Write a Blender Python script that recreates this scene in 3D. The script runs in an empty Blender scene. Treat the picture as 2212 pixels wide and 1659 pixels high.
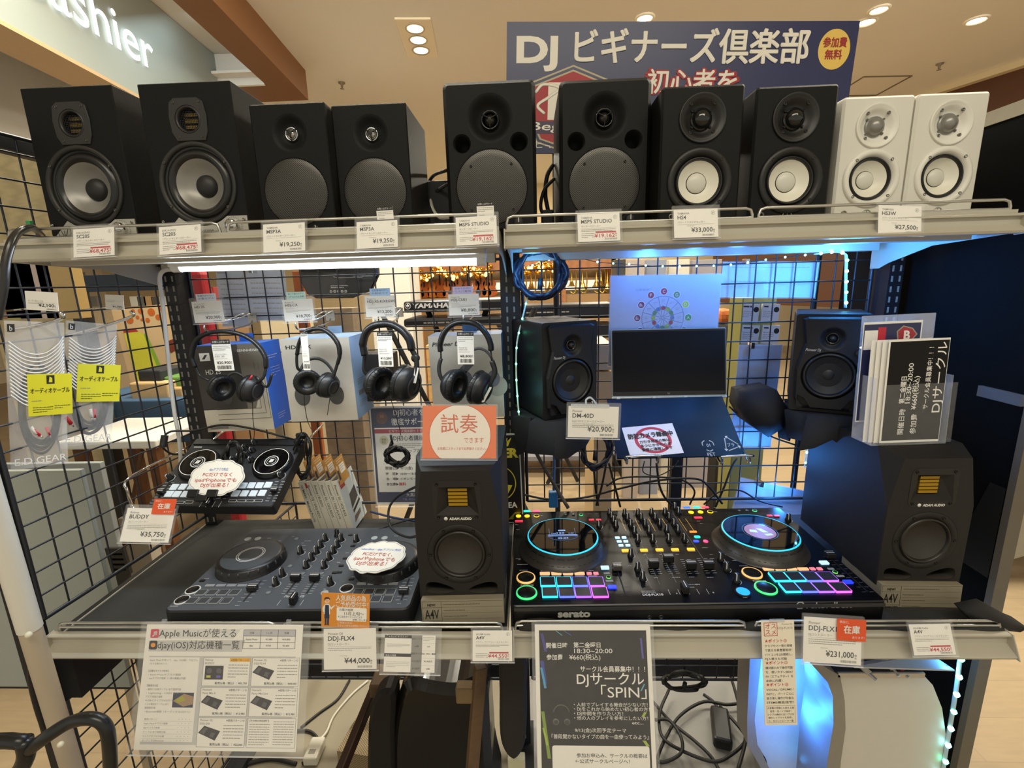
import bpy, bmesh, math, random
from mathutils import Matrix, Vector
from mathutils.geometry import tessellate_polygon
rnd = random.Random(7)
SC = bpy.context.scene
COL = SC.collection
PI = math.pi
# ---------------------------------------------------------------- camera
IMW, IMH, FPX = 2212.0, 1659.0, 1023.5
PITCH, ROLL, YAW, CAMZ = .2117, -.0282, .0393, 1.45
_cy, _sy = math.cos(YAW), math.sin(YAW)
C_F = Vector((-_sy*math.cos(PITCH), _cy*math.cos(PITCH), -math.sin(PITCH)))
_ri = Vector((_cy, _sy, 0)); _up = _ri.cross(C_F)
C_R = _ri*math.cos(ROLL) + _up*math.sin(ROLL)
C_U = -_ri*math.sin(ROLL) + _up*math.cos(ROLL)
C_O = Vector((0, 0, CAMZ))
cam = bpy.data.cameras.new('camera'); cam_o = bpy.data.objects.new('camera', cam); COL.objects.link(cam_o)
cam.sensor_width = 36; cam.lens = FPX/IMW*36; cam.clip_start = .02
M = Matrix((C_R, C_U, -C_F)).transposed().to_4x4(); M.translation = C_O
cam_o.matrix_world = M
SC.camera = cam_o
# layout helper: where the sight line of a measured photo point meets a plane of the room
def _ray(x, y): return C_F + C_R*((x-IMW/2)/FPX) - C_U*((y-IMH/2)/FPX)
def atY(x, y, Y): d = _ray(x, y); return C_O + d*(Y/d.y)
def atZ(x, y, Z): d = _ray(x, y); return C_O + d*((Z-CAMZ)/d.z)
def atX(x, y, X): d = _ray(x, y); return C_O + d*(X/d.x)
# ---------------------------------------------------------------- world, exposure, large lights
SC.view_settings.view_transform = 'Standard'; SC.view_settings.look = 'None'
SC.view_settings.gamma = 1; SC.view_settings.use_curve_mapping = False
SC.view_settings.exposure = 0.0
W = bpy.data.worlds.new('shop_hall'); SC.world = W; W.use_nodes = True
bg = W.node_tree.nodes['Background']; bg.inputs[0].default_value = (1, .95, .79, 1); bg.inputs[1].default_value = .6
def area(name, loc, target, sx, sy, power, col, spread=PI):
    l = bpy.data.lights.new(name, 'AREA'); l.shape = 'RECTANGLE'; l.size = sx; l.size_y = sy; l.energy = power; l.color = col
    l.spread = spread
    o = bpy.data.objects.new(name, l); COL.objects.link(o); o.location = loc
    o.rotation_euler = (Vector(target)-Vector(loc)).to_track_quat('-Z', 'Y').to_euler(); return o
def point(name, loc, power, col, r=.02):
    l = bpy.data.lights.new(name, 'POINT'); l.energy = power; l.color = col; l.shadow_soft_size = r
    o = bpy.data.objects.new(name, l); COL.objects.link(o); o.location = loc; return o
WARM = (1, .93, .76)
area('aisle_ceiling_light', (.1, -.9, 3.3), (.1, .3, 0), 2.6, .5, 56, WARM)
area('hall_ceiling_light', (-1.2, 2.2, 3.3), (-1.2, 3.0, 0), 2.6, .7, 170, WARM)
area('hall_ceiling_light', (2.4, 2.2, 3.3), (2.4, 3.0, 0), 2.2, .7, 170, WARM)
# ---------------------------------------------------------------- materials
def lin(c):
    c = c.lstrip('#'); v = [int(c[i:i+2], 16)/255 for i in (0, 2, 4)]
    return [x/12.92 if x <= .04045 else ((x+.055)/1.055)**2.4 for x in v] + [1]
MATS = {}
def mat(hexc, rough=.5, metal=0, spec=.5, emit=0, var=.06, scale=60, bump=0, coat=0, kind=None, name=None):
    key = (hexc, rough, metal, spec, emit, var, scale, bump, coat, kind)
    if key in MATS: return MATS[key]
    m = bpy.data.materials.new(name or ('surface_%d' % len(MATS))); m.use_nodes = True
    nt = m.node_tree; N = nt.nodes; L = nt.links; b = N['Principled BSDF']
    c = lin(hexc)
    b.inputs['Roughness'].default_value = rough; b.inputs['Metallic'].default_value = metal
    b.inputs['Specular IOR Level'].default_value = spec; b.inputs['Coat Weight'].default_value = coat
    tc = N.new('ShaderNodeTexCoord')
    nz = N.new('ShaderNodeTexNoise'); nz.inputs['Scale'].default_value = scale; nz.inputs['Detail'].default_value = 3
    L.new(tc.outputs['Object'], nz.inputs['Vector'])
    mx = N.new('ShaderNodeMix'); mx.data_type = 'RGBA'
    mx.inputs['A'].default_value = [x*(1-var) for x in c[:3]] + [1]; mx.inputs['B'].default_value = [min(1, x*(1+var)) for x in c[:3]] + [1]
    L.new(nz.outputs['Fac'], mx.inputs['Factor']); col = mx.outputs['Result']
    hgt = nz.outputs['Fac']
    def math_(op, a, bb=None):
        n = N.new('ShaderNodeMath'); n.operation = op
        for i, v in enumerate((a, bb)):
            if v is None: continue
            if isinstance(v, (int, float)): n.inputs[i].default_value = v
            else: L.new(v, n.inputs[i])
        return n.outputs[0]
    if kind == 'grille':       # perforated steel: hexagonal rows of holes
        sp = N.new('ShaderNodeSeparateXYZ'); L.new(tc.outputs['Object'], sp.inputs[0])
        a = math_('SINE', math_('MULTIPLY', sp.outputs['X'], 2*PI/.0036)); bb = math_('SINE', math_('MULTIPLY', sp.outputs['Z'], 2*PI/.0036))
        k = math_('GREATER_THAN', math_('MULTIPLY', a, bb), .06)
        m2 = N.new('ShaderNodeMix'); m2.data_type = 'RGBA'; L.new(k, m2.inputs['Factor']); L.new(col, m2.inputs['A']); m2.inputs['B'].default_value = (.003, .003, .003, 1); col = m2.outputs['Result']
    if kind == 'wood':
        wv = N.new('ShaderNodeTexWave'); wv.inputs['Scale'].default_value = 3; wv.inputs['Distortion'].default_value = 6; wv.inputs['Detail'].default_value = 3
        mp = N.new('ShaderNodeMapping'); mp.inputs['Scale'].default_value = (1, 9, 9); L.new(tc.outputs['Object'], mp.inputs[0]); L.new(mp.outputs[0], wv.inputs['Vector'])
        m2 = N.new('ShaderNodeMix'); m2.data_type = 'RGBA'; L.new(wv.outputs['Fac'], m2.inputs['Factor']); L.new(col, m2.inputs['A']); m2.inputs['B'].default_value = [x*.8 for x in c[:3]] + [1]; col = m2.outputs['Result']
    if kind == 'floor':
        bk = N.new('ShaderNodeTexBrick'); bk.inputs['Scale'].default_value = 1; bk.inputs['Brick Width'].default_value = .9; bk.inputs['Row Height'].default_value = .15; bk.inputs['Mortar Size'].default_value = .0015
        bk.inputs['Color1'].default_value = c; bk.inputs['Color2'].default_value = [x*.93 for x in c[:3]] + [1]; bk.inputs['Mortar'].default_value = [x*.8 for x in c[:3]] + [1]
        L.new(tc.outputs['Object'], bk.inputs['Vector'])
        nz.inputs['Scale'].default_value = 9; mp = N.new('ShaderNodeMapping'); mp.inputs['Scale'].default_value = (1, 5, 1); L.new(tc.outputs['Object'], mp.inputs[0]); L.new(mp.outputs[0], nz.inputs['Vector'])
        m2 = N.new('ShaderNodeMix'); m2.data_type = 'RGBA'; m2.blend_type = 'MULTIPLY'; m2.inputs['Factor'].default_value = .5; L.new(bk.outputs['Color'], m2.inputs['A']); L.new(nz.outputs['Fac'], m2.inputs['B'])
        m3 = N.new('ShaderNodeMix'); m3.data_type = 'RGBA'; m3.inputs['Factor'].default_value = .45; L.new(m2.outputs['Result'], m3.inputs['A']); L.new(bk.outputs['Color'], m3.inputs['B']); col = m3.outputs['Result']
    if kind == 'wicker':
        ck = N.new('ShaderNodeTexChecker'); ck.inputs['Scale'].default_value = 260; L.new(tc.outputs['Object'], ck.inputs['Vector']); ck.inputs['Color1'].default_value = c; ck.inputs['Color2'].default_value = [x*.35 for x in c[:3]] + [1]; col = ck.outputs['Color']
    if kind == 'vgrad':        # printed poster backdrop: irregular blotches of a second ink
        nz.inputs['Scale'].default_value = 4; mx.inputs['A'].default_value = [x*.55 for x in c[:3]] + [1]; mx.inputs['B'].default_value = [min(1, x*1.5) for x in c[:3]] + [1]
    L.new(col, b.inputs['Base Color'])
    if bump:
        bp = N.new('ShaderNodeBump'); bp.inputs['Strength'].default_value = bump; bp.inputs['Distance'].default_value = .002; L.new(hgt, bp.inputs['Height']); L.new(bp.outputs[0], b.inputs['Normal'])
    if emit:
        b.inputs['Emission Color'].default_value = c; b.inputs['Emission Strength'].default_value = emit
    MATS[key] = m; return m
def clear(hexc='#ffffff', a=.12, rough=.08, name='clear_plastic'):
    key = ('clear', hexc, a, rough)
    if key in MATS: return MATS[key]
    m = bpy.data.materials.new(name); m.use_nodes = True; nt = m.node_tree; N = nt.nodes; L = nt.links
    N.remove(N['Principled BSDF']); out = N['Material Output']
    tr = N.new('ShaderNodeBsdfTransparent'); gl = N.new('ShaderNodeBsdfPrincipled'); gl.inputs['Base Color'].default_value = lin(hexc); gl.inputs['Roughness'].default_value = rough
    nz = N.new('ShaderNodeTexNoise'); nz.inputs['Scale'].default_value = 18
    mr = N.new('ShaderNodeMapRange'); mr.inputs['To Min'].default_value = a*.7; mr.inputs['To Max'].default_value = a*1.3; L.new(nz.outputs['Fac'], mr.inputs['Value'])
    mx = N.new('ShaderNodeMixShader'); L.new(mr.outputs[0], mx.inputs[0]); L.new(tr.outputs[0], mx.inputs[1]); L.new(gl.outputs[0], mx.inputs[2]); L.new(mx.outputs[0], out.inputs[0])
    MATS[key] = m; return m
CLR = clear('#ffffff', .045, .06); CLR2 = clear('#ffffff', .2, .12); BAG = clear('#f2f4f6', .24, .2, 'bag_film'); SMOKE = clear('#cfd4da', .25, .1)
BLK = mat('#1c1b1a', .55, var=.1); BLKM = mat('#1a1918', .75, bump=.15, scale=900); CAB = mat('#0d0d0c', .55, spec=.22, bump=.2, scale=700)
GLS = mat('#0a0a0b', .12, spec=.6); RUB = mat('#131312', .6); DRK = mat('#080808', .7); GREY = mat('#8a8680', .5)
STEEL = mat('#c9c7c0', .28, .9, scale=30); CHROME = mat('#d8d8d8', .12, 1); WIRE = mat('#3d4046', .36, .65)
WHT = mat('#e9e6df', .5, var=.03); PAPER = mat('#f0ede6', .6, var=.02); INK = mat('#262626', .6); INKG = mat('#8e8c88', .6); INKL = mat('#b9b6b0', .6)
RED = mat('#c22a3a', .55); ORG = mat('#e2582c', .55); CREAM = mat('#e6dfc8', .45, var=.04, scale=8)
IVORY = mat('#b7b1a1', .42, var=.04, scale=10)
# ---------------------------------------------------------------- mesh builder: local frame (u right, v up, h out of the face)
FRONT = Matrix(((1, 0, 0, 0), (0, 0, -1, 0), (0, 1, 0, 0), (0, 0, 0, 1)))
TOP = Matrix.Identity(4)
_txt = {}
def text_geo(s, bold=0, res=2, shear=0):
    k = (s, bold, res, shear)
    if k not in _txt:
        cu = bpy.data.curves.new('lettering', 'FONT'); cu.body = s; cu.size = 1; cu.resolution_u = res; cu.offset = bold; cu.shear = shear
        o = bpy.data.objects.new('lettering', cu); COL.objects.link(o)
        dg = bpy.context.evaluated_depsgraph_get(); me = o.evaluated_get(dg).to_mesh()
        vs = [v.co.copy() for v in me.vertices]; fs = [tuple(p.vertices) for p in me.polygons]
        o.evaluated_get(dg).to_mesh_clear(); bpy.data.objects.remove(o); bpy.data.curves.remove(cu)
        x0 = min((v.x for v in vs), default=0); x1 = max((v.x for v in vs), default=1)
        y0 = min((v.y for v in vs), default=0); y1 = max((v.y for v in vs), default=1)
        _txt[k] = (vs, fs, x0, x1, y0, y1)
    return _txt[k]
def catmull(pts, n=6, closed=False):
    P = [Vector(p) for p in pts]
    if len(P) < 3: return P
    out = []; m = len(P)
    rng = range(m) if closed else range(m-1)
    for i in rng:
        p0 = P[(i-1) % m] if closed or i > 0 else P[0]*2-P[1]
        p1 = P[i]; p2 = P[(i+1) % m]; p3 = P[(i+2) % m] if closed or i+2 < m else P[-1]*2-P[-2]
        for k in range(n):
            t = k/n; out.append(.5*((2*p1)+(-p0+p2)*t+(2*p0-5*p1+4*p2-p3)*t*t+(-p0+3*p1-3*p2+p3)*t**3))
    if not closed: out.append(P[-1])
    return out
def circ(cx, cy, r, n=32, ry=None, a0=0): return [(cx+r*math.cos(a0+2*PI*i/n), cy+(ry or r)*math.sin(a0+2*PI*i/n)) for i in range(n)]
def rrect(x0, y0, x1, y1, r, n=4):
    out = []
    for cx, cy, a in ((x1-r, y0+r, -PI/2), (x1-r, y1-r, 0), (x0+r, y1-r, PI/2), (x0+r, y0+r, PI)):
        for i in range(n+1): out.append((cx+r*math.cos(a+PI/2*i/n), cy+r*math.sin(a+PI/2*i/n)))
    return out
class MB:
    def __init__(s, T=TOP): s.V = []; s.F = []; s.I = []; s.SM = []; s.mats = []; s.T = T.copy()
    def mi(s, m):
        if m not in s.mats: s.mats.append(m)
        return s.mats.index(m)
    def add(s, vs, fs, m, smooth=False):
        o = len(s.V); T = s.T; s.V += [T @ Vector(v) for v in vs]; i = s.mi(m)
        flip = T.to_3x3().determinant() < 0
        for f in fs:
            f = [o+k for k in f]
            if flip: f.reverse()
            s.F.append(f); s.I.append(i); s.SM.append(smooth)
        return s
    def box(s, x0, y0, z0, x1, y1, z1, m):
        v = [(x, y, z) for z in (z0, z1) for y in (y0, y1) for x in (x0, x1)]
        return s.add(v, [(0, 2, 3, 1), (4, 5, 7, 6), (0, 1, 5, 4), (2, 6, 7, 3), (0, 4, 6, 2), (1, 3, 7, 5)], m)
    def rect(s, x0, y0, x1, y1, h, m): return s.add([(x0, y0, h), (x1, y0, h), (x1, y1, h), (x0, y1, h)], [(0, 1, 2, 3)], m)
    def poly(s, pts, h, m): 
        t = tessellate_polygon([[Vector((p[0], p[1], 0)) for p in pts]]); return s.add([(p[0], p[1], h) for p in pts], s._up(pts, t), m)
    @staticmethod
    def _up(P, t):
        o = []
        for a, b, c in t:
            A, B, C = P[a], P[b], P[c]
            o.append((a, b, c) if (B[0]-A[0])*(C[1]-A[1])-(B[1]-A[1])*(C[0]-A[0]) > 0 else (a, c, b))
        return o
    def prism(s, pts, h0, h1, m, holes=(), bev=0, side=None, back=True, smooth=False, holewall=0):
        """outline (ccw) extruded from h0 to h1 (front); holes are cut through the front face"""
        n = len(pts)
        if bev:
            cx = sum(p[0] for p in pts)/n; cy = sum(p[1] for p in pts)/n
            fr = []
            for i in range(n):
                a = Vector(pts[i-1]); b = Vector(pts[i]); c = Vector(pts[(i+1) % n])
                d1 = (b-a); d2 = (c-b); n1 = Vector((-d1.y, d1.x)); n2 = Vector((-d2.y, d2.x))
                nn = (n1.normalized() if n1.length > 1e-9 else Vector((0, 0)))+(n2.normalized() if n2.length > 1e-9 else Vector((0, 0)))
                q = nn.normalized() if nn.length > 1e-9 else Vector((0, 0)); k = 1/max(.5, (nn.length/2))
                fr.append((b.x+q.x*bev*k, b.y+q.y*bev*k))
            rings = [(pts, h0), (pts, h1-bev), (fr, h1)]
        else: fr = pts; rings = [(pts, h0), (pts, h1)]
        vs = []; fs = []
        for r, h in rings: vs += [(p[0], p[1], h) for p in r]
        for k in range(len(rings)-1):
            for i in range(n):
                j = (i+1) % n; fs.append((k*n+i, k*n+j, (k+1)*n+j, (k+1)*n+i))
        s.add(vs, fs, side or m, smooth)
        loops = [[Vector((p[0], p[1], 0)) for p in fr]]+[[Vector((p[0], p[1], 0)) for p in h] for h in holes]
        flat = [p for l in loops for p in l]; t = tessellate_polygon(loops)
        s.add([(p.x, p.y, h1) for p in flat], s._up(flat, t), m)
        if holewall:
            for h in holes:
                k = len(h); s.add([(p[0], p[1], h1) for p in h]+[(p[0], p[1], h1-holewall) for p in h], [(i, i+k, (i+1) % k+k, (i+1) % k) for i in range(k)], m)
        if back:
            t = tessellate_polygon([[Vector((p[0], p[1], 0)) for p in pts]]); s.add([(p[0], p[1], h0) for p in pts], [tuple(reversed(f)) for f in s._up(pts, t)], side or m)
        return s
    def lathe(s, cx, cy, prof, m, n=40, smooth=True):
        """profile (r,h) revolved about the h axis through (cx,cy)"""
        vs = []; fs = []; k = len(prof)
        for r, h in prof: vs += [(cx+r*math.cos(2*PI*i/n), cy+r*math.sin(2*PI*i/n), h) for i in range(n)]
        for j in range(k-1):
            for i in range(n):
                a = j*n+i; b = j*n+(i+1) % n
                if prof[j][0] < 1e-7: fs.append((a, (j+1)*n+i, (j+1)*n+(i+1) % n))
                elif prof[j+1][0] < 1e-7: fs.append((a, (j+1)*n+i, b))
                else: fs.append((a, (j+1)*n+i, (j+1)*n+(i+1) % n, b))
        return s.add(vs, fs, m, smooth)
    def cyl(s, p0, p1, r, m, n=12, r2=None, caps=True, smooth=True):
        p0 = Vector(p0); p1 = Vector(p1); d = p1-p0; q = d.to_track_quat('Z', 'Y'); r2 = r if r2 is None else r2
        vs = [p0+q @ Vector((r*math.cos(2*PI*i/n), r*math.sin(2*PI*i/n), 0)) for i in range(n)]+[p1+q @ Vector((r2*math.cos(2*PI*i/n), r2*math.sin(2*PI*i/n), 0)) for i in range(n)]
        s.add(vs, [(i, (i+1) % n, (i+1) % n+n, i+n) for i in range(n)], m, smooth)
        if caps: s.add(vs, [tuple(reversed(range(n))), tuple(range(n, 2*n))], m)
        return s
    def tube(s, pts, r, m, n=8, closed=False, sm=5, flat=1.0):
        P = catmull(pts, sm, closed) if sm else [Vector(p) for p in pts]
        k = len(P); vs = []; up = None
        for i, p in enumerate(P):
            t = (P[(i+1) % k]-P[i-1]) if closed else (P[min(i+1, k-1)]-P[max(i-1, 0)])
            if t.length < 1e-9: t = Vector((0, 0, 1))
            t.normalize()
            if up is None: up = Vector((0, 0, 1)) if abs(t.z) < .9 else Vector((1, 0, 0))
            sd = t.cross(up)
            if sd.length < 1e-6: sd = t.orthogonal()
            sd.normalize(); up = sd.cross(t)
            rr = r[min(i, len(r)-1)] if isinstance(r, list) else r
            vs += [p+sd*rr*math.cos(2*PI*j/n)+up*rr*flat*math.sin(2*PI*j/n) for j in range(n)]
        fs = []
        for i in range(k if closed else k-1):
            for j in range(n):
                a = i*n+j; b = i*n+(j+1) % n; c = ((i+1) % k)*n; fs.append((a, b, c+(j+1) % n, c+j))
        if not closed: fs += [tuple(reversed(range(n))), tuple((k-1)*n+j for j in range(n))]
        return s.add(vs, fs, m, True)
    def ball(s, c, r, m, n=12, sc=(1, 1, 1)):
        vs = []; fs = []; k = n//2
        for i in range(k+1):
            a = PI*i/k
            for j in range(n): b = 2*PI*j/n; vs.append((c[0]+r*sc[0]*math.sin(a)*math.cos(b), c[1]+r*sc[1]*math.sin(a)*math.sin(b), c[2]+r*sc[2]*math.cos(a)))
        for i in range(k):
            for j in range(n): fs.append((i*n+j, (i+1)*n+j, (i+1)*n+(j+1) % n, i*n+(j+1) % n))
        return s.add(vs, fs, m, True)
    def rbox(s, x0, y0, z0, x1, y1, z1, r, m, seg=2):
        bm = bmesh.new(); bmesh.ops.create_cube(bm, size=1)
        for v in bm.verts: v.co = Vector((x0+(x1-x0)*(v.co.x+.5), y0+(y1-y0)*(v.co.y+.5), z0+(z1-z0)*(v.co.z+.5)))
        bmesh.ops.bevel(bm, geom=list(bm.edges), offset=r, segments=seg, affect='EDGES', profile=.5)
        bm.verts.index_update(); s.add([v.co.copy() for v in bm.verts], [[v.index for v in f.verts] for f in bm.faces], m, False); bm.free(); return s
    def txt(s, t, x, y, size, m, h=.3, al='l', w=None, bold=0, res=2, shear=0, sy=1, rot=0):
        """lettering with cap height about .7*size; w fixes the printed width"""
        cj = bold > .012 and any(ord(q) > 0x2fff for q in t)
        vs, fs, x0, x1, y0, y1 = text_geo(t, 0 if cj else bold, res, shear)
        k = size if w is None else w/max(1e-6, x1-x0); ky = size*sy
        ww = (x1-x0)*k; ox = {'l': 0, 'c': -ww/2, 'r': -ww}[al]
        ca, sa = math.cos(rot), math.sin(rot)
        P = [((v.x-x0)*k+ox, v.y*ky) for v in vs]
        if cj:      # heavier strokes for kanji: overlaid impressions
            e = bold*ky
            for i, (du, dv) in enumerate(((-e, 0), (e, 0), (0, -e), (0, e), (-e*.7, -e*.7), (e*.7, e*.7), (-e*.7, e*.7), (e*.7, -e*.7))): s.add([(x+(a+du)*ca-(b+dv)*sa, y+(a+du)*sa+(b+dv)*ca, h+(i+1)*.003*ky) for a, b in P], fs, m)
            return s
        return s.add([(x+a*ca-b*sa, y+a*sa+b*ca, h) for a, b in P], fs, m)
    def lines(s, x0, y0, x1, n, dy, m, t=1.2, h=.3, seed=1, gap=True):
        """print too fine to read: rows of short strokes"""
        r = random.Random(seed)
        for i in range(n):
            y = y0-i*dy; x = x0; end = x1 if i < n-1 else x0+(x1-x0)*r.uniform(.4, .95)
            while x < end:
                L = r.uniform(1.5, 5)*t; s.rect(x, y-t/2, min(end, x+L), y+t/2, h, m); x += L+t*r.uniform(.3, .9)
        return s
    def build(s, name, parent=None, loc=None, fix=False):
        me = bpy.data.meshes.new(name); me.from_pydata([tuple(v) for v in s.V], [], s.F)
        for m in s.mats: me.materials.append(m)
        me.polygons.foreach_set('material_index', s.I); me.polygons.foreach_set('use_smooth', s.SM)
        me.update(); me.validate(); o = bpy.data.objects.new(name, me); COL.objects.link(o)
        if parent is not None: o.parent = parent
        if loc is not None: o.location = loc
        return o
def tag(o, label=None, cat=None, group=None, kind=None):
    for k, v in (('label', label), ('category', cat), ('group', group), ('kind', kind)):
        if v: o[k] = v
    return o
def thing(name, label, cat, loc=(0, 0, 0), rz=0, group=None, mw=None):
    o = bpy.data.objects.new(name, None); COL.objects.link(o); o.empty_display_size = .05
    if mw is not None: o.matrix_world = mw
    else: o.location = loc; o.rotation_euler = (0, 0, rz)
    return tag(o, label, cat, group)
def copy_tree(o, parent=None):
    c = o.copy(); COL.objects.link(c)
    if parent is not None: c.parent = parent
    for ch in list(o.children): copy_tree(ch, c)
    return c
def solo(mb, name, label, cat, group=None, kind=None):
    """a thing that is one mesh: put its origin at its base"""
    xs = [v.x for v in mb.V]; ys = [v.y for v in mb.V]; zs = [v.z for v in mb.V]
    o = Vector(((min(xs)+max(xs))/2, (min(ys)+max(ys))/2, min(zs))); mb.V = [v-o for v in mb.V]
    ob = mb.build(name, None, o); return tag(ob, label, cat, group, kind)
def struct(mb, name): return tag(mb.build(name), kind='structure')
def frame3(tl, tr, bl):
    """frame with origin at the top-left corner, u along the top edge, v up, h out; unit = 1 m"""
    u = (tr-tl).normalized(); d = (tl-bl); v = (d-u*d.dot(u)); H = v.length; v.normalize(); h = u.cross(v)
    Mx = Matrix((u, v, h)).transposed().to_4x4(); Mx.translation = tl; return Mx, (tr-tl).length, H
class Card:
    """a flat printed sheet: corners measured in the photo, standing at its own depth; drawn in photo pixels from its top-left corner (v negative = down)"""
    def __init__(s, tl, tr, bl, Yt, Yb=None, P=None):
        if P is None:
            Yb = Yt if Yb is None else Yb
            P = (atY(*tl, Yt), atY(*tr, Yt), atY(*bl, Yb))
        s.M, s.W, s.H = frame3(*P)
        s.w = math.hypot(tr[0]-tl[0], tr[1]-tl[1]); s.h = math.hypot(bl[0]-tl[0], bl[1]-tl[1])
        s.S = Matrix.Diagonal((s.W/s.w, s.H/s.h, s.W/s.w, 1))
    def mb(s): return MB(s.S)
# ================================================================ the hall
ZC = 3.34
FLOORM = mat('#ae9878', .38, var=.05, kind='floor'); CEILM = mat('#e2ddd2', .8, var=.02, scale=4); BRN = mat('#7f5430', .55, var=.05, scale=5)
struct(MB().box(-9, -2.2, -.1, 10, 10, 0, FLOORM), 'floor')
struct(MB().box(-9, -2.2, ZC, 10, 10, ZC+.1, CEILM), 'ceiling')
struct(MB().box(-9, 10, 0, 10, 10.1, ZC+.1, mat('#d6c29c', .8, var=.03, scale=3)), 'wall_back')
struct(MB().box(-9.1, 2, 0, -9, 10, ZC+.1, mat('#d6c8ae', .8, var=.03, scale=3)), 'wall_left')
def atP(x, y, p, n): d = _ray(x, y); n = Vector(n); return C_O+d*((Vector(p)-C_O).dot(n)/d.dot(n))
# dropped brown soffit round a lit ceiling tray
dx = -.0915
def sx(Y, off=0): return -1.8+dx*(Y-3.1)+off
b = MB(); zb = 3.1
for o0, o1, y0, y1 in ((-.225, 0, .2, 4.64),):
    P = [(sx(y0, o0), y0), (sx(y0, o1), y0), (sx(y1, o1), y1), (sx(y1, o0), y1)]; b.prism(P, zb, ZC, BRN)
    P = [(-6, 4.3), (sx(4.3, o0), 4.3), (sx(4.64, o0), 4.64), (-6, 4.64)]; b.prism(P, zb, ZC, BRN)
struct(b, 'trim_1')
wt = mat('#eceae4', .7, var=.02)
b = MB(); b.prism([(-6, 4.27), (sx(4.27, -.235), 4.27), (sx(4.3, -.235), 4.299), (-6, 4.299)], 3.1, ZC-.002, wt); b.box(-6, 4.18, 3.16, sx(4.2, -.26), 4.27, 3.18, wt); struct(b, 'trim_2')
# cashier sign box inside the tray
t = thing('cashier_sign', 'pale backlit sign box with glowing white letters under the ceiling at upper left', 'sign', (sx(3, -.62), 3, 2.72))
nrm = Vector((1, -dx, 0)).normalized(); alongv = Vector((dx, 1, 0)).normalized()
SM = Matrix((alongv, Vector((0, 0, 1)), nrm)).transposed().to_4x4()
pb = atP(293, 202, (sx(3, -.62), 3, 0), nrm); pe = atP(468, 140, (sx(3, -.62), 3, 0), nrm)
zbot = pb.z-2.72; uend = (pe-Vector((sx(3, -.62), 3, 2.72))).dot(alongv)
b = MB(SM); b.box(-1.9, zbot, -.22, uend, ZC-2.72-.005, 0, mat('#a4aeaa', .6, var=.02)); b.build('sign_box', t)
b = MB(SM); lo = mat('#ffffff', .4, emit=1.5)
pr_ = atP(334, 157, (sx(3, -.62), 3, 0), nrm)-Vector((sx(3, -.62), 3, 2.72)); ur, vr = pr_.dot(alongv), pr_.z
pa = atP(110, 0, (sx(3, -.62), 3, 0), nrm)-Vector((sx(3, -.62), 3, 2.72)); ua = pa.dot(alongv)
ww = (ur-ua)*1.24
b.txt('Cashier', ur, vr, .33, lo, h=.012, al='r', w=ww*1.07, bold=.003, res=5, sy=1.0); b.build('letters', t)
b = MB(SM); b.box(-1.9, zbot-.02, -.24, uend, zbot, .004, mat('#cdb088', .6)); b.build('bottom_trim', t)
area('tray_cove_light', (sx(3.6, -.42), 3.6, 3.3), (sx(3.6, -.5), 3.6, 3), 1.3, .1, 3.2, (.8, .95, 1)).rotation_euler = (0, math.radians(-28), math.radians(90+math.degrees(math.atan(-dx))))
# stone-clad wall far left behind the left bay
b = MB(); b.box(-3.2, 2.2, 1.85, -3.1, 6, ZC, mat('#cfccc6', .8, bump=.4, scale=6, var=.1)); struct(b, 'wall_front')
# ceiling fittings
LAMPM = mat('#fff4dd', .4, emit=9); LHOUS = mat('#efe6d2', .5)
def downlight(px, py, r, label, group=None, tilt=0):
    p = atZ(px, py, ZC); t = thing('ceiling_downlight', label, 'ceiling light', p, 0, group)
    MB().lathe(0, 0, [(r*1.35, 0), (r*1.35, -.006), (r*1.05, -.012), (r, -.004), (r*.9, .0)], LHOUS, 24).build('trim_ring', t)
    MB().lathe(0, 0, [(0, -.004), (r*.9, -.003)], LAMPM, 24).build('lamp', t)
    l = bpy.data.lights.new('downlight_beam', 'SPOT'); l.energy = 90; l.color = WARM; l.spot_size = 2.2; l.spot_blend = .6; l.shadow_soft_size = r
    o = bpy.data.objects.new('downlight_beam', l); COL.objects.link(o); o.location = p+Vector((0, 0, -.05)); return t
downlight(1393, 38, .055, 'round downlight just above the top edge of the navy banner')
downlight(1871, 47, .06, 'lit round downlight at the upper right corner of the navy banner')
downlight(1899, 20, .055, 'round downlight beyond the corner one, nearest the top of the picture')
downlight(2110, 43, .06, 'lone round downlight at far right of the ceiling')
p = atZ(903, 82, ZC); t = thing('triple_downlight', 'square ceiling plate holding three round spot lamps in a row', 'ceiling light', p, math.atan(-dx))
MB().rbox(-.13, -.3, -.015, .13, .3, 0, .004, mat('#e8dcc2', .5)).build('plate', t)
for k in (-1, 0, 1):
    MB().lathe(0, k*.17, [(.075, -.016), (.07, -.022), (.06, -.014)], mat('#b8ab92', .4), 24).build('lamp_ring', t)
    MB().lathe(0, k*.17, [(0, -.017), (.055, -.018)], LAMPM if k < 1 else mat('#fff0d6', .4, emit=3), 24).build('lamp', t)
l = bpy.data.lights.new('downlight_beam', 'SPOT'); l.energy = 150; l.color = WARM; l.spot_size = 2.3; l.spot_blend = .6; l.shadow_soft_size = .1
o = bpy.data.objects.new('downlight_beam', l); COL.objects.link(o); o.location = p+Vector((0, 0, -.08))
solo(MB().lathe(*atZ(738, 178, ZC).xy, [(.03, ZC), (.03, ZC-.01), (.012, ZC-.02), (.008, ZC-.05), (.02, ZC-.055), (0, ZC-.06)], mat('#7d7058', .5), 16), 'sprinkler_head', 'small sprinkler head on bare ceiling left of the banner', 'sprinkler')
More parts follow.
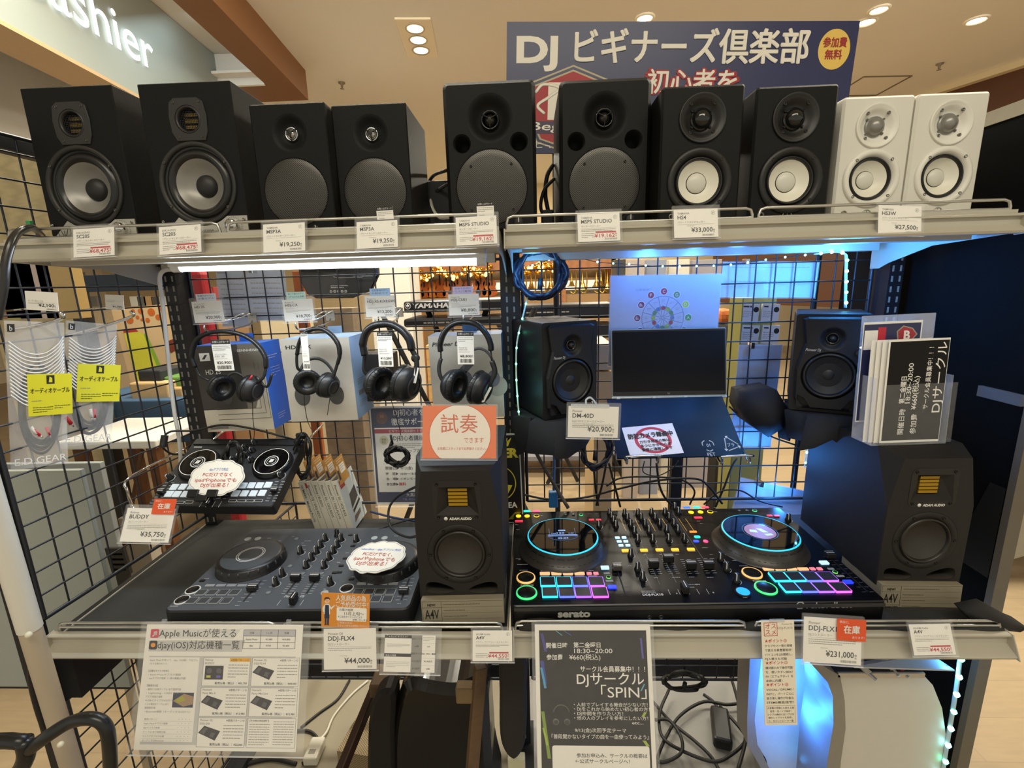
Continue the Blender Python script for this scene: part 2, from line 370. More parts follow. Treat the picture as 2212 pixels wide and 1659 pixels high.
solo(MB().lathe(*atZ(2030, 137, ZC).xy, [(.03, ZC), (.03, ZC-.01), (.012, ZC-.02), (.008, ZC-.05), (.02, ZC-.055), (0, ZC-.06)], mat('#7d7058', .5), 16), 'sprinkler_head', 'small sprinkler head on ceiling at right, beyond the access panel', 'sprinkler')
b = MB(); Q = [atZ(*q, ZC) for q in ((1830, 176), (1866, 165), (1970, 163), (1893, 205), (1800, 205))]
Q = [Q[0]+(Q[1]-Q[2])*.0, Q[1], Q[2], Q[3]]
hp = [Q[1], Q[2], Q[3], Q[1]+(Q[3]-Q[2])]
for i in range(4): b.cyl((hp[i].x, hp[i].y, ZC-.002), (hp[(i+1) % 4].x, hp[(i+1) % 4].y, ZC-.002), .008, mat('#6d6148', .6), 6)
solo(b, 'ceiling_access_panel', 'square outline of a ceiling access hatch above the white speakers', 'access panel')
# brown side wall with pale ledge at upper right
e0, e1 = atZ(1990, 205, ZC), atZ(2212, 132, ZC); ed = (e1-e0).normalized(); q0 = e0-ed*3; q1 = e1+ed*3; nn = Vector((-ed.y, ed.x, 0))
if nn.x < 0: nn = -nn
b = MB()
def slab(z0, z1, off, th, m):
    P = [q0+nn*off, q0+nn*(off+th), q1+nn*(off+th), q1+nn*off]; A = sum((P[i].x*P[(i+1) % 4].y-P[(i+1) % 4].x*P[i].y) for i in range(4))
    if A < 0: P.reverse()
    b.prism([(p.x, p.y) for p in P], z0, z1, m)
slab(1.0, ZC-.001, .0, .1, mat('#4d2b16', .5, var=.1, scale=5)); struct(b, 'wall_right')
b = MB(); slab(ZC-.06, ZC-.001, -.08, .08, mat('#cbbb98', .6)); struct(b, 'trim_3')

for q in ((1055, 330), (1310, 322)): p = atZ(*q, 3.3); area('far_fill_light', p, p-Vector((0, 0, 1)), .5, .5, 120, WARM)  # unseen fill lamps added behind the speakers to brighten the far ceiling and wall
# ================================================================ the gondola: two bays of steel shelving
ZU, ZL = 1.55, .785          # shelf heights
YM = 1.27                   # plane of the wire mesh at the back
LX0, LX1, RX0, RX1 = -.947, -.05, -.041, .86
def shelf(name_lab, x0, x1, y0, yb, zt, dz, out, rails, z_in, brk=True, rh=.024):
    t = thing('display_shelf', name_lab, 'shelf', ((x0+x1)/2, (y0+yb)/2, zt-.05)); ox, oy, oz = t.location
    def mk(): m = MB(); m.T = Matrix.Translation((-ox, -oy, -oz)); return m
    b = mk(); b.box(x0+.004, y0+.008, z_in-.03, x1-.004, yb, z_in, IVORY)
    b.box(x0+.03, y0+.06, z_in-.045, x1-.03, y0+.1, z_in-.03, IVORY); b.box(x0+.03, yb-.06, z_in-.05, x1-.03, yb-.01, z_in-.03, IVORY); b.build('deck', t)
    pf = [(y0, zt), (y0-.003, zt-.0015), (y0-.003, zt-.0045), (y0+.004, zt-.0055), (y0+.003, zt-dz*.62), (y0-out, zt-dz*.96), (y0-out-.002, zt-dz), (y0-out, zt-dz-.004), (y0+.01, zt-dz-.004), (y0+.01, zt)]
    b = mk(); n = len(pf); vs = [(x, y, z) for x in (x0, x1) for y, z in pf]
    b.add(vs, [(i, i+n, (i+1) % n+n, (i+1) % n) for i in range(n)], IVORY)
    b.T = b.T @ Matrix(((0, 0, 1, 0), (1, 0, 0, 0), (0, 1, 0, 0), (0, 0, 0, 1)))   # u->Y v->Z h->X
    b.T = Matrix.Translation((-ox, -oy, -oz)) @ Matrix(((0, 0, 1, 0), (1, 0, 0, 0), (0, 1, 0, 0), (0, 0, 0, 1)))
    for q in (.35, .55): pass
    b.build('price_channel', t)
    for xe in (x0, x1):
        b = mk(); b.T = Matrix.Translation((-ox, -oy, -oz)) @ Matrix(((0, 0, 1, 0), (1, 0, 0, 0), (0, 1, 0, 0), (0, 0, 0, 1)))
        b.prism([(y0-out-.006, zt-dz-.004), (y0+.012, zt-dz-.006), (y0+.012, zt+.001), (y0-.004, zt+.001)], xe-(.001 if xe == x0 else .001), xe+.001, IVORY); b.build('end_cap', t)
        if brk:
            b = mk(); b.T = Matrix.Translation((-ox, -oy, -oz)) @ Matrix(((0, 0, 1, 0), (1, 0, 0, 0), (0, 1, 0, 0), (0, 0, 0, 1)))
            hh = .085; xi = xe+.003 if xe == x0 else xe-.005
            b.prism([(y0+.01, zt-dz-.003), (y0+(yb-y0)*.5, zt-dz-.012), (yb-.06, zt-hh*.86), (yb-.03, zt-hh), (yb, zt-hh), (yb, zt-.012), (y0+.01, zt-.012)], xi, xi+.002, IVORY); b.build('bracket', t)
    for a, c in rails:
        for xx0, xx1 in ((a, c),):
            b = mk(); yy = y0+.012; r = .0026; z0 = zt-.004; z1 = zt+rh
            b.tube([(xx0, yy, z0), (xx0, yy, z1-.012), (xx0+.003, yy, z1-.003), (xx0+.012, yy, z1), (xx1-.012, yy, z1), (xx1-.003, yy, z1-.003), (xx1, yy, z1-.012), (xx1, yy, z0)], r, STEEL, 8, sm=0)
            b.cyl((xx0, yy, zt+.008), (xx1, yy, zt+.008), r, STEEL, 8)
            b.build('wire_guard', t)
    return t
U_L = shelf('upper ivory steel shelf of the left bay carrying four black speakers', LX0, LX1, .85, 1.25, 1.543, .03, .012, [(LX0+.012, -.545), (-.53, LX1-.012)], ZU)
U_R = shelf('upper ivory steel shelf of the right bay with black and white speakers', RX0, RX1, .892, 1.25, 1.543, .03, .012, [(RX0+.004, .402), (.413, .845)], ZU)
L_L = shelf('lower ivory steel shelf of the left bay under the matte mixing controller', LX0, LX1, .768, 1.25, .8035, .034, .018, [(LX0+.012, -.5), (-.485, LX1-.012)], ZL, rh=.0175)
L_R = shelf('lower ivory steel shelf of the right bay under the glowing controller', RX0, RX1, .772, 1.25, .8035, .034, .018, [(RX0+.004, .392), (.41, .85)], ZL, rh=.0175)
# slotted uprights between, left and right of the bays
SLOT = mat('#0c0d10', .5); POST = mat('#1d1f24', .45, .2)
def upright(x, lab, z0=0, z1=1.6, w=.034):
    t = thing('slotted_upright', lab, 'shelf post', (x, YM-.02, z0))
    MB().box(-w/2, -.03, 0, w/2, .03, z1-z0, POST).build('post', t)
    b = MB(); z = .05
    while z < z1-z0-.03:
        for s in (-.009, .009): b.box(s-.0022, -.0306, z, s+.0022, -.03, z+.014, mat('#8f8a7e', .6))
        z += .025
    b.build('slots', t); MB().box(-w/2-.01, -.4, 0, w/2+.01, .05, .03, POST).build('foot', t)
upright(-.046, 'black slotted steel post between the two bays', z1=1.56, w=.05)
upright(-.925, 'black slotted steel post at the left end of the back mesh', z1=1.56)
upright(.9, 'black slotted steel post at the right end of the back mesh', z1=1.62)
# wire mesh panels
def mesh_panel(lab, P0, ux, W, H, pitch=.05, r=.0019, m=WIRE, group=None, nm='wire_mesh_panel', rows=None):
    t = thing(nm, lab, 'wire mesh', P0, math.atan2(ux[1], ux[0]), group)
    b = MB(); nx = round(W/pitch); nz = round(H/pitch)
    for i in range(nx+1):
        x = min(W, i*pitch); b.cyl((x, .002, 0), (x, .002, H), r, m, 6, caps=False)
    for k in range(nz+1):
        z = min(H, k*pitch); b.cyl((0, -.0018, z), (W, -.0018, z), r, m, 6, caps=False)
    b.build('wire_grid', t)
    b = MB()
    for x in (0, W): b.cyl((x, 0, 0), (x, 0, H), .0045, m, 8)
    for z in (0, H): b.cyl((0, 0, z), (W, 0, z), .0045, m, 8)
    b.build('rim', t); return t
mesh_panel('black wire mesh at the back of the left bay, holding headphones', (-.905, YM, .83), (1, 0), .84, .68)
mesh_panel('black wire mesh at the back of the right bay, behind the laptop', (-.015, YM, .83), (1, 0), .89, .68)
mesh_panel('slanting wire mesh side screen at the left end, with hanging cable bags', (-.985, .80, .815), (.043, .44), .46, .93, nm='side_mesh_panel')
mesh_panel('wire mesh side screen low at the left, below the lower shelf', (-.985, .80, .02), (.05, .9), .9, .6, nm='side_mesh_panel')
# posts at the front edge of the left side screen
t = thing('side_screen_post', 'black square post at the front edge of the left side screen', 'post', (-1.0, .785, 0)); MB().box(-.018, -.018, 0, .012, .018, 1.76, POST).build('post', t)
b = MB(); b.cyl((-.02, -.02, 1.14), (.016, -.022, 1.146), .004, mat('#d9dadb', .4), 6); b.tube([(-.022, -.02, 1.14), (0, -.024, 1.143), (.018, -.02, 1.146)], .003, mat('#d9dadb', .4), 6); b.build('cable_tie', t)
solo(MB().box(-1.03, .78, 1.725, -.99, 1.26, 1.755, POST), 'screen_top_bar', 'black bar along the top of the left side screen', 'bar')
# black cloth over the lower shelves
def cloth(lab, x0, x1, y0, y1, z, amp, seed, front=0, wave=1):
    r = random.Random(seed); nx, ny = 60, 24; ph = [r.uniform(0, 6) for _ in range(6)]; vs = []; fs = []
    for j in range(ny+1):
        for i in range(nx+1):
            u, v = i/nx, j/ny; x = x0+(x1-x0)*u; y = y0+(y1-y0)*v
            h = amp*(math.sin(u*7+ph[0]+v*3)*math.sin(v*5+ph[1])+.5*math.sin(u*19+ph[2]-v*8)+.35*math.sin(v*17+ph[3]+u*5))
            zz = z+.004+max(0, h)
            if front and j < 5: zz += front*max(0, math.sin(u*PI))*(math.sin((j/5)*PI))*(.6+.4*math.sin(u*9+ph[4]))
            vs.append((x, y, zz))
    for j in range(ny):
        for i in range(nx): a = j*(nx+1)+i; fs.append((a, a+1, a+nx+2, a+nx+1))
    k = len(vs); b = MB(); m = mat('#2b2c2b', .85, bump=.3, scale=500)
    b.add(vs, fs, m, True)
    rim = [i for i in range(nx+1)]+[j*(nx+1)+nx for j in range(1, ny+1)]+[ny*(nx+1)+i for i in range(nx-1, -1, -1)]+[j*(nx+1) for j in range(ny-1, 0, -1)]
    n = len(rim); lo = [(vs[i][0], vs[i][1], z+.0012) for i in rim]; b.add([vs[i] for i in rim]+lo, [(i, i+n, (i+1) % n+n, (i+1) % n) for i in range(n)], m, True)
    return solo(b, 'table_cloth', lab, 'cloth')
cloth('black cloth spread on the left lower shelf beneath the matte controller', -.945, -.055, .79, 1.25, ZL, .0035, 3)
cl = cloth('black cloth bunched along the front of the right lower shelf', -.038, .862, .79, 1.25, ZL, .0012, 5, front=.012)
# the loose end of the right cloth hanging past the shelf corner
b = MB(); pts = [(2080, 1318), (2130, 1308), (2150, 1318), (2185, 1338), (2207, 1347), (2190, 1356), (2168, 1362), (2150, 1345), (2100, 1342)]
PP = [atY(x, y, .80) for x, y in pts]; Cn = atY(2125, 1330, .80); n = len(PP)
b.add([p+Vector((0, -.012 if i in (3, 4, 5) else 0, 0)) for i, p in enumerate(PP)]+[Cn+Vector((0, -.02, .004))]+[p+Vector((0, .02, 0)) for p in PP]+[Cn+Vector((0, .035, 0))],
      [((i+1) % n, i, n) for i in range(n)]+[(i+n+1, (i+1) % n+n+1, 2*n+1) for i in range(n)]+[(i, (i+1) % n, (i+1) % n+n+1, i+n+1) for i in range(n)], mat('#242322', .85, bump=.3, scale=500), True)
o = b.build('cloth_corner', None); mwp = cl.matrix_world.copy(); o.parent = cl; o.location = -Vector(cl.location)
# led tube under the left upper shelf
t = thing('led_tube_light', 'bright white strip light under the left upper shelf', 'light', (-.45, .97, 1.49))
p0 = atY(392, 578, 1.0); p1 = atY(1030, 564, 1.0)
b = MB(); b.T = Matrix.Translation(-Vector(t.location)); b.cyl(p0, p1, .0085, mat('#f4fbff', .3, emit=7), 12); b.build('tube', t)
b = MB(); b.T = Matrix.Translation(-Vector(t.location)); b.box(p0.x-.02, .988, 1.5, p1.x+.02, 1.012, 1.517, mat('#e8ecee', .4)); 
for p, s in ((p0, -1), (p1, 1)): b.cyl(p, p+Vector((s*.018, 0, 0)), .01, mat('#e4e6e6', .4), 12)
b.build('housing', t)
area('led_tube_glow', (-.45, .995, (p0.z+p1.z)/2-.012), (-.45, 1.0, .8), 1, 1, 2.8, (.8, .91, 1))
lo_ = bpy.data.objects['led_tube_glow']; lo_.data.size = .6; lo_.data.size_y = .02; lo_.rotation_euler = (math.radians(-25), 0, 0)
# white flex of the tube running down the left upright
solo(MB().tube([atY(396, 583, 1.02), atY(360, 583, 1.05), atY(345, 600, 1.08), atY(352, 660, 1.1), atY(362, 760, 1.12), atY(375, 880, 1.12), atY(388, 960, 1.12), atY(392, 1075, 1.15)], .0045, mat('#d6d6d2', .5), 8), 'power_flex', 'white flex running down from the strip light along the left post', 'cable')

solo(MB().box(-.995, .80, .625, -.95, 1.25, .765, mat('#0d0d0e', .8)), 'black_side_skirt', 'black skirt panel under the left end of the lower shelf', 'panel')
b = MB(); r_ = random.Random(9); P = [(-.03+.885*i/40, .789, .7985+.004*math.sin(i*.7)+.005*math.sin(i*.23+1)+r_.uniform(-.001, .001)) for i in range(41)]; b.tube(P, [.0095+.003*math.sin(i*.5) for i in range(200)], mat('#2a2a29', .85, bump=.3, scale=500), 10, sm=2, flat=1.25)
o = b.build('front_fold', None); o.parent = cl; o.location = -Vector(cl.location)

solo(MB().box(-.95, .62, .0, -.06, 2.0, .004, mat('#8d8470', .6, var=.12, scale=7)), 'floor_shade_sheet', 'worn greyish wood-look sheet added to darken the floor under the left bay', 'floor sheet')  # added sheets: greyish floor tone, kept dark for the shade below the shelves
solo(MB().box(-.055, .62, .0, .93, 2.0, .004, mat('#8b8984', .6, var=.18, scale=9)), 'floor_shade_sheet', 'stained grey sheet added to darken the floor under the right bay', 'floor sheet')
# ================================================================ loudspeakers
def cab(t, w, H, D, r, holes, m, bev=.003, name='cabinet', hw=0):
    b = MB(FRONT); b.prism(rrect(-w/2, 0, w/2, H, r, 4), -D, 0, m, holes=holes, bev=bev, holewall=hw); return b.build(name, t)
def screws(t, pts, h, r=.0028, m=None, nm='screw'):
    m = m or mat('#55534f', .3, .8)
    for x, y in pts:
        b = MB(FRONT); b.lathe(x, y, [(r, h-.001), (r, h+.0012), (r*.55, h+.0014), (r*.5, h+.0004), (0, h+.0002)], m, 12); b.build(nm, t)
def driver(t, cx, cy, ro, rs, rc, rcap, dep, cone, sur, cap, flange=None, fr=None, ring=None, caph=.012):
    """woofer seated in its hole: flange ring, roll surround, cone, dust cap"""
    b = MB(FRONT)
    if flange: b.lathe(cx, cy, [(ro, 0), (ro, .003), (ro-.002, .0045), (fr+.002, .0035), (fr, .001), (fr, -.004)], flange, 48)
    fr = fr or rs
    wo = b.lathe(cx, cy, [(fr, -.003), (rs, -.004)], sur, 48).build('woofer', t)
    c = MB(FRONT); c.lathe(cx, cy, [(rs, -.004)]+[(rs-(rs-rc)*k/6, -.004+.006*math.sin(PI*k/6)) for k in range(1, 7)], sur, 48); c.build('surround', wo)
    c = MB(FRONT); c.lathe(cx, cy, [(rc, -.004), (rcap+.6*(rc-rcap), -.004-dep*.35), (rcap, -.004-dep), (0, -.004-dep)], cone, 48); c.build('cone', wo)
    c = MB(FRONT); p = [(rcap*math.cos(a), -.004-dep+caph*math.sin(a)) for a in [PI/2*k/6 for k in range(6)]]+[(0, -.004-dep+caph)]
    if ring: c.lathe(cx, cy, [(rcap*1.06, -.004-dep+.0004), (rcap*1.0, -.004-dep+.0012), (rcap*.96, -.004-dep+.002)], ring, 40)
    c.lathe(cx, cy, p, cap, 40); c.build('dust_cap', wo); return wo
def wave(cx, cy, R, r, dep, n=8): # smooth horn profile from the baffle to the throat
    return [(R-(R-r)*k/n, -dep*(1-math.cos(PI*k/n))/2) for k in range(n+1)]
def grille(t, cx, cy, R, dome=.006, m=None):
    m = m or mat('#5a5752', .38, .5, kind='grille'); b = MB(FRONT)
    b.lathe(cx, cy, [(R, -.004), (R, .0005)]+[(R*(1-k/6)*.985, .001+dome*math.sin(PI/2*k/6)) for k in range(0, 6)]+[(0, .001+dome)], m, 48); g = b.build('woofer_grille', t)
    c = MB(FRONT); c.lathe(cx, cy, [(R+.0025, .0003), (R+.001, -.002), (R, -.005)], DRK, 48); c.build('grille_seat', g); return g
def place(px0, px1, Y, py, z):
    a = atY(px0, py, Y); c = atY(px1, py, Y); return (a.x+c.x)/2
def knob(t, x, y, h, r, m, nm='knob', L=.01, line=True):
    b = MB(FRONT); b.lathe(x, y, [(r, h), (r*.95, h+L*.8), (r*.85, h+L), (0, h+L)], m, 20)
    if line: b.box(x-.0006, y, h+L, x+.0006, y+r*.9, h+L+.0004, WHT)
    return b.build(nm, t)
ALU = mat('#b9b5aa', .35, .6, scale=40)
def eve(x, Y, lab):
    w, H, D = .175, .275, .233; t = thing('studio_monitor', lab, 'loudspeaker', (x, Y, ZU), 0, 'speakers on the upper shelf')
    wc = .100; tc = .212; fl = .0745
    cab(t, w, H, D, .002, [circ(0, wc, .066, 48), circ(0, tc, .025, 32)], CAB, .0015)
    driver(t, 0, wc, fl, .063, .046, .021, .022, mat('#8d8a84', .38, .3), mat('#1c1b1a', .3), mat('#1d1c1b', .5), mat('#262523', .5), .066, caph=.013)
    screws(t, [(fl*.93*math.cos(a), wc+fl*.93*math.sin(a)) for a in (.55, 2.55, 3.75, 5.6)], .004)
    sh = [(-.026, tc-.037), (.028, tc-.037), (.034, tc-.022), (.036, tc+.005), (.032, tc+.03), (.022, tc+.037), (-.022, tc+.037), (-.032, tc+.03), (-.036, tc+.005), (-.034, tc-.022)]
    b = MB(FRONT); b.prism(sh, 0, .0025, mat('#272624', .5), holes=[circ(0, tc, .0245, 32)], bev=.001, back=False, holewall=.003); tw = b.build('tweeter_plate', t)
    b = MB(FRONT); b.lathe(0, tc, [(.0245, .001), (.0235, .003), (.02, .002), (.019, -.004)], mat('#1b1a19', .4), 32)
    gold = mat('#a98b4a', .3, .7)
    for k in (-1, 0, 1): b.box(-.013, tc+k*.0105-.003, -.011, .013, tc+k*.0105+.003, -.008, gold)
    b.rect(-.019, tc-.019, .019, tc+.019, -.013, DRK); b.build('ribbon', tw)
    b = MB(FRONT)
    for k in range(-6, 7):
        hh = math.sqrt(max(0, .0195**2-(k*.003)**2)); b.cyl((k*.003, tc-hh, -.0035), (k*.003, tc+hh, -.0035), .0005, DRK, 4); b.cyl((-hh, tc+k*.003, -.0035), (hh, tc+k*.003, -.0035), .0005, DRK, 4)
    b.build('guard', tw)
    screws(t, [(-.023, tc+.029), (.025, tc+.029), (-.021, tc-.03), (.023, tc-.03)], .002, .0025)
    # aluminium foot plate with a scallop round the woofer
    arc = [(fl*1.03*math.cos(a), wc+fl*1.03*math.sin(a)) for a in [PI+.0+ (1.083+.976*k/14) for k in range(15)]]
    arc = [p for p in arc if p[1] < .041]
    e0 = math.sqrt(max(0, (fl*1.03)**2-(wc-.04)**2))
    pl = [(-w/2+.001, .003), (w/2-.001, .003), (w/2-.001, .04), (e0, .04)]+list(reversed(arc))+[(-e0, .04)]
    b = MB(FRONT); b.prism(pl, 0, .0022, ALU, back=False); fp = b.build('foot_plate', t)
    b = MB(FRONT); b.tube([(-.058+.013*math.cos(a), .02+.013*math.sin(a), .0024) for a in [2.2+k*.3 for k in range(16)]], .0006, BLK, 4, sm=0)
    for s in (-1, 0, 1): b.tube([(-.058, .009, .0024), (-.058+s*.004, .016, .0024), (-.058+s*.009, .029 if s else .022, .0024)], .0006, BLK, 4, sm=3)
    b.build('emblem', fp)
    b = MB(FRONT); b.lathe(.058, .021, [(.0125, .0022), (.012, .013), (.0105, .0145), (0, .0145)], CHROME, 28); b.build('volume_knob', fp)
    b = MB(FRONT)
    for k in range(22): a = -2.3+4.6*k/21+PI/2; b.box(.058+.0165*math.cos(a)-.0005, .021+.0165*math.sin(a)-.0005, .0022, .058+.0165*math.cos(a)+.0005, .021+.0165*math.sin(a)+.0005, .0025, BLK)
    b.txt('HP-scope', 0, .012, .009, BLK, .0024, 'c'); b.build('markings', fp)
    screws(t, [(-.08, .033), (.08, .033), (-.08, .01), (.08, .01)], .002, .0028, mat('#8d8a84', .25, .9))
    return t
def msp3(x, Y, lab):
    w, H, D = .144, .238, .167; t = thing('studio_monitor', lab, 'loudspeaker', (x, Y, ZU), 0, 'speakers on the upper shelf')
    tc = .187; wc = .081
    cab(t, w, H, D, .003, [circ(0, tc, .034, 40), circ(0, wc, .0625, 48)], CAB, .002)
    b = MB(FRONT); b.lathe(0, tc, wave(0, tc, .034, .0125, .012), CAB, 40); tw = b.build('tweeter_horn', t)
    b = MB(FRONT); b.lathe(0, tc, [(.0125, -.012), (.0125, -.007), (.0105, -.0065), (.0100, -.009)], CHROME, 28); b.ball((0, tc, -.011), .0095, mat('#bdbbb6', .15, .9), 16)
    b.lathe(0, tc, [(.0045, .0005), (0, .001)], BLK, 12)
    for a in (PI/2+.9, PI/2-.9, -PI/2): b.tube([(0, tc, 0), (.009*math.cos(a), tc+.009*math.sin(a), -.004), (.0125*math.cos(a), tc+.0125*math.sin(a), -.006)], .0011, BLK, 6, sm=3)
    b.build('tweeter_dome', tw); grille(t, 0, wc, .0615)
    for k in (.012, .034): knob(t, k, .012, 0, .0075, BLK, 'knob')
    knob(t, -.034, .012, 0, .0075, BLK, 'knob'); return t
def msp5(x, Y, lab):
    w, H, D = .179, .279, .208; t = thing('studio_monitor', lab, 'loudspeaker', (x, Y, ZU), 0, 'speakers on the upper shelf')
    tc = .212; wc = .086
    cab(t, w, H, D, .012, [circ(0, tc, .045, 40), circ(0, wc, .0715, 48), circ(-.056, .168, .018, 24), circ(.056, .168, .018, 24)], CAB, .007)
    b = MB(FRONT); b.lathe(0, tc, wave(0, tc, .045, .018, .016), CAB, 40); tw = b.build('tweeter_horn', t)
    b = MB(FRONT); b.lathe(0, tc, [(.0185, -.016), (.018, -.009), (.0155, -.008), (.014, -.014), (.012, -.016)], GLS, 28); b.ball((0, tc, -.016), .0115, mat('#3b3833', .15, .8), 16)
    b.lathe(0, tc, [(.003, -.002), (0, -.0015)], BLK, 12)
    for a in (PI/2+1.0, PI/2-1.0, -PI/2): b.tube([(0, tc, -.003), (.009*math.cos(a), tc+.009*math.sin(a), -.005), (.0165*math.cos(a), tc+.0165*math.sin(a), -.0085)], .0011, BLK, 6, sm=3)
    b.build('tweeter_dome', tw)
    for s in (-1, 1): b = MB(FRONT); b.lathe(s*.056, .168, [(.018, 0), (.0168, -.002), (.0155, -.006), (.015, -.05), (0, -.05)], DRK, 28); b.build('bass_port', t)
    g = grille(t, 0, wc, .0705, .004)
    screws(t, [(-.04, wc+.04), (.04, wc+.042), (-.042, wc-.043), (.042, wc-.043)], .003, .0025, BLK)
    for s in (-.052, .052): knob(t, s, .017, 0, .0105, BLK, 'knob', .012)
    return t
def hs(x, Y, lab, white=False, lit=False):
    w, H, D = (.132, .223, .189) if white else (.15, .24, .206); t = thing('studio_monitor', lab, 'loudspeaker', (x, Y, ZU), 0, 'speakers on the upper shelf')
    q = w/.15 if white else 1; body = mat('#d9d6cb', .5, var=.02) if white else CAB; hm = mat('#e2dfd4', .4, var=.02) if white else mat('#171615', .45)
    tc = .171 if white else .185; wc = .077 if white else .0755; tr = .0395 if white else .043; wr = .0535 if white else .0605
    cab(t, w, H, D, .006, [circ(0, tc, tr*.93, 40), circ(0, wc, wr*.78, 48)], body, .004)
    n0 = [(tr, 0), (tr, .003), (tr*.96, .004), (tr*.9, .002)]
    b = MB(FRONT); b.lathe(0, tc, n0+[(tr*(.9-(.9-.45)*k/6), .002-.0105*(1-math.cos(PI*k/6))/2) for k in range(1, 7)], hm, 44); tw = b.build('waveguide', t)
    sil = mat('#8c8a85', .35, .5) if white else mat('#0e0e0e', .15, spec=.7)
    b = MB(FRONT); b.lathe(0, tc, [(tr*.47, -.008), (tr*.45, -.005), (tr*.4, -.005)]+[(tr*.4*math.cos(a), -.006+tr*.36*math.sin(a)) for a in [PI/2*k/6 for k in range(1, 6)]]+[(0, -.006+tr*.36)], sil, 32); b.build('tweeter_dome', tw)
    sm = mat('#7b7973', .3, .8) if white else mat('#2c2b29', .3, .6)
    screws(t, [(tr*.74*math.cos(a), tc+tr*.74*math.sin(a)) for a in (PI*.27, PI*.73, PI*1.27, PI*1.73)], .0, .003, sm)
    screws(t, [(tr*.5*math.cos(a), tc+tr*.5*math.sin(a)) for a in (PI*.22, PI*.78, PI*1.22, PI*1.78)], -.006, .002, sm)
    b = MB(FRONT); r0 = wr*.78; b.lathe(0, wc, [(wr, 0), (wr, .002), (wr*.97, .0045), (wr*.88, .006), (wr*.8, .0035), (r0*.95, -.002)], hm, 48); b.build('woofer_ring', t)
    driver(t, 0, wc, 0, r0*.96, r0*.8, wr*.31, .014, mat('#e4e0d0', .4, var=.02), mat('#151414', .4), mat('#d3d0c4', .35, var=.02), ring=mat('#2b2b2a', .4), caph=.008)
    screws(t, [(wr*.87*math.cos(a), wc+wr*.87*math.sin(a)) for a in (PI*.25, PI*.75, PI*1.25, PI*1.75)], .005, .0028, sm)
    b = MB(FRONT); rr = .0085; lm = mat('#bfe8ff', .3, emit=6) if lit else (mat('#a9a8a2', .3, .6) if white else mat('#a8a49a', .3, .6))
    b.tube([(rr*math.cos(a), .011+rr*math.sin(a), .0006) for a in [k*PI/10 for k in range(20)]], .0009, lm, 6, True, sm=0)
    for a in (PI/2, PI/2+2*PI/3, PI/2+4*PI/3): b.cyl((-.003*math.cos(a), .011-.003*math.sin(a), .0006), (rr*math.cos(a), .011+rr*math.sin(a), .0006), .0007, lm, 5)
    b.build('badge', t)
    b = MB(FRONT); jx = -w*.33; b.lathe(jx, .014, [(.0055, .0002), (.0052, .002), (.0035, .0022), (.003, -.004), (0, -.005)], mat('#8b887d', .3, .8), 18); b.build('jack', t)
    return t
def mid(a, b_, Y): p = atY(*a, Y); q = atY(*b_, Y); return (p.x+q.x)/2
eve(mid((38, 178), (238, 172), .94), .94, 'leftmost black speaker, with silver foot plate and grey woofer cone')
eve(mid((293, 175), (495, 168), .945), .945, 'second black speaker from left, with silver foot plate and grey cone')
msp3(mid((536, 224), (700, 222), .96), .96, 'shorter black speaker with chrome dome, just right of the silver footed pair')
msp3(mid((713, 216), (875, 208), .98), .98, 'short black speaker with chrome dome whose right side is bare, before the cable gap')
msp5(mid((953, 150), (1155, 145), 1.005), 1.005, 'tall rounded black speaker with two round ports, left of the red crest')
msp5(mid((1208, 145), (1410, 135), 1.02), 1.02, 'tall rounded black speaker with two round ports, right of the red crest')
hs(mid((1430, 195), (1612, 188), .965), .965, 'black speaker with white cone and lit badge, left of its twin', lit=True)
hs(mid((1635, 190), (1815, 182), .985), .985, 'black speaker with white cone standing next to the white speakers')
hs(mid((1825, 208), (1980, 205), 1.005), 1.005, 'white speaker with white cone, left one of the white pair', True)
hs(mid((1985, 200), (2143, 197), 1.004), 1.004, 'white speaker at the far right end of the upper shelf', True)
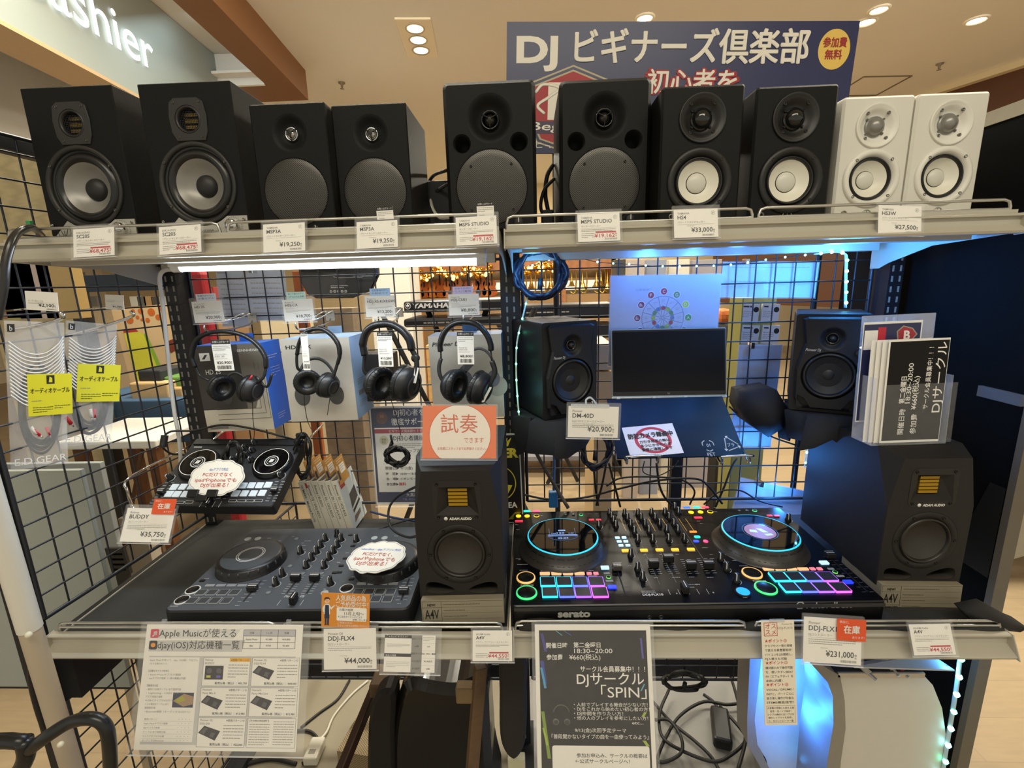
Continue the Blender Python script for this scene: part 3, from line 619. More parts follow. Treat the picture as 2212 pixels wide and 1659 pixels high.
# ---- the black toed-in monitors beside the laptop
def dm40(px0, px1, pyt, pyb, Yc, ang, lab, power=False):
    c0 = atY(px0, (pyt+pyb)/2, Yc); c1 = atY(px1, (pyt+pyb)/2, Yc); xc = (c0.x+c1.x)/2; zb_ = atY((px0+px1)/2, pyb, Yc).z
    w, H, D = .146, .226, .195; t = thing('studio_monitor', lab, 'loudspeaker', (xc, Yc, zb_), ang, 'speakers beside the laptop')
    tc = .172; wc = .088; m = mat('#131315', .5, spec=.4, bump=.15, scale=700)
    b = MB(FRONT); o = rrect(-w/2, 0, w/2, H, .007, 4); b.prism(o, -D, -.012, m, back=True)
    # bulged front: wide shoulders narrowing to the woofer
    f = [(-.046, .008), (.046, .008), (.064, .03), (.066, .1), (.052, .16), (.06, .216), (.05, .22), (-.05, .22), (-.06, .216), (-.052, .16), (-.066, .1), (-.064, .03)]
    b.prism(f, -.012, 0, m, holes=[circ(0, tc, .027, 32), circ(0, wc, .055, 48), [(-.058, .012), (-.03, .012), (-.044, .034), (-.058, .04)], [(.058, .012), (.058, .04), (.044, .034), (.03, .012)]], bev=.004, back=False, holewall=.03)
    b.poly(rrect(-w/2+.002, .002, w/2-.002, H-.002, .006), -.0118, m); b.build('cabinet', t)
    b = MB(FRONT); b.rect(-.06, .011, .06, .042, -.028, DRK); b.build('bass_slot', t)
    b = MB(FRONT); b.lathe(0, tc, wave(0, tc, .027, .0135, .009), m, 36); b.lathe(0, tc, [(.0135, -.009), (.013, -.006), (.0105, -.0055), (.009, -.009), (0, -.009)], GLS, 28); tw = b.build('tweeter', t)
    b = MB(FRONT); b.ball((0, tc, -.009), .0078, mat('#1a1a1b', .35), 14); b.build('dome', tw)
    driver(t, 0, wc, .0, .053, .043, .0165, .014, mat('#1c1c1c', .55), mat('#151515', .35), mat('#1f1f1f', .45), caph=.009)
    b = MB(FRONT); b.txt('Pioneer Dj', -.05, .143, .009, mat('#b9b9b9', .4), .0006, shear=.25, w=.03, bold=.01); b.build('lettering', t)
    if power:
        b = MB(FRONT); b.lathe(.052, .155, [(.0018, .0), (.0014, .001), (0, .001)], mat('#dff2ff', .3, emit=8), 10); b.build('power_lamp', t); knob(t, .049, .142, 0, .0068, BLK, 'volume_knob', .009, False)
    return t
dm40(1178, 1297, 690, 902, 1.085, math.radians(25), 'black desktop speaker angled inwards on the left of the laptop')
dm40(1708, 1880, 672, 893, 1.075, math.radians(-27), 'black desktop speaker angled inwards on the right of the laptop', True)
# ---- faceted dark monitors on the lower shelf
def a4v(bl, br, pyt, Y, z0, lab, D=.24, rz=0):
    p0 = atY(*bl, Y); p1 = atY(*br, Y); w = (p1-p0).length; xc = (p0.x+p1.x)/2; zb_ = min(p0.z, p1.z)
    H = atY((bl[0]+br[0])/2, pyt, Y).z-zb_
    t = thing('faceted_monitor', lab, 'loudspeaker', (xc, Y, zb_), rz, 'dark faceted speakers on the lower shelf')
    m = mat('#1f1d1b', .6, spec=.4, bump=.2, scale=600); k = w/.165; e = .012*k; top = .016
    wc = H*.36; tc = H*.775
    ow = .05*k
    slot = lambda s: [(s*.066*k, H*.05), (s*.07*k, H*.09), (s*.066*k, H*.128), (s*.05*k, H*.135), (s*.026*k, H*.105), (s*.014*k, H*.075), (s*.02*k, H*.05), (s*.04*k, H*.042)]
    def ccw(P): return P if sum(P[i-1][0]*P[i][1]-P[i][0]*P[i-1][1] for i in range(len(P))) > 0 else P[::-1]
    sl = [ccw(catm2(slot(s))) for s in (-1, 1)]
    tq = rrect(-.045*k, tc-.04*k, .045*k, tc+.04*k, .012*k)
    b = MB(FRONT); fo = [(-w/2+.001, 0), (w/2-.001, 0), (w/2-.001, H*.63), (w/2-e*1.6, H-.001), (-w/2+e*1.6, H-.001), (-w/2+.001, H*.63)]
    holes = [circ(0, wc, ow, 48)]+sl+[tq]
    b.prism(fo, -.001, 0, m, holes=holes, back=False)
    # chamfered shoulders back to the full box
    bo = [(-w/2, 0), (w/2, 0), (w/2, H*.63), (w/2, H+.012), (-w/2, H+.012), (-w/2, H*.63)]
    hz = [-.0, 0, 0, -.045, -.045, 0]
    vs = [(x, y, -.0005) for x, y in fo]+[(x, y, hz[i]-.002) for i, (x, y) in enumerate(bo)]+[(x, y, -D) for x, y in bo]
    fs = []
    for i in range(6):
        j = (i+1) % 6; fs += [(i+6, j+6, j, i), (i+12, j+12, j+6, i+6)]
    b.add(vs, fs, m); b.add([(x, y, -D) for x, y in bo], [(5, 4, 3, 2, 1, 0)], m); b.build('cabinet', t)
    b = MB(FRONT)
    for P in sl: n = len(P); b.add([(x, y, -.0005) for x, y in P]+[(x*1, y, -.05) for x, y in P], [(i, i+n, (i+1) % n+n, (i+1) % n) for i in range(n)]+[tuple(range(n, 2*n))], mat('#45413b', .5), True)
    b.build('bass_slots', t)
    # ribbon tweeter in a square plate with a flared mouth
    b = MB(FRONT); mm = mat('#1d1b19', .5)
    mouth = [(-.02*k, tc-.018*k), (.02*k, tc-.018*k), (.02*k, tc+.022*k), (-.02*k, tc+.022*k)]
    outer = [(-.04*k, tc-.029*k), (.04*k, tc-.029*k), (.034*k, tc+.027*k), (-.034*k, tc+.027*k)]
    b.prism(tq, -.001, .0006, mm, holes=[outer], back=False)
    b.add([(x, y, .0006) for x, y in outer]+[(x, y, -.014) for x, y in mouth], [(i, (i+1) % 4, (i+1) % 4+4, i+4) for i in range(4)], mm); tp = b.build('tweeter_plate', t)
    b = MB(FRONT); b.rect(-.02*k, tc-.018*k, .02*k, tc+.022*k, -.0145, DRK); g = mat('#b8901f', .35, .5)
    for q in range(5): b.box(-.018*k, tc-.016*k+q*.0074*k, -.0145, .018*k, tc-.016*k+q*.0074*k+.0052*k, -.0115, g)
    b.build('ribbon', tp)
    screws(t, [(sx_*.036*k, tc+sy_*k) for sx_ in (-1, 1) for sy_ in (-.033, .033)], .0008, .003*k, mat('#1b1a18', .3, .6))
    b = MB(FRONT); b.txt('ADAM AUDIO', -.016*k, tc-.0385*k, .007*k, mat('#e2e0da', .5), .001, w=.042*k, bold=.04); b.lathe(-.0225*k, tc-.036*k, [(.0036*k, .0008), (.0036*k, .001), (0, .001)], mat('#e2e0da', .5), 16); b.build('lettering', t)
    b = MB(FRONT); b.lathe(0, wc, [(ow+.012*k, .0002), (ow+.0115*k, .0009), (ow, .0012), (ow-.001, -.004)], m, 48); b.lathe(0, wc, [(ow+.0128*k, .0003), (ow+.0122*k, .0006), (ow+.012*k, .0001)], DRK, 48)
    b.lathe(0, wc, [(ow, -.003)]+[(ow-.008*k*j/5, -.002+.006*math.sin(PI*j/5)) for j in range(1, 6)], mat('#221f1c', .35), 48); wo = b.build('woofer', t)
    b = MB(FRONT); b.lathe(0, wc, [(ow-.008*k, -.002), (ow*.55, -.011), (ow*.25, -.015), (0, -.016)], mat('#302c28', .55, bump=.2, scale=500), 48); b.build('cone', wo)
    screws(t, [((ow+.0065*k)*math.cos(a), wc+(ow+.0065*k)*math.sin(a)) for a in [PI/6*0+PI/3*i for i in range(6)]], .001, .0032*k, mat('#1d1b19', .3, .6))
    return t
def catm2(P): return [(v.x, v.y) for v in catmull([(x, y, 0) for x, y in P], 4, True)]
# ================================================================ lower shelf: faceted speakers, controllers
A4L = a4v((908, 1293), (1090, 1291), 1016, .815, .85, 'dark faceted speaker with gold ribbon between the two bays, under the orange trial sign')
A4R = a4v((1892, 1258), (2072, 1262), 990, .875, .85, 'dark faceted speaker at the right end of the lower shelf, under the leaflet rack', D=.27)
class Deck:
    """a flat topped device lying on a shelf: frame at its front-left base corner, features placed on the top face"""
    def __init__(s, bl, br, tl, z, zb_, name, label, cat):
        a, b, c = (atZ(*q, z) for q in (bl, br, tl)); u = (b-a); u.z = 0; s.W = u.length; u.normalize(); v = Vector((0, 0, 1)).cross(u); s.D = (c-a).dot(v); s.sk = (c-a).dot(u)
        s.M = Matrix((u, v, Vector((0, 0, 1)))).transposed().to_4x4(); s.M.translation = Vector((a.x, a.y, zb_)); s.inv = s.M.inverted(); s.H = z-zb_
        s.t = thing(name, label, cat, mw=s.M)
    def mb(s): return MB(Matrix.Translation((0, 0, s.H)))
    def P(s, x, y, h=0): p = s.inv @ atZ(x, y, s.M.translation.z+s.H+h); return p.x, p.y
def dknob(d, x, y, m, r=.008, hgt=.017, ring=True, ln=WHT, nm='knob', cap=None):
    b = d.mb(); b.lathe(x, y, [(r*1.0, 0), (r*.92, hgt*.25), (r*.7, hgt*.35), (r*.62, hgt), (r*.5, hgt+.0006), (0, hgt+.0006)], m, 14)
    q = x-r*.25; b.box(q-.0008, y-r*.6, hgt, q+.0008, y+.0005, hgt+.001, ln); b.box(q-.0008, y-r*.74, hgt*.3, q+.0008, y-r*.5, hgt+.001, ln)
    if ring: 
        b.tube([(x+r*1.3*math.cos(a), y+r*1.3*math.sin(a), .0003) for a in [-.9+PI*1.8*0-.3+k*.3 for k in range(9)]], .0005, ln, 4, sm=0)
    return b.build(nm, d.t)
def dbtn(d, x, y, w, h, m, hgt=.002, nm='button', rr=.001):
    b = d.mb(); b.prism(rrect(x-w/2, y-h/2, x+w/2, y+h/2, rr, 2), 0, hgt, m); return b.build(nm, d.t)
def dround(d, x, y, r, m, hgt=.002, nm='button', rim=None, n=24):
    b = d.mb(); b.lathe(x, y, [(r, 0), (r, hgt), (r*.9, hgt+.0004), (0, hgt+.0004)], m, n)
    if rim: b.lathe(x, y, [(r*1.16, 0), (r*1.14, hgt), (r*.98, hgt)], rim, n)
    return b.build(nm, d.t)
# ---- matte controller on the left
d = Deck((349, 1321), (885, 1315), (523, 1143), atY(610, 1318, .797).z, ZL+.006, 'dj_controller', 'matte dark grey mixing controller with two jog wheels on the left lower shelf', 'DJ controller')
PX = lambda x, y, h=0: d.P(340+x/3.814, 1100+y/3.814, h)
W_, D_ = d.W, d.D
TOPM = mat('#474b52', .6, var=.04); SIDE = mat('#19191b', .5)
b = MB(); b.prism(rrect(0, 0, W_, D_, .016, 5), 0, d.H, TOPM, bev=.003, side=SIDE); b.lathe(.195, .001, [(0, 0), (0, 0)], SIDE, 4); b.build('body', d.t)
b = MB(Matrix.Translation((.196, 0, .018)) @ FRONT); b.lathe(0, 0, [(.004, 0), (.004, .0008), (.0028, .001), (.0024, .0003), (0, .0002)], mat('#6b6b6b', .4, .6), 14); b.build('headphone_jack', d.t)
for sx_, px in ((0, (770, 372)), (1, (1893, 385))):
    x, y = PX(*px, .022); jr = .071
    b = d.mb(); b.lathe(x, y, [(jr+.003, 0), (jr+.002, .003), (jr, .006), (jr*.985, .017), (jr*.93, .021), (jr*.86, .0225)], mat('#18181a', .35), 56); jw = b.build('jog_wheel', d.t)
    b = d.mb(); b.lathe(x, y, [(jr*.86, .0225), (jr*.84, .0228), (0, .0228)], mat('#42464c', .55), 56)
    for r0 in (.0245, .0285): b.lathe(x, y, [(r0, .0229), (r0+.0013, .0231), (r0+.0018, .0229)], mat('#c9c9c9', .4), 48)
    b.build('touch_plate', jw)
    for k in range(22):
        a = 2*PI*k/22; b = d.mb(); b.ball((x+jr*.965*math.cos(a), y+jr*.965*math.sin(a), .0125), .0062, mat('#39393b', .3), 10, (.55, .55, 1)); b.build('finger_dimple', jw)
LN = mat('#cfcfcf', .5); KM = mat('#101011', .4); PADM = mat('#34363a', .55)
def padgrid(pts, w, h, mats, rim=None, hg=.0022, sk=0):
    for i, (x, y) in enumerate(pts):
        b = d.mb(); b.prism(rrect(x-w/2, y-h/2, x+w/2, y+h/2, .0015, 2), 0, hg, mats[0] if len(mats) == 1 else mats[i], back=False)
        b.prism(rrect(x-w/2+.0012, y-h/2+.0012, x+w/2-.0012, y+h/2-.0012, .0012, 2), 0, hg+.0004, PADM if rim is None else rim, back=False); b.build('pad', d.t)
pl = [PX(x, 690) for x in (362, 452, 543, 638)]+[PX(x, 757) for x in (287, 382, 477, 572)]
padgrid(pl, .0205, .0185, [mat('#9a9da0', .5)])
prr = [PX(x, 685) for x in (1655, 1745, 1835, 1922)]+[PX(x, 745) for x in (1600, 1700, 1800, 1897)]
padgrid(prr, .0205, .0185, [mat('#9a9da0', .5)])
for x in (435, 525, 612, 700): dbtn(d, *PX(x, 632), .02, .007, mat('#8f9296', .5))
for x in (1684, 1772, 1860, 1945): dbtn(d, *PX(x, 616), .02, .007, mat('#8f9296', .5))
for x, y in ((293, 668), (205, 750), (1560, 655)): dround(d, *PX(x, y), .0125, mat('#1d1d1f', .25, .5), rim=mat('#d5d5d5', .5))
for x, y in ((745, 247), (828, 244), (1788, 238), (1872, 238), (1378, 690)): dround(d, *PX(x, y), .0078, mat('#aab0b0', .5), .0012)
for x, y in ((915, 690), (1092, 472), (1145, 247), (1198, 533), (1352, 533)): dround(d, *PX(x, y), .005, mat('#70757a', .4), .002)
for x, y in ((370, 592), (1598, 580), (1500, 522), (1460, 526), (1515, 468), (1548, 407), (1610, 305), (1590, 215)): dbtn(d, *PX(x, y), .011, .006, mat('#121214', .4))
for x, y in ((1180, 362), (1383, 258), (1345, 312), (1312, 362), (1270, 417), (1227, 480), (1515, 258), (1482, 310), (1450, 360), (1415, 412), (1375, 480), (1640, 263), (1030, 548), (975, 622), (1425, 620)): dknob(d, *PX(x, y), KM, .0078, .0185, ln=LN)
dknob(d, *PX(1482, 222), KM, .0078, .0185, ln=KM, ring=False)
def slider(d, a, c, cap, cw, ch, m, tick=6, nm='fader', line=LN, chh=.012):
    b = d.mb(); b.rect(min(a[0], c[0])-.0015, min(a[1], c[1]), max(a[0], c[0])+.0015, max(a[1], c[1]), .0003, DRK)
    vert = abs(a[1]-c[1]) > abs(a[0]-c[0])
    for k in range(tick):
        q = k/(tick-1)
        if vert:
            y = a[1]+(c[1]-a[1])*q
            for s in (-1, 1): b.rect(a[0]+s*.0075-.004, y-.0004, a[0]+s*.0075+.004, y+.0004, .0004, line)
        else: b.rect(a[0]+(c[0]-a[0])*q-.0004, a[1]-.008, a[0]+(c[0]-a[0])*q+.0004, a[1]+.008, .0004, line)
    b.build(nm+'_track', d.t)
    b = d.mb(); x, y = cap; b.rbox(x-cw/2, y-ch/2, .002, x+cw/2, y+ch/2, chh, .0015, m)
    if vert: b.rect(x-cw/2+.001, y-.0008, x+cw/2-.001, y+.0008, chh+.0002, WHT); b.rect(x-cw/2, y+ch/2-.002, x+cw/2, y+ch/2-.0012, chh+.0002, WHT)
    else: b.rect(x-.0008, y-ch/2+.001, x+.0008, y+ch/2-.001, chh+.0002, WHT)
    b.build(nm+'_cap', d.t)
for x0, x1, y0, y1, cx_, cy_ in ((1140, 1065, 545, 695, 1140, 572), (1300, 1228, 545, 695, 1297, 572)):
    a = PX((x0+x1)/2+35, y0); c = PX(x1, y1); a = (c[0], a[1]); slider(d, a, c, (c[0], PX(cx_, cy_+20)[1]), .021, .011, KM, 9, 'channel_fader', chh=.016)
a = PX(850, 590); c = PX(700, 760); slider(d, (c[0]+.002, a[1]), (c[0]+.002, c[1]), (c[0]+.002, PX(740, 670)[1]), .02, .013, mat('#262628', .25), 7, 'tempo_slider')
a = PX(2070, 575); c = PX(2010, 748); slider(d, (c[0], a[1]), c, (c[0], PX(2020, 690)[1]), .02, .013, mat('#262628', .25), 7, 'tempo_slider')
a = PX(1000, 773); c = PX(1190, 771); slider(d, a, (c[0], a[1]), ((a[0]+c[0])/2+.008, a[1]), .011, .02, KM, 3, 'crossfader', chh=.018)
b = d.mb(); x, y = PX(1040, 727); b.txt('Pioneer Dj', x, y, .009, LN, .0004, w=.042, shear=.2, bold=.01)
for i, (x, y, w) in enumerate(((1185, 300, .012), (1185, 280, .014), (1210, 262, .018), (1200, 332, .012), (1550, 362, .016), (1575, 452, .012), (905, 240, .012), (1000, 262, .01), (1110, 225, .012), (1620, 225, .014), (640, 795, .012), (1975, 778, .012), (105, 800, .024), (920, 642, .012), (1370, 660, .012), (385, 572, .012), (1480, 440, .012), (1600, 558, .012), (1760, 262, .009), (1850, 262, .009), (1950, 222, .012), (2060, 222, .014))):
    x, y = PX(x, y); b.lines(x, y, x+w, 1, .003, LN, .0011, .0004, i)
b.build('markings', d.t)
# ---- black illuminated controller on the right
zt10 = atY(1500, 1304, .80).z
d = Deck((1106, 1309), (1916, 1298), (1106, 1098), zt10, ZL+.006, 'dj_controller', 'large glossy black mixing controller with lit coloured pads on the right lower shelf', 'DJ controller')
d.D = (atZ(1730, 1100, zt10)-d.M.translation).y*1.0
PL = lambda x, y, h=0: d.P(1090+x/5.144, 1060+y/5.144, h)
PR = lambda x, y, h=0: d.P(1500+x/5.144, 1060+y/5.144, h)
W_, D_ = d.W, d.D; GB = mat('#060608', .28, spec=.22, var=.02); GS = mat('#0c0c0d', .35)
b = MB(); b.prism(rrect(0, 0, W_, D_, .008, 3), 0, d.H, GB, bev=.002, side=GS); b.box(.004, -.003, d.H-.010, W_-.004, .001, d.H-.004, mat('#3a3936', .3)); b.build('body', d.t)
b = MB(FRONT); ser = mat('#b9b8ad', .5); xs = d.inv @ atY(1205, 1334, d.M.translation.y); b.txt('serato', xs.x, xs.z, .021, ser, .0005, w=.062, bold=.045, res=4); b.build('front_lettering', d.t)
xs = d.inv @ atY(1748, 1321, d.M.translation.y); b = MB(FRONT); b.txt('rekordbox', xs.x, xs.z, .018, mat('#a9a9a9', .5), .0005, w=.085, bold=.02, res=4); b.lathe(xs.x-.012, xs.z+.006, [(.009, .0004), (.008, .0008), (.006, .0004)], mat('#a9a9a9', .5), 6); b.lathe(xs.x-.012, xs.z+.006, [(.003, .0004), (.002, .0008), (.0, .0005)], mat('#a9a9a9', .5), 12); b.build('front_lettering', d.t)
xs = d.inv @ atY(1405, 1322, d.M.translation.y); b = MB(FRONT)
for k in (0, .022): b.lathe(xs.x+k, .026, [(.0045, .0002), (.0042, .001), (.003, .0012), (.0028, .0002), (0, .0001)], mat('#4a4a48', .3, .7), 14)
b.build('headphone_jacks', d.t)
def em(h, e=2.0): return mat(h, .4, emit=e)
CY, BLU, PUR, MAG = em('#35d6f2', 1.7), em('#5a6cf5', 1.7), em('#9b5cf0', 1.7), em('#e05cf0', 1.7)
def jog(px, py, PF, disp):
    x, y = PF(px, py, .03); R = .0895; r = .079
    b = d.mb(); b.lathe(x, y, [(R+.012, 0), (R+.010, .003), (R+.002, .005), (R-.001, .018), (R-.008, .0245), (r+.004, .030), (r+.002, .031)], mat('#37342f', .36, .1), 64); jw = b.build('jog_wheel', d.t)
    for k in range(24):
        a = 2*PI*(k+.5)/24; ca, sa = math.cos(a), math.sin(a); b = d.mb(); q = R-.0095; w = .0098; P = []
        for s, rr, h in ((-1, R+.0012, .0085), (1, R+.0012, .0085), (1, R-.0055, .0232), (-1, R-.0055, .0232)): P.append((x+rr*ca-s*w*sa*.8, y+rr*sa+s*w*ca*.8, h))
        b.add(P, [(0, 1, 2, 3)], mat('#141312', .45)); b.build('grip_notch', jw)
    b = d.mb(); b.lathe(x, y, [(r+.002, .031), (r+.0008, .0324), (r-.001, .0326)], em('#2fc4e6', .9), 64); b.build('light_ring', jw)
    b = d.mb(); b.lathe(x, y, [(r-.001, .0322), (r-.004, .0322), (0, .0322)], mat('#07080b', .05, spec=.7, coat=.6), 64)
    if disp:
        c = em('#8fb7ff', 1.0)
        b.txt('120', x-.004, y+.0065, .0085, c, .0328, 'c', w=.017); b.rect(x-.009, y+.018, x+.008, y+.024, .0328, em('#6f92c8', .6))
        for k, yy in enumerate((.001, -.004)): b.rect(x-.034, y+yy, x+.034, y+yy+.0012, .0328, c)
        for s in (-1, 1): b.rect(x+s*.03-.0005, y-.008, x+s*.03+.0005, y+.03, .0328, em('#44618f', .6)); b.txt('0.00', x+s*.02, y+.0065, .005, c, .0328, 'c', w=.012)
        b.txt('05:34', x, y-.0155, .0085, c, .0328, 'c', w=.024)
        b.tube([(x+.036*math.cos(a), y-.002+.02*math.sin(a), .0328) for a in [PI+.35+k*.245 for k in range(11)]], .0006, em('#44618f', .5), 4, sm=0)
    else:
        b.lathe(x, y, [(.038, .0326), (.037, .0329), (.036, .0326)], mat('#2a2b30', .3), 40); b.lathe(x, y, [(.033, .0327), (0, .0327)], em('#a8788a', .35), 36)
        e = em('#bcd0f0', .7)
        for q in ([(-.024, -.002), (-.008, -.006), (-.006, .006), (-.02, .009)], [(-.004, .012), (.008, .012), (.016, -.006), (.004, -.006)], [(.002, -.012), (.02, -.01), (.022, -.018), (.006, -.02)]): b.poly([(x+u, y+v) for u, v in q], .0329, e)
    b.build('platter_display', jw)
jog(645, 505, PL, True); jog(728, 462, PR, False)
DP = mat('#2e2b2e', .45)
padgrid([PL(x, 1022) for x in (480, 660, 838, 1018)]+[PL(x, 1140) for x in (502, 690, 870, 1058)], .031, .029, [CY, CY, BLU, PUR, CY, BLU, PUR, MAG], DP, .004)
padgrid([PR(x, 967) for x in (938, 1114, 1292, 1472)]+[PR(x, 1085) for x in (1058, 1240, 1423, 1612)], .031, .029, [CY, CY, BLU, PUR, CY, BLU, PUR, MAG], DP, .004)
OR, PK, YE, RD, LB, GN = em('#f2b27a', .9), em('#e07a86', .8), em('#ffd21f', 1.1), em('#d8324a', .8), em('#a9d8ff', 1.2), em('#3fd07a', 1.0)
for x in (447, 575, 705, 833): dbtn(d, *PL(x, 925), .021, .0085, OR)
for x in (940, 1015): dbtn(d, *PL(x, 925), .0105, .0085, PK)
for x in (820, 950, 1078, 1207): dbtn(d, *PR(x, 874), .021, .0085, OR)
for x in (1312, 1390): dbtn(d, *PR(x, 872), .0105, .0085, PK)
GRM = mat('#8f9092', .5)
for x in (447, 575, 705, 833, 978): dbtn(d, *PL(x, 950), .019, .0025, GRM, .0006)
MET = mat('#4b4844', .2, .9)
for PF, cu, plp in ((PL, (237, 972), (245, 1140)), (PR, (640, 922), (793, 1088))):
    dround(d, *PF(*cu), .0172, MET, .003, 'cue_button', em('#e8b56a', .8), 36); dround(d, *PF(*plp), .0182, MET, .003, 'play_button', GN, 36)
dround(d, *PL(155, 285), .0068, YE); dround(d, *PL(250, 285), .0068, YE); dround(d, *PL(355, 282), .0062, DRK, rim=YE)
for q, m_ in ((145, em('#2f6bf0', 1.2)), (247, em('#2ad3c2', 1.1)), (350, em('#f04a86', 1.1))): dbtn(d, *PL(q, 230), .0175, .008, m_)
dbtn(d, *PL(160, 342), .02, .009, RD); dbtn(d, *PL(965, 327), .013, .007, RD); dbtn(d, *PL(1045, 327), .013, .007, RD)
dround(d, *PL(850, 270), .0048, DRK, rim=GN)
for q in ((678, 268), (765, 268)): dround(d, *PL(*q), .004, mat('#6a6a6a', .3, .8))
for x, y in ((950, 262), (1025, 262), (950, 285), (1030, 285)): dbtn(d, *PL(x, y), .012, .003, mat('#3c3c3e', .5), .0008)
dbtn(d, *PL(2022, 190), .0175, .008, em('#2f6bf0', 1.2)); dbtn(d, *PR(22, 188), .0175, .008, em('#2ad3c2', 1.1)); dbtn(d, *PR(122, 188), .0175, .008, em('#f04a66', .9))
dround(d, *PL(2072, 243), .0068, YE); dround(d, *PR(68, 240), .0068, YE); dround(d, *PR(175, 237), .0062, DRK, rim=YE); dbtn(d, *PR(42, 303), .02, .009, RD)
dbtn(d, *PR(835, 280), .013, .007, RD); dbtn(d, *PR(915, 282), .013, .007, RD); dround(d, *PR(670, 224), .0048, DRK, rim=GN)
for q in ((500, 226), (585, 224)): dround(d, *PR(*q), .004, mat('#6a6a6a', .3, .8))
for PF, P in ((PL, ((1115, 862), (1135, 920), (1155, 965), (1165, 1005), (1195, 1078))), (PR, ((1440, 806), (1515, 870), (1563, 908), (1620, 950), (1705, 1020)))):
    dbtn(d, *PF(*P[0]), .017, .0105, LB, .003); dbtn(d, *PF(*P[1]), .013, .006, GRM, .001); dround(d, *PF(*P[2]), .0042, DRK, rim=em('#6fd05a', .8)); dbtn(d, *PF(*P[3]), .015, .006, GRM, .001); dbtn(d, *PF(*P[4]), .017, .0095, em('#2036f0', 1.4), .003)
KB = mat('#0d0d0e', .35)
for x, y in ((1165, 262), (1190, 305), (1212, 350), (1238, 402), (1332, 270), (1365, 320), (1400, 392), (1443, 468), (1482, 270), (1517, 320), (1560, 388), (1605, 462), (1630, 262), (1672, 318), (1722, 385), (1800, 450), (1780, 258), (1827, 312), (1880, 382), (1925, 452), (1930, 250), (1890, 200), (1480, 560), (1645, 560), (1822, 555), (1995, 552), (1400, 725), (1478, 878), (1535, 985)):
    dknob(d, *PL(x, y), KB, .0072, .017, ring=y > 500, ln=mat('#dcdcdc', .4))
for x, y in ((285, 770), (355, 880), (465, 1010), (1040, 330)): dknob(d, *PR(x, y), KB, .0075, .018, ring=True, ln=mat('#dcdcdc', .4))
dknob(d, *PL(1050, 400), KB, .007, .016, ring=True)
for x, y in ((1253, 527), (1327, 525), (1273, 569), (1347, 568), (1293, 613), (1370, 612)): dbtn(d, *PL(x, y), .0105, .007, LB, .0025)
for x, y in ((1548, 667), (1720, 663), (1893, 661), (2070, 657), (1342, 672)): dbtn(d, *PL(x, y), .0165, .0075, em('#f5b62a', 1.1), .003); dbtn(d, PL(x, y)[0], PL(x, y)[1]-.0062, .0165, .0028, GRM, .0008)
dbtn(d, *PL(2095, 460), .017, .006, em('#f08a2a', 1)); dbtn(d, *PL(2140, 517), .014, .009, em('#1fd9c0', 1.2), rr=.003); dbtn(d, *PL(2128, 566), .013, .008, em('#2b49f5', 1.2), rr=.003); dround(d, *PR(125, 566), .0055, em('#f0487c', 1.1)); dround(d, *PR(540, 1132), .0125, em('#1e90ff', 1.3), .003, nm='effect_button', rim=DRK)
FC = mat('#1b1a19', .4)
def vf(PF, cap, y0, y1): c = PF(*cap); slider(d, (c[0], PF(cap[0], y0)[1]), (c[0], PF(cap[0], y1)[1]), c, .021, .0125, FC, 8, 'channel_fader', LN, .017)
vf(PL, (1655, 852), 770, 925); vf(PL, (1820, 795), 765, 920); vf(PL, (2070, 868), 765, 920); vf(PR, (155, 865), 755, 915)
c = PL(1250, 880); a = PL(1350, 1170); slider(d, (c[0], PL(1200, 790)[1]), (c[0], a[1]), c, .019, .014, mat('#57544e', .25, .3), 9, 'tempo_slider', mat('#3c3c3e', .5), .013)
c = PR(1495, 735); a = PR(1945, 1125); slider(d, (a[0]-.003, c[1]), (a[0]-.003, a[1]), (a[0]-.003, c[1]-.004), .019, .014, FC, 9, 'tempo_slider', mat('#6c6c6e', .5), .013)
c = PL(2000, 1125); slider(d, (c[0]-.03, c[1]), (c[0]+.045, c[1]), c, .012, .022, FC, 5, 'crossfader', LN, .018)
b = d.mb()
for p, q in (((1220, 212), (1680, 1085)), ((1370, 500), (1850, 1040)), ((1520, 500), (2045, 1020)), ((1860, 250), (2212, 750))):
    a = PL(*p); c = PL(*q); x0 = (a[0]+c[0])/2; b.rect(x0-.0004, c[1], x0+.0004, a[1], .0003, mat('#77756f', .5))
a = PL(1400, 610); c = PL(2090, 598); b.rect(a[0], a[1]-.0004, c[0], a[1]+.0004, .0003, mat('#55534e', .5))
for x in (1280, 1440, 1590, 1740, 1925, 2000):
    a = PL(x, 310); c = PL(x+90, 450); b.rect(a[0]+.002-.0005, c[1], a[0]+.002+.0005, a[1], .0004, em('#d9a23a', .25))
x, y = PL(1538, 1168); b.txt('DDJ-FLX10', x, y, .0085, WHT, .0004, w=.04, bold=.03)
x, y = PL(1525, 1133); b.txt('PERFORMANCE', x, y+.003, .003, WHT, .0004, w=.026); b.txt('DJ CONTROLLER', x, y-.001, .003, WHT, .0004, w=.028)
x, y = PL(1405, 188); b.txt('Pioneer Dj', x, y, .006, GREY, .0004, w=.035, shear=.2)
x, y = PL(180, 1058); b.txt('PLAY/PAUSE', x, y, .0045, WHT, .0004, w=.026, bold=.02)
x, y = PR(655, 1010); b.txt('PLAY/PAUSE', x, y, .0045, WHT, .0004, w=.026, bold=.02)
x, y = PL(1905, 1150); b.txt('A', x, y, .006, WHT, .0004); x, y = PR(208, 1140); b.txt('B', x, y, .006, WHT, .0004)
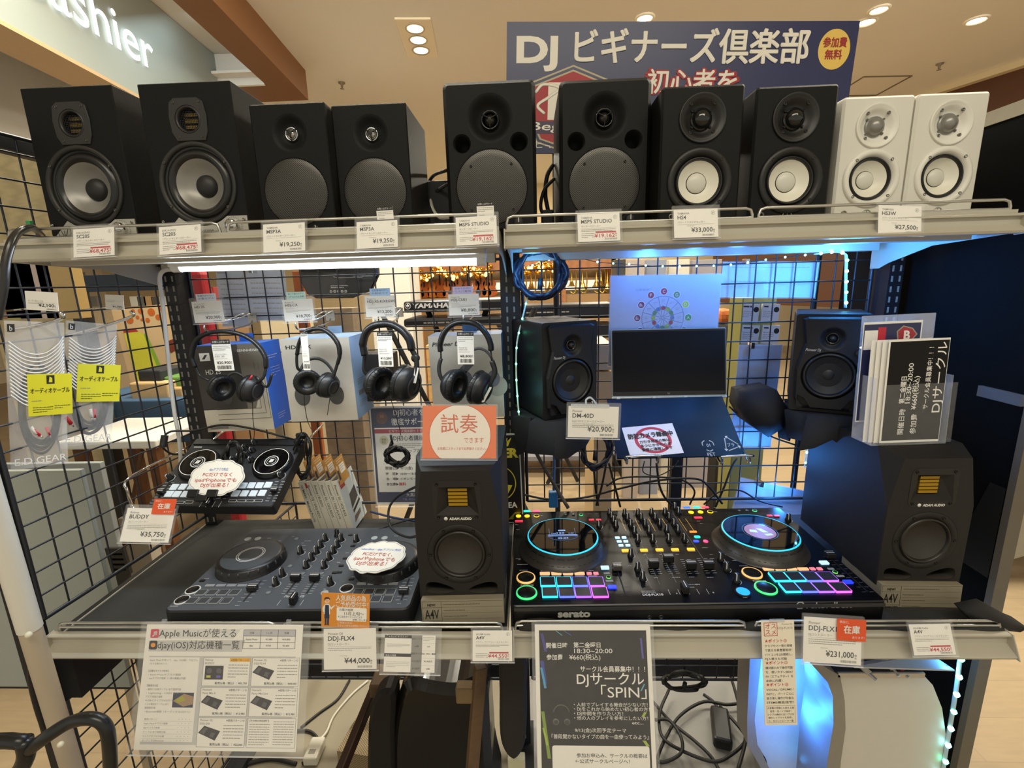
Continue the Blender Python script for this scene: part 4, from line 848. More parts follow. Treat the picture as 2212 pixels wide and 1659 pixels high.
for i, (PF, x, y, w) in enumerate(((PL, 440, 222, .014), (PL, 400, 278, .014), (PL, 660, 240, .01), (PL, 735, 238, .01), (PL, 800, 217, .012), (PL, 120, 380, .01), (PL, 130, 432, .01), (PL, 125, 757, .018), (PL, 150, 767, .012), (PL, 140, 822, .035), (PL, 165, 886, .025), (PL, 400, 893, .09), (PL, 905, 890, .024), (PL, 1370, 838, .014), (PL, 1660, 968, .018), (PL, 1860, 965, .018), (PL, 2050, 962, .018), (PL, 1720, 712, .008), (PL, 1545, 715, .01), (PL, 1900, 708, .01), (PL, 2020, 1045, .03), (PL, 2030, 1075, .03), (PR, 215, 188, .014), (PR, 200, 237, .014), (PR, 85, 635, .016), (PR, 170, 710, .012), (PR, 170, 755, .012), (PR, 340, 712, .02), (PR, 420, 778, .035), (PR, 500, 838, .025), (PR, 750, 850, .1), (PR, 540, 1190, .02), (PR, 470, 1078, .014), (PR, 30, 340, .012), (PR, 60, 365, .01), (PR, 140, 965, .018), (PR, 10, 1040, .015))):
    x, y = PF(x, y); b.lines(x, y, x+w, 1, .003, LN, .0011, .0004, i)
b.build('markings', d.t)
# ================================================================ price tags and notices
def sheet(t, c, fn, th=.0008, pap=None, name='card'):
    """paper printed by fn(mb) in photo pixels, with real thickness"""
    b = c.mb(); k = c.w/c.W; b.prism([(0, -c.h), (c.w, -c.h), (c.w, 0), (0, 0)], -th*k, 0, pap or PAPER); fn(b); return b.build(name, t)
def sleeve(t, c, l=4, r=5, tp=8, bt=4, m=None, h=.0016, back=True):
    b = c.mb(); k = c.w/c.W
    b.prism(rrect(-l, -c.h-bt, c.w+r, tp, 2, 2), h*k-.5, h*k, m or CLR)
    if back: b.prism(rrect(-l, -c.h-bt, c.w+r, tp, 2, 2), -h*k-.5, -h*k, m or CLR)
    b.prism([(-l, -c.h-bt), (c.w+r, -c.h-bt), (c.w+r, -c.h-bt+1.2), (-l, -c.h-bt+1.2)], -h*k, h*k, clear('#ffffff', .45, .1)); return b.build('acrylic_sleeve', t)
def barcode(b, x, y, w, h, m=INK, seed=0):
    r = random.Random(seed)
    while w > 0:
        q = r.uniform(.5, 1.5); b.rect(x, y, x+min(q, w), y+h, .3, m); x += q+r.uniform(.4, 1.2); w -= q+.8
def tagprint(maker, model, desc, price, red=False, seed=0, nlines=2, k=1.0, mark='F'):
    def fn(b, W=None):
        w, h = b._w, b._h; q = w/95
        b.txt(maker, 8*q, -11*q, 6.2*q, INKG, bold=.01); b.txt(model, 8*q, -21.5*q, 11.5*q, INK, bold=.012)
        b.txt(desc, 8*q, -30*q, 5*q, INKG); b.rect(8*q, -33*q, w-8*q, -32.5*q, .3, INKL)
        if red:
            b.lines(8*q, -36*q, w-9*q, 2, 3.4*q, INKG, 1.1*q, .3, seed); b.rect(w*.42, -h+18.5*q, w-9*q, -h+22*q, .3, RED)
            b.lines(8*q, -h+18*q, w*.38, 3, 4*q, INKG, 1*q, .3, seed+3); b.txt(price, w-12*q, -h+8.5*q, 12*q, RED, al='r', w=46*q, bold=.012); ic = RED
            b.rect(w*.33, -h+9.6*q, w*.4, -h+10.3*q, .3, INK)
        else:
            if nlines: b.lines(8*q, -36*q, w-9*q, nlines, 3.4*q, INKG, 1.0*q, .3, seed)
            b.lines(w*.3, -h+25*q, w*.55, 1, 3*q, INKL, 1*q, .3, seed+5); b.txt(price, w-12*q, -h+11.5*q, 13.5*q, INK, al='r', w=46*q, bold=.012); ic = INK
        b.txt('税', w-11*q, -h+14*q, 4*q, ic); b.txt('込', w-11*q, -h+10*q, 4*q, ic)
        barcode(b, w-34*q, -h+3*q, 26*q, 4*q, INKG, seed)
        if mark:
            b.lathe(w-10*q, -9*q, [(4.4*q, .2), (4*q, .5), (3.6*q, .2)], INKL, 20); b.txt(mark, w-10*q, -11.4*q, 6*q, INK, al='c')
    return fn
def price_tag(tl, tr, bl, Y, label, P, tilt=.012, Yb=None, group=None, slv=True, name='price_tag', pap=None, extra=None, hook=False):
    c = Card(tl, tr, bl, Y, Yb if Yb is not None else Y-tilt); mw = c.M.copy(); t = thing(name, label, 'price tag', mw=mw, group=group)
    def f(b): b._w, b._h = c.w, c.h; P(b)
    cd = sheet(t, c, f, pap=pap)
    if slv: sleeve(t, c)
    if extra: extra(c, t)
    return t
def stock_sticker(x0, x1, y0, y1):
    def e(c, t):
        b = c.mb(); b.prism([(x0, y1), (x1, y1), (x1, y0), (x0, y0)], 4.5, 5, ORG); w = x1-x0; h = y0-y1
        b.txt('弊店に、', x0+w*.08, y0-h*.2, h*.13, WHT, 5.2); b.txt('在庫', (x0+x1)/2, y0-h*.63, h*.4, WHT, 5.2, 'c', w=w*.55, bold=.02); b.txt('あります！', x1-w*.06, y0-h*.88, h*.13, WHT, 5.2, 'r'); o = b.build('stock_sticker', t); o['label'] = 'orange sticker with white characters'
    return e
UY = .842; UYR = .884
G1 = 'price tags on the upper shelf edge'
price_tag((158, 496), (246, 490), (153, 557), UY, 'red-priced tag below the leftmost upper speaker', tagprint('EVE AUDIO', 'SC205', 'パワードモニタースピーカー', '¥68,475', True, 1), group=G1)
price_tag((343, 491), (433, 484), (340, 551), UY, 'red-priced tag below the second upper speaker with silver foot plate', tagprint('EVE AUDIO', 'SC205', 'パワードモニタースピーカー', '¥68,475', True, 2), group=G1)
price_tag((568, 485), (658, 480), (565, 546), UY, 'white tag reading 19,250 with no slip above it, left of the other', tagprint('YAMAHA', 'MSP3A', 'パワードモニタースピーカー', '¥19,250', False, 3, 0), group=G1)
price_tag((770, 480), (858, 475), (766, 538), UY, 'white tag reading 19,250 with a paper slip rising above it', tagprint('YAMAHA', 'MSP3A', 'パワードモニタースピーカー', '¥19,250', False, 4, 0), group=G1)
price_tag((984, 470), (1072, 465), (981, 531), UY, 'red-priced tag with a slip above, at the right end of the left bay', tagprint('YAMAHA', 'MSP5 STUDIO', 'モニタースピーカー', '¥19,162', True, 5), group=G1)
price_tag((1247, 463), (1338, 459), (1248, 523), UYR, 'red-priced tag under the right tall two-port speaker', tagprint('YAMAHA', 'MSP5 STUDIO', 'モニタースピーカー', '¥19,162', True, 6), group=G1)
price_tag((1455, 453), (1550, 450), (1458, 514), UYR, 'white tag reading 33,000 beside the blue lit badge', tagprint('YAMAHA', 'HS4', 'パワードスタジオモニター', '¥33,000', False, 7, 0), group=G1)
price_tag((1898, 443), (1991, 446), (1905, 505), UYR+.01, 'white tag reading 27,500 under the white speakers', tagprint('YAMAHA', 'HS3W', 'パワードスタジオモニター', '¥27,500', False, 8, 0), group=G1)
def slip(tl, tr, bl, Y, label, fn, group, name='purchase_slip', head=True):
    c = Card(tl, tr, bl, Y); t = thing(name, label, 'paper slip', mw=c.M, group=group)
    def f(b):
        w, h = c.w, c.h
        if head: b.rect(0, -w*.24, w, 0, .2, INK); b.txt('お買い上げカード', w/2, -w*.17, w*.13, WHT, .4, 'c', w=w*.86)
        b.lines(w*.06, -w*.34, w*.95, 3, w*.1, INKG, .9, .3, 3); fn(b, w, h)
    sheet(t, c, f, .0005); return t
nof = lambda b, w, h: b.txt('Yamaha', w*.1, -h+1.5, 4, INKG)
slip((812, 447), (848, 445), (812, 475), UY+.003, 'paper slip with black heading above the second 19,250 tag', nof, 'purchase slips above the upper shelf edge')
slip((1029, 437), (1066, 435), (1029, 468), UY+.003, 'paper slip with black heading in front of the two-port speaker', nof, 'purchase slips above the upper shelf edge')
# ---- lower edge
LY = .758
G2 = 'price tags on the lower shelf edge'
price_tag((699, 1359), (812, 1357), (686, 1447), LY-.004, 'large white tag reading 44,000 under the orange reservation card', tagprint('Pioneer DJ', 'DDJ-FLX4', 'DJコントローラー', '¥44,000', False, 11, 2, mark=''), tilt=.02, group=G2)
price_tag((1021, 1362), (1106, 1362), (1018, 1428), LY-.004, 'red-priced tag under the faceted speaker between the bays', tagprint('ADAM Audio', 'A4V', 'アクティブニアフィールドモニター', '¥44,550', True, 12), tilt=.02, group=G2)
price_tag((1737, 1332), (1862, 1340), (1740, 1430), LY-.002, 'large white tag reading 231,000 with an orange stock sticker', tagprint('Pioneer', 'DDJ-FLX10', 'DJコントローラー', '¥231,000', False, 13, 3, mark=''), tilt=.02, group=G2, extra=stock_sticker(69, 131, 3, -44))
price_tag((1963, 1349), (2052, 1347), (1971, 1416), LY, 'red-priced tag at the right end of the lower shelf', tagprint('ADAM Audio', 'A4V', 'アクティブニアフィールドモニター', '¥44,550', True, 14), tilt=.02, group=G2)
# recommendation strip
c = Card((1644, 1341), (1715, 1339), (1662, 1567), LY-.006, LY-.04); t = thing('recommendation_strip', 'long narrow cream strip with red stars hanging from the lower shelf', 'notice', mw=c.M)
RI = mat('#c23b36', .6)
def f(b):
    w, h = c.w, c.h; pa = [(6, -5), (34, -5), (34, -33), (6, -33)]
    for i in range(4): x0, y0 = pa[i]; x1, y1 = pa[(i+1) % 4]; b.rect(min(x0, x1)-.6, min(y0, y1)-.6, max(x0, x1)+.6, max(y0, y1)+.6, .2, RI)
    b.txt('オス', 20, -17, 13, RI, al='c'); b.txt('スメ', 20, -30, 13, RI, al='c'); b.txt('Pioneer DJ', w-5, -10, 5, INKG, al='r'); b.txt('DDJ-FLX10', w-4, -19, 7, INKG, al='r', w=32)
    T = [('★ポイント①', 1), ('クラブやバー等の現場', 0), ('で使える高音質設計！', 0), ('パソコンを2台接続し、', 0), ('DJ入替えも可能', 0), ('★ポイント②', 1), ('機材面のみで操作可能', 0), ('な、使いやすいBEAT', 0), ('FX（エフェクター）を', 0), ('本体に内蔵！', 0), ('★ポイント③', 1), ('VOCAL / DRUMS /', 0), ('INSTと、パートごとに', 0), ('抜き差し操作が可能な', 0), ('STEMS機能搭載！', 0)]
    y = -47
    for s, r in T:
        b.txt(s, 6, y, 8.2 if r else 6.2, RI if r else INK, bold=.012 if r else .004, w=48 if r else min(w-12, len(s)*5.9)); y -= 9.3 if not r else 10
    for x0, y0, x1, y1 in ((5, -184, w-4, -184.6), (5, -h+6, w-4, -h+5.4), (5, -h+6, 5.6, -184), (w-4.6, -h+6, w-4, -184)): b.rect(x0, min(y0, y1), x1, max(y0, y1), .2, INKG)
    for i, s in enumerate(('大音量の現場にも耐える高', '音質・低ノイズ設計！', 'クラブの機材に近いプロ仕', '様のレイアウトを採用し', 'た、DJコントローラー最')): b.txt(s, w/2, -191-i*7, 5, INK, al='c', w=58 if i in (0, 2) else None)
sheet(t, c, f, pap=mat('#efe6d2', .6, var=.02))
b = c.mb(); b.prism(rrect(17, -4, 50, 4, 1.5), 1, 1.8, SMOKE); b.build('clip', t)
# spec card
c = Card((832, 1371), (941, 1373), (829, 1451), LY-.006, LY-.03); t = thing('spec_card', 'small grey and white specification card in a clear holder, right of the 44,000 tag', 'notice', mw=c.M)
def f(b):
    w, h = c.w, c.h; b.rect(0, -7, w*.53, 0, .2, INK); b.txt('こんな人にオススメ！', 3, -5.3, 5, WHT, .4); b.rect(w*.53, -h, w*.74, 0, .2, mat('#8d8a86', .6)); b.rect(0, -h*.59, w*.53, -h*.5, .2, INK); b.txt('製品の特徴', 3, -h*.575, 4.6, WHT, .4)
    b.lines(5, -20, w*.5, 3, 3, INKL, 1, .3, 2); b.lines(5, -h*.73, w*.5, 4, 3.4, INKL, 1, .3, 4)
    for i, (p, q) in enumerate((('対応ソフト', ''), ('ch数', '2ch'), ('接続タイプ', 'USB（PC）接続'), ('入力/出力', 'RCA出力'), ('PC接続', 'USB'))):
        y = -h*(.12+.2*i); b.txt(p, w*.635, y, 5, INK, .4, 'c'); b.txt(q, w*.87, y, 4.6, INK, .4, 'c', bold=.01)
        if i: b.rect(w*.74, y+h*.105, w, y+h*.1, .3, INKL)
    b.lines(w*.76, -5, w*.98, 3, 3, INKG, .9, .3, 9)
sheet(t, c, f); sleeve(t, c, 8, 13, 16, 6)
# reservation card: orange, with a printed clerk figure
c = Card((695, 1280), (799, 1284), (691, 1354), LY+.008, LY-.004); t = thing('reservation_card', 'orange card with a printed clerk in an apron, above the 44,000 tag', 'notice', mw=c.M)
def f(b):
    w, h = c.w, c.h; b.txt('人気商品の為', 31, -15, 14, WHT, w=65, bold=.015); b.txt('ご予約受付中！', 31, -28, 13, WHT, w=70, bold=.015)
    b.poly(rrect(33, -59, 98, -30, 3), .25, PAPER); b.txt('お届け納期', 39, -37, 6, INK, .5); b.txt('11月上旬～', 50, -46, 9, INK, .5, w=42); b.txt('※ご注文タイミングにより', 36, -52, 5, INK, .5, w=52); b.txt('前後いたします', 68, -57.5, 4.6, INK, .5)
    b.txt('ご希望の方は', 35, -65, 5.5, WHT, .4); b.txt('スタッフまでお声掛け下さい。', 35, -71, 5.2, WHT, .4, w=64)
    sk = mat('#eec39a', .6); hr = mat('#5b3a22', .6); ap = mat('#27364f', .6)
    b.poly(circ(12, -17, 5.6, 20, 6.3), .25, sk); b.poly([(6.2, -17), (6, -12), (9, -9), (15, -9), (18, -12), (18, -16), (15.5, -13), (9, -14), (7.4, -17)], .35, hr)
    for s in (-2, 2): b.poly(circ(12+s, -17, .7, 8), .4, BLK)
    b.rect(10.5, -20.3, 13.5, -19.8, .4, mat('#b0463a', .6))
    b.poly([(7, -24), (17, -24), (19, -46), (5, -46)], .25, WHT); b.poly([(8, -26), (16, -26), (17.5, -55), (6.5, -55)], .35, ap); b.poly([(6.5, -25), (2, -34), (4, -42), (6.5, -40), (5.2, -35), (8, -29)], .3, WHT); b.poly([(17, -25), (21, -31), (26, -27), (27.5, -29), (21, -36), (16, -30)], .3, WHT); b.poly(circ(27.5, -27, 2, 10), .35, sk)
    b.rect(7.5, -67, 11.3, -55, .3, ap); b.rect(12.7, -67, 16.5, -55, .3, ap); b.poly([(6, -70), (11.5, -70), (11.5, -67), (8, -67)], .3, mat('#6b4a2b', .6)); b.poly([(12.5, -70), (18, -70), (16, -67), (12.5, -67)], .3, mat('#6b4a2b', .6))
sheet(t, c, f, pap=mat('#dd9038', .6, var=.03))
# compatibility chart in a big acrylic holder
c = Card((318, 1349), (655, 1350), (287, 1620), LY-.008, .672); t = thing('compatibility_chart', 'large white printed chart in a clear stand at lower left', 'notice', mw=c.M)
HB = mat('#c9c7c6', .6); HL = mat('#8c8a88', .6)
def f(b):
    w, h = c.w, c.h
    def fr(x0, y0, x1, y1, m=HL, t_=.7):
        for a in ((x0, y0-t_, x1, y0), (x0, y1, x1, y1+t_), (x0, y1, x0+t_, y0), (x1-t_, y1, x1, y0)): b.rect(*a, .35, m)
    b.rect(12, -h+12, w-12, -70, .15, HB)
    b.poly([(9, -31), (190, -31), (205, -10), (60, -9), (9, -10)], .1, mat('#dad8d6', .6)); b.poly([(9, -60), (210, -60), (215, -34), (9, -36)], .1, HB)
    b.poly(rrect(10, -30, 28, -10, 3), .3, mat('#d3405c', .5)); b.txt('♫', 19, -26, 17, WHT, .5, 'c', bold=.01); b.txt('Apple Musicが使える', 29, -26.5, 21, INK, .4, w=166)
    b.poly(rrect(9, -56, 27, -36, 4), .3, mat('#232428', .5)); b.lathe(18, -46, [(5, .4), (0, .45)], mat('#f29a2e', .5), 20); b.txt('djay(iOS)対応機種一覧', 28, -53, 21, INK, .4, w=176)
    X = [211, 248, 285, 322]; Y = [-11, -25, -39, -53]
    b.rect(211, -25, 322, -11, .3, mat('#bdbbc0', .6))
    for x in X: b.rect(x-.4, -53, x+.4, -11, .4, INK)
    for y in Y: b.rect(211, y-.4, 322, y+.4, .4, INK)
    for i, row in enumerate((('対象', '1ヶ月', '年額'), ('Apple Music', '¥1,080', '¥10,800'), ('djay', '¥700', '¥5,400'))):
        for j, s in enumerate(row): b.txt(s, 229+j*37, -20-i*14, 5.2, INK, .5, 'c')
    b.rect(12, -h+18, 121, -73, .2, PAPER)
    T = ['Apple Musicを使って、djay（iOS版）でDJプレ', 'イをする際のポイント', '', '【必要なサブスク料金】', '・Apple Musicサブスク登録', '・djayサブスク登録（一部の機種は不要）', '', '【接続方法】', '・端末とiOS用ケーブル1本で接続可能', '・Lightning - USB3カメラ', 'アダプタ経由で接続', '※USB-CタイプのiOSデバ', 'イスの場合はケーブル1本で', '直接接続可能', '・Bluetooth接続（オーディオはiOSから）']
    for i, s in enumerate(T):
        if s: b.txt(s, 14, -81-i*8.0, 5.2, INKG, .4, w=min(104, len(s)*3.9), bold=.012 if '【' in s else 0)
    b.rect(72, -182, 116, -150, .35, mat('#2a3350', .5)); b.poly([(73, -168), (95, -152), (115, -158), (115, -175), (95, -180)], .4, mat('#a98a6a', .5)); b.poly([(76, -166), (92, -156), (100, -166), (84, -172)], .45, mat('#a9a43a', .5))
    for i, s in enumerate(('使用パターン', 'Apple Musicサブスク登録', 'djayサブスク登録', 'ケーブル1本で接続可能', 'カメラアダプタが必要', 'オーディオはBluetooth')):
        y = -209-i*9; b.txt(s, 16, y, 4.6, INKG, .4); b.rect(15, y-2.6, 118, y-2.2, .35, INKL); b.txt('・・・・', 88, y, 6, INKG, .4, w=24)
    cells = [(130, -73, 'Reloop', 'BUDDY', '①', '¥35,750', 1), (234, -73, 'Pioneer DJ', 'DDJ-FLX4', '②', '¥44,000', 0), (130, -138, 'Numark', 'Party Mix II', '③', '¥12,980', 0), (234, -138, 'Numark', 'Party Mix Live', '③', '¥15,980', 0), (130, -203, 'Pioneer DJ', 'DDJ-200', '④', '¥22,000', 0), (234, -203, '', '', '', '', 0)]
    gd = mat('#2c2a2c', .4); gl = mat('#57545a', .4)
    for x, y, mk, md, pt, pr_, hi in cells:
        b.rect(x, y-62, x+100, y, .2, PAPER); fr(x, y, x+100, y-62)
        if mk:
            b.txt(mk, x+4, y-7, 6, INKG, .4, bold=.01); b.txt(md, x+4, y-14.5, 6, INKG, .4, bold=.01)
            if hi: b.rect(x+56, y-9, x+99, y-1, .3, mat('#f0b429', .5))
            b.txt('※使用パターン'+pt, x+97, y-7.5, 5.6, INK, .45, 'r', w=38); b.txt('販売価格（税込）：'+pr_, x+96, y-58, 6, INK, .4, 'r', w=68, bold=.01)
            if hi: b.poly([(x+5, y-48), (x+44, y-48), (x+44, y-18), (x+5, y-18)], .4, gd); b.lathe(x+14, y-29, [(6, .5), (0, .5)], gl, 16); b.lathe(x+35, y-29, [(6, .5), (0, .5)], gl, 16); b.rect(x+9, y-44, x+18, y-39, .5, mat('#c9c23a', .4)); b.rect(x+30, y-44, x+39, y-39, .5, mat('#6a5ac0', .4))
            else: b.poly([(x+2, y-32), (x+14, y-17), (x+48, y-28), (x+38, y-48)], .4, gd); b.poly([(x+6, y-31), (x+15, y-20), (x+22, y-23), (x+14, y-35)], .5, gl); b.poly([(x+30, y-30), (x+38, y-33), (x+34, y-42), (x+26, y-39)], .5, gl)
            b.lines(x+54, y-16, x+96, 5, 6.6, INKG, 1.5, .4, len(md)*7)
        else:
            b.txt('【その他の対応機種】', x+4, y-7, 4.6, INK, .4, bold=.01); b.lines(x+4, y-13, x+46, 9, 5.3, INKG, 1.3, .4, 5); b.lines(x+54, y-7, x+96, 10, 5.3, INKG, 1.3, .4, 6)
sheet(t, c, f, .001); sleeve(t, c, 12, 16, 6, 12)
b = c.mb()
for x in (28, 300): b.rbox(x-5, -3, -14, x+5, 8, -9, 1, SMOKE)
b.build('hanger_tab', t)
# circle poster
c = Card((1155, 1349), (1404, 1349), (1163, 1659), LY-.008, LY-.085)
c.H *= 1.14; c.h *= 1.14; t = thing('circle_poster', 'black poster with white lettering and headphones hung at the front of the lower shelf', 'poster', mw=c.M)
def f(b):
    w, h = c.w, c.h; bk = mat('#0e0c0b', .4, spec=.25, kind='vgrad', name='poster_black'); b.rect(9, -h+10, w-9, -13, .2, bk); W_ = mat('#f3f0ea', .5)
    for k, (x, y, x2, y2, wd, m_) in enumerate(((12, -20, 20, -60, 6, '#3a2f8f'), (10, -80, 16, -130, 8, '#2f3b9c'), (10, -95, 18, -140, 5, '#3fa0d0'), (45, -14, 58, -24, 2, '#4fb6d8'), (62, -14, 78, -24, 2, '#4a66c8'), (226, -30, 229, -75, 4, '#5a49b0'), (10, -190, 22, -290, 7, '#7f9a2a'), (228, -190, 222, -200, 6, '#a4b83a'), (222, -250, 230, -262, 7, '#a4b83a'), (230, -130, 222, -145, 3, '#5aa9c8'), (12, -225, 20, -262, 4, '#a9bf3a'))):
        b.poly([(x, y), (x+wd, y), (x2+wd, y2), (x2, y2)], .3+k*.01, mat(m_, .4))
    def L(s, x, y, ww, sz, al='l', bo=0): b.txt(s, x, y, sz, W_, .5, al, w=ww, bold=bo, res=3)
    L('開催日時', 24, -51, 46, 13, bo=.01); L('第二金曜日', 83, -50, 58, 13, bo=.01); L('18:30~20:00', 84, -63, 82, 14); L('参加費', 24, -77, 35, 13, bo=.01); L('¥660(税込)', 73, -77, 67, 14)
    L('サークル会員募集中！！！', 96, -103, 138, 14, bo=.008); L('DJサークル', 88, -130, 143, 30, bo=.006); L('「SPIN」', 139, -159, 96, 32)
    for i, (s, ww) in enumerate((('・人前でプレイする機会が少ない方！', 156), ('・DJをこれから始めたい初心者の方！', 160), ('・DJ仲間を作りたい方！', 104), ('・他の人のプレイを参考にしたい方！', 156))): L(s, 80, -178-i*9.6, ww, 9.5)
    L('etc...', 226, -216, 24, 9, 'r'); L('9/13(金)次回予定テーマ', 81, -233, 108, 10); L('『普段聞かないタイプの曲を一曲使ってみよう』', 31, -247, 205, 11)
    b.poly(rrect(32, -318, 236, -262, 5), .4, PAPER); b.txt('参加お申込み、サークルの概要は', 83, -286, 10, INK, .6, w=148, bold=.006); b.txt('←公式サークルページへ！', 80, -298, 10, INK, .6, w=114, bold=.006)
    g = mat('#5b5a5a', .3, .5); P = [(53+17*math.cos(a), -194+18*math.sin(a), .6) for a in [PI*.95-k*PI*.9/10 for k in range(11)]]; b.tube(P, 1.5, g, 5, sm=2, flat=.3)
    for s, x in ((-1, 41), (1, 65)): b.lathe(x, -212, [(7, .4), (6.5, 1), (4, 1.2)], g, 20); b.lathe(x+s*1, -212, [(4, .9), (0, .9)], mat('#2c2b2b', .4), 16)
sheet(t, c, f, .001); sleeve(t, c, 7, 7, 6, 6)
# name cards under the faceted speakers
def namecard(tl, tr, bl, Y, label, Dp=.12):
    c = Card(tl, tr, bl, Y, Y-.003); t = thing('name_plinth', label, 'speaker stand', mw=c.M, group='beige plinths under the faceted speakers'); bg_ = mat('#8f8672', .6, var=.03)
    k = c.w/c.W
    b = c.mb(); b.prism([(0, -c.h), (c.w, -c.h), (c.w, 0), (0, 0)], -Dp*k, 0, bg_)
    w, h = c.w, c.h
    for y in (-3, -h+1): b.rect(2, y-.5, w-2, y, .3, BLK)
    b.rect(2, -h, 2.5, -3, .3, BLK); b.rect(43, -h, 43.6, -3, .3, BLK); b.txt('NEW!', 22, -13, 7, BLK, .4, 'c', bold=.03); b.rect(2, -16.5, 43, -16, .3, BLK); b.txt('A4V', 22, -40, 24, BLK, .4, 'c', w=31, sy=1.15, bold=.01); b.rect(2, -45, 43, -44.5, .3, BLK); b.txt('ADAM AUDIO', 26, -52, 6, BLK, .4, 'c', w=28, bold=.04); b.lathe(7, -50, [(2.3, .4), (0, .5)], BLK, 14)
    for i in range(4):
        y = -10-i*12.5; b.lines(48, y, w-(16 if i < 3 else 70), 1, 3, mat('#5d5546', .6), 1.3, .3, 30+i)
        if i: b.rect(43, y+6.5, w-3, y+6.9, .3, mat('#5d5546', .6))
    b.build('plinth', t); return t
namecard((909, 1297), (1087, 1293), (910, 1349), .80, 'beige plinth printed with a product name under the middle faceted speaker')
namecard((1905, 1262), (2080, 1264), (1915, 1312), .862, 'beige plinth under the far right faceted speaker, partly hidden by the controller')
# trial sign on the middle faceted speaker
c = Card((913, 876), (1072, 876), (902, 990), .86, .835); t = thing('trial_sign', 'orange and white laminated sign standing on the middle faceted speaker', 'sign', mw=c.M)
def f(b):
    w, h = c.w, c.h; og = mat('#e8743a', .35, var=.03); b.rect(0, -h, w, 0, .15, og)
    def arcp(cx, cy, R):
        P = [(cx+R*math.cos(a), cy+R*math.sin(a)) for a in [2*PI*k/60 for k in range(60)]]; Q = []
        for x, y in P:
            q = (min(w, max(0, x)), min(0, max(-h, y)))
            if not Q or (q[0]-Q[-1][0])**2+(q[1]-Q[-1][1])**2 > .5: Q.append(q)
        return Q
    b.poly(arcp(w*.51, -h*.56, 67), .25, mat('#d24e2a', .5)); b.poly(arcp(w*.51, -h*.56, 65.5), .35, mat('#efe6dc', .5, var=.02)); R_ = mat('#cf5a38', .5)
    b.txt('試奏', w*.5, -56, 44, R_, .6, 'c', w=80, res=4); b.txt('できます', w*.83, -80, 13, R_, .6, 'r', w=42); b.txt('お気軽にスタッフまでお声掛けください。', w*.535, -96, 7, RED, .6, 'c', w=104)
sheet(t, c, f, .0012); sleeve(t, c, 4, 3, 3, 4)
b = c.mb(); b.prism([(40, -c.h-6), (130, -c.h-6), (130, -c.h+4), (40, -c.h+4)], -20, -14, SMOKE); b.build('foot', t)
# tag of the angled speakers
def clipx(c, t):
    b = c.mb(); b.prism(rrect(5, -2, 88, 5, 1.5), -1, 2, clear('#e8eef2', .5, .1)); b.tube([(38, 5, 0), (38, 14, 0), (46, 19, 0), (54, 13, 0), (60, 5, 0)], 2.2, clear('#e8eef2', .5, .1), 6, sm=4); b.build('clip', t)
price_tag((1228, 877), (1337, 879), (1232, 944), .98, 'cream tag reading 20,900 hung below the left angled speaker', tagprint('Pioneer', 'DM-40D', 'DJ/DTMモニタースピーカー', '¥20,900', False, 15, 2, mark=''), tilt=.006, extra=clipx)
price_tag((276, 1097), (379, 1099), (258, 1170), .82, 'white tag reading 35,750 with an orange stock sticker on a wire hook', tagprint('Reloop', 'BUDDY', 'DJコントローラー', '¥35,750', False, 16, 3, mark=''), tilt=.03, extra=stock_sticker(57, 105, 22, -13))
price_tag((53, 628), (123, 632), (60, 669), .86, 'small white tag reading 2,100 above the nearer cable bags', tagprint('', '', 'オーディオケーブル', '¥2,100', False, 17, 1, mark=''), tilt=.002, slv=False)
price_tag((226, 636), (266, 638), (228, 668), 1.0, 'small tag reading 1,700 with a yellow edge above the farther cable bag', tagprint('', '', 'オーディオケーブル', '¥1,700', False, 18, 1, mark=''), tilt=.002, slv=False)
# tags above the headphones
def topper(txt1, txt2, hexc, x0, x1, hgt):
    def e(c, t):
        b = c.mb(); b.prism([(x0, -2), (x1, -2), (x1, hgt), (x0, hgt)], -1.6, -1, mat(hexc, .6, var=.02)); w = x1-x0
        b.txt(txt1, (x0+x1)/2, hgt-6, 4.6, mat('#5a6a8a', .6), -.8, 'c', w=w*.8); b.txt(txt2, (x0+x1)/2, hgt-12, 4.6, mat('#5a6a8a', .6), -.8, 'c', w=w*.8); b.build('topper', t)['label'] = 'pastel paper topper'
    return e
G3 = 'price tags above the hanging headphones'
HT = 1.16
price_tag((413, 652), (478, 649), (420, 698), HT, 'tag with a white topper reading 20,900, first above the headphones', tagprint('ゼンハイザー', 'HD 25', 'DJヘッドホン', '¥20,900', False, 21, 2, mark=''), tilt=0, group=G3, extra=topper('音漏れが少ない', '定番モデル', '#dfe6f2', 11, 54, 16))
price_tag((609, 648), (674, 645), (617, 695), HT, 'tag with a mint topper reading 18,700, second above the headphones', tagprint('Pioneer DJ', 'HDJ-CX', 'DJヘッドホン', '¥18,700', False, 22, 2, mark=''), tilt=0, group=G3, extra=topper('軽くて使いやすい', 'プロ仕様', '#c4e6da', 10, 52, 16))
price_tag((787, 640), (851, 638), (787, 685), HT, 'tag with a blue topper reading 13,200, third above the headphones', tagprint('Pioneer DJ', 'HDJ-X5-K/XEGWL', 'ヘッドホン', '¥13,200', False, 23, 2, mark=''), tilt=0, group=G3, extra=topper('低音重視の方へ', 'お勧めです', '#a9cdf5', 12, 56, 16))
price_tag((968, 636), (1034, 634), (970, 682), HT, 'tag with a lilac topper reading 8,800, fourth above the headphones', tagprint('Pioneer DJ', 'HDJ-CUE1', 'ヘッドホン', '¥8,800', False, 24, 2, mark=''), tilt=0, group=G3, extra=topper('初めての方に', 'コスパ重視', '#cfc2ee', 10, 54, 16))
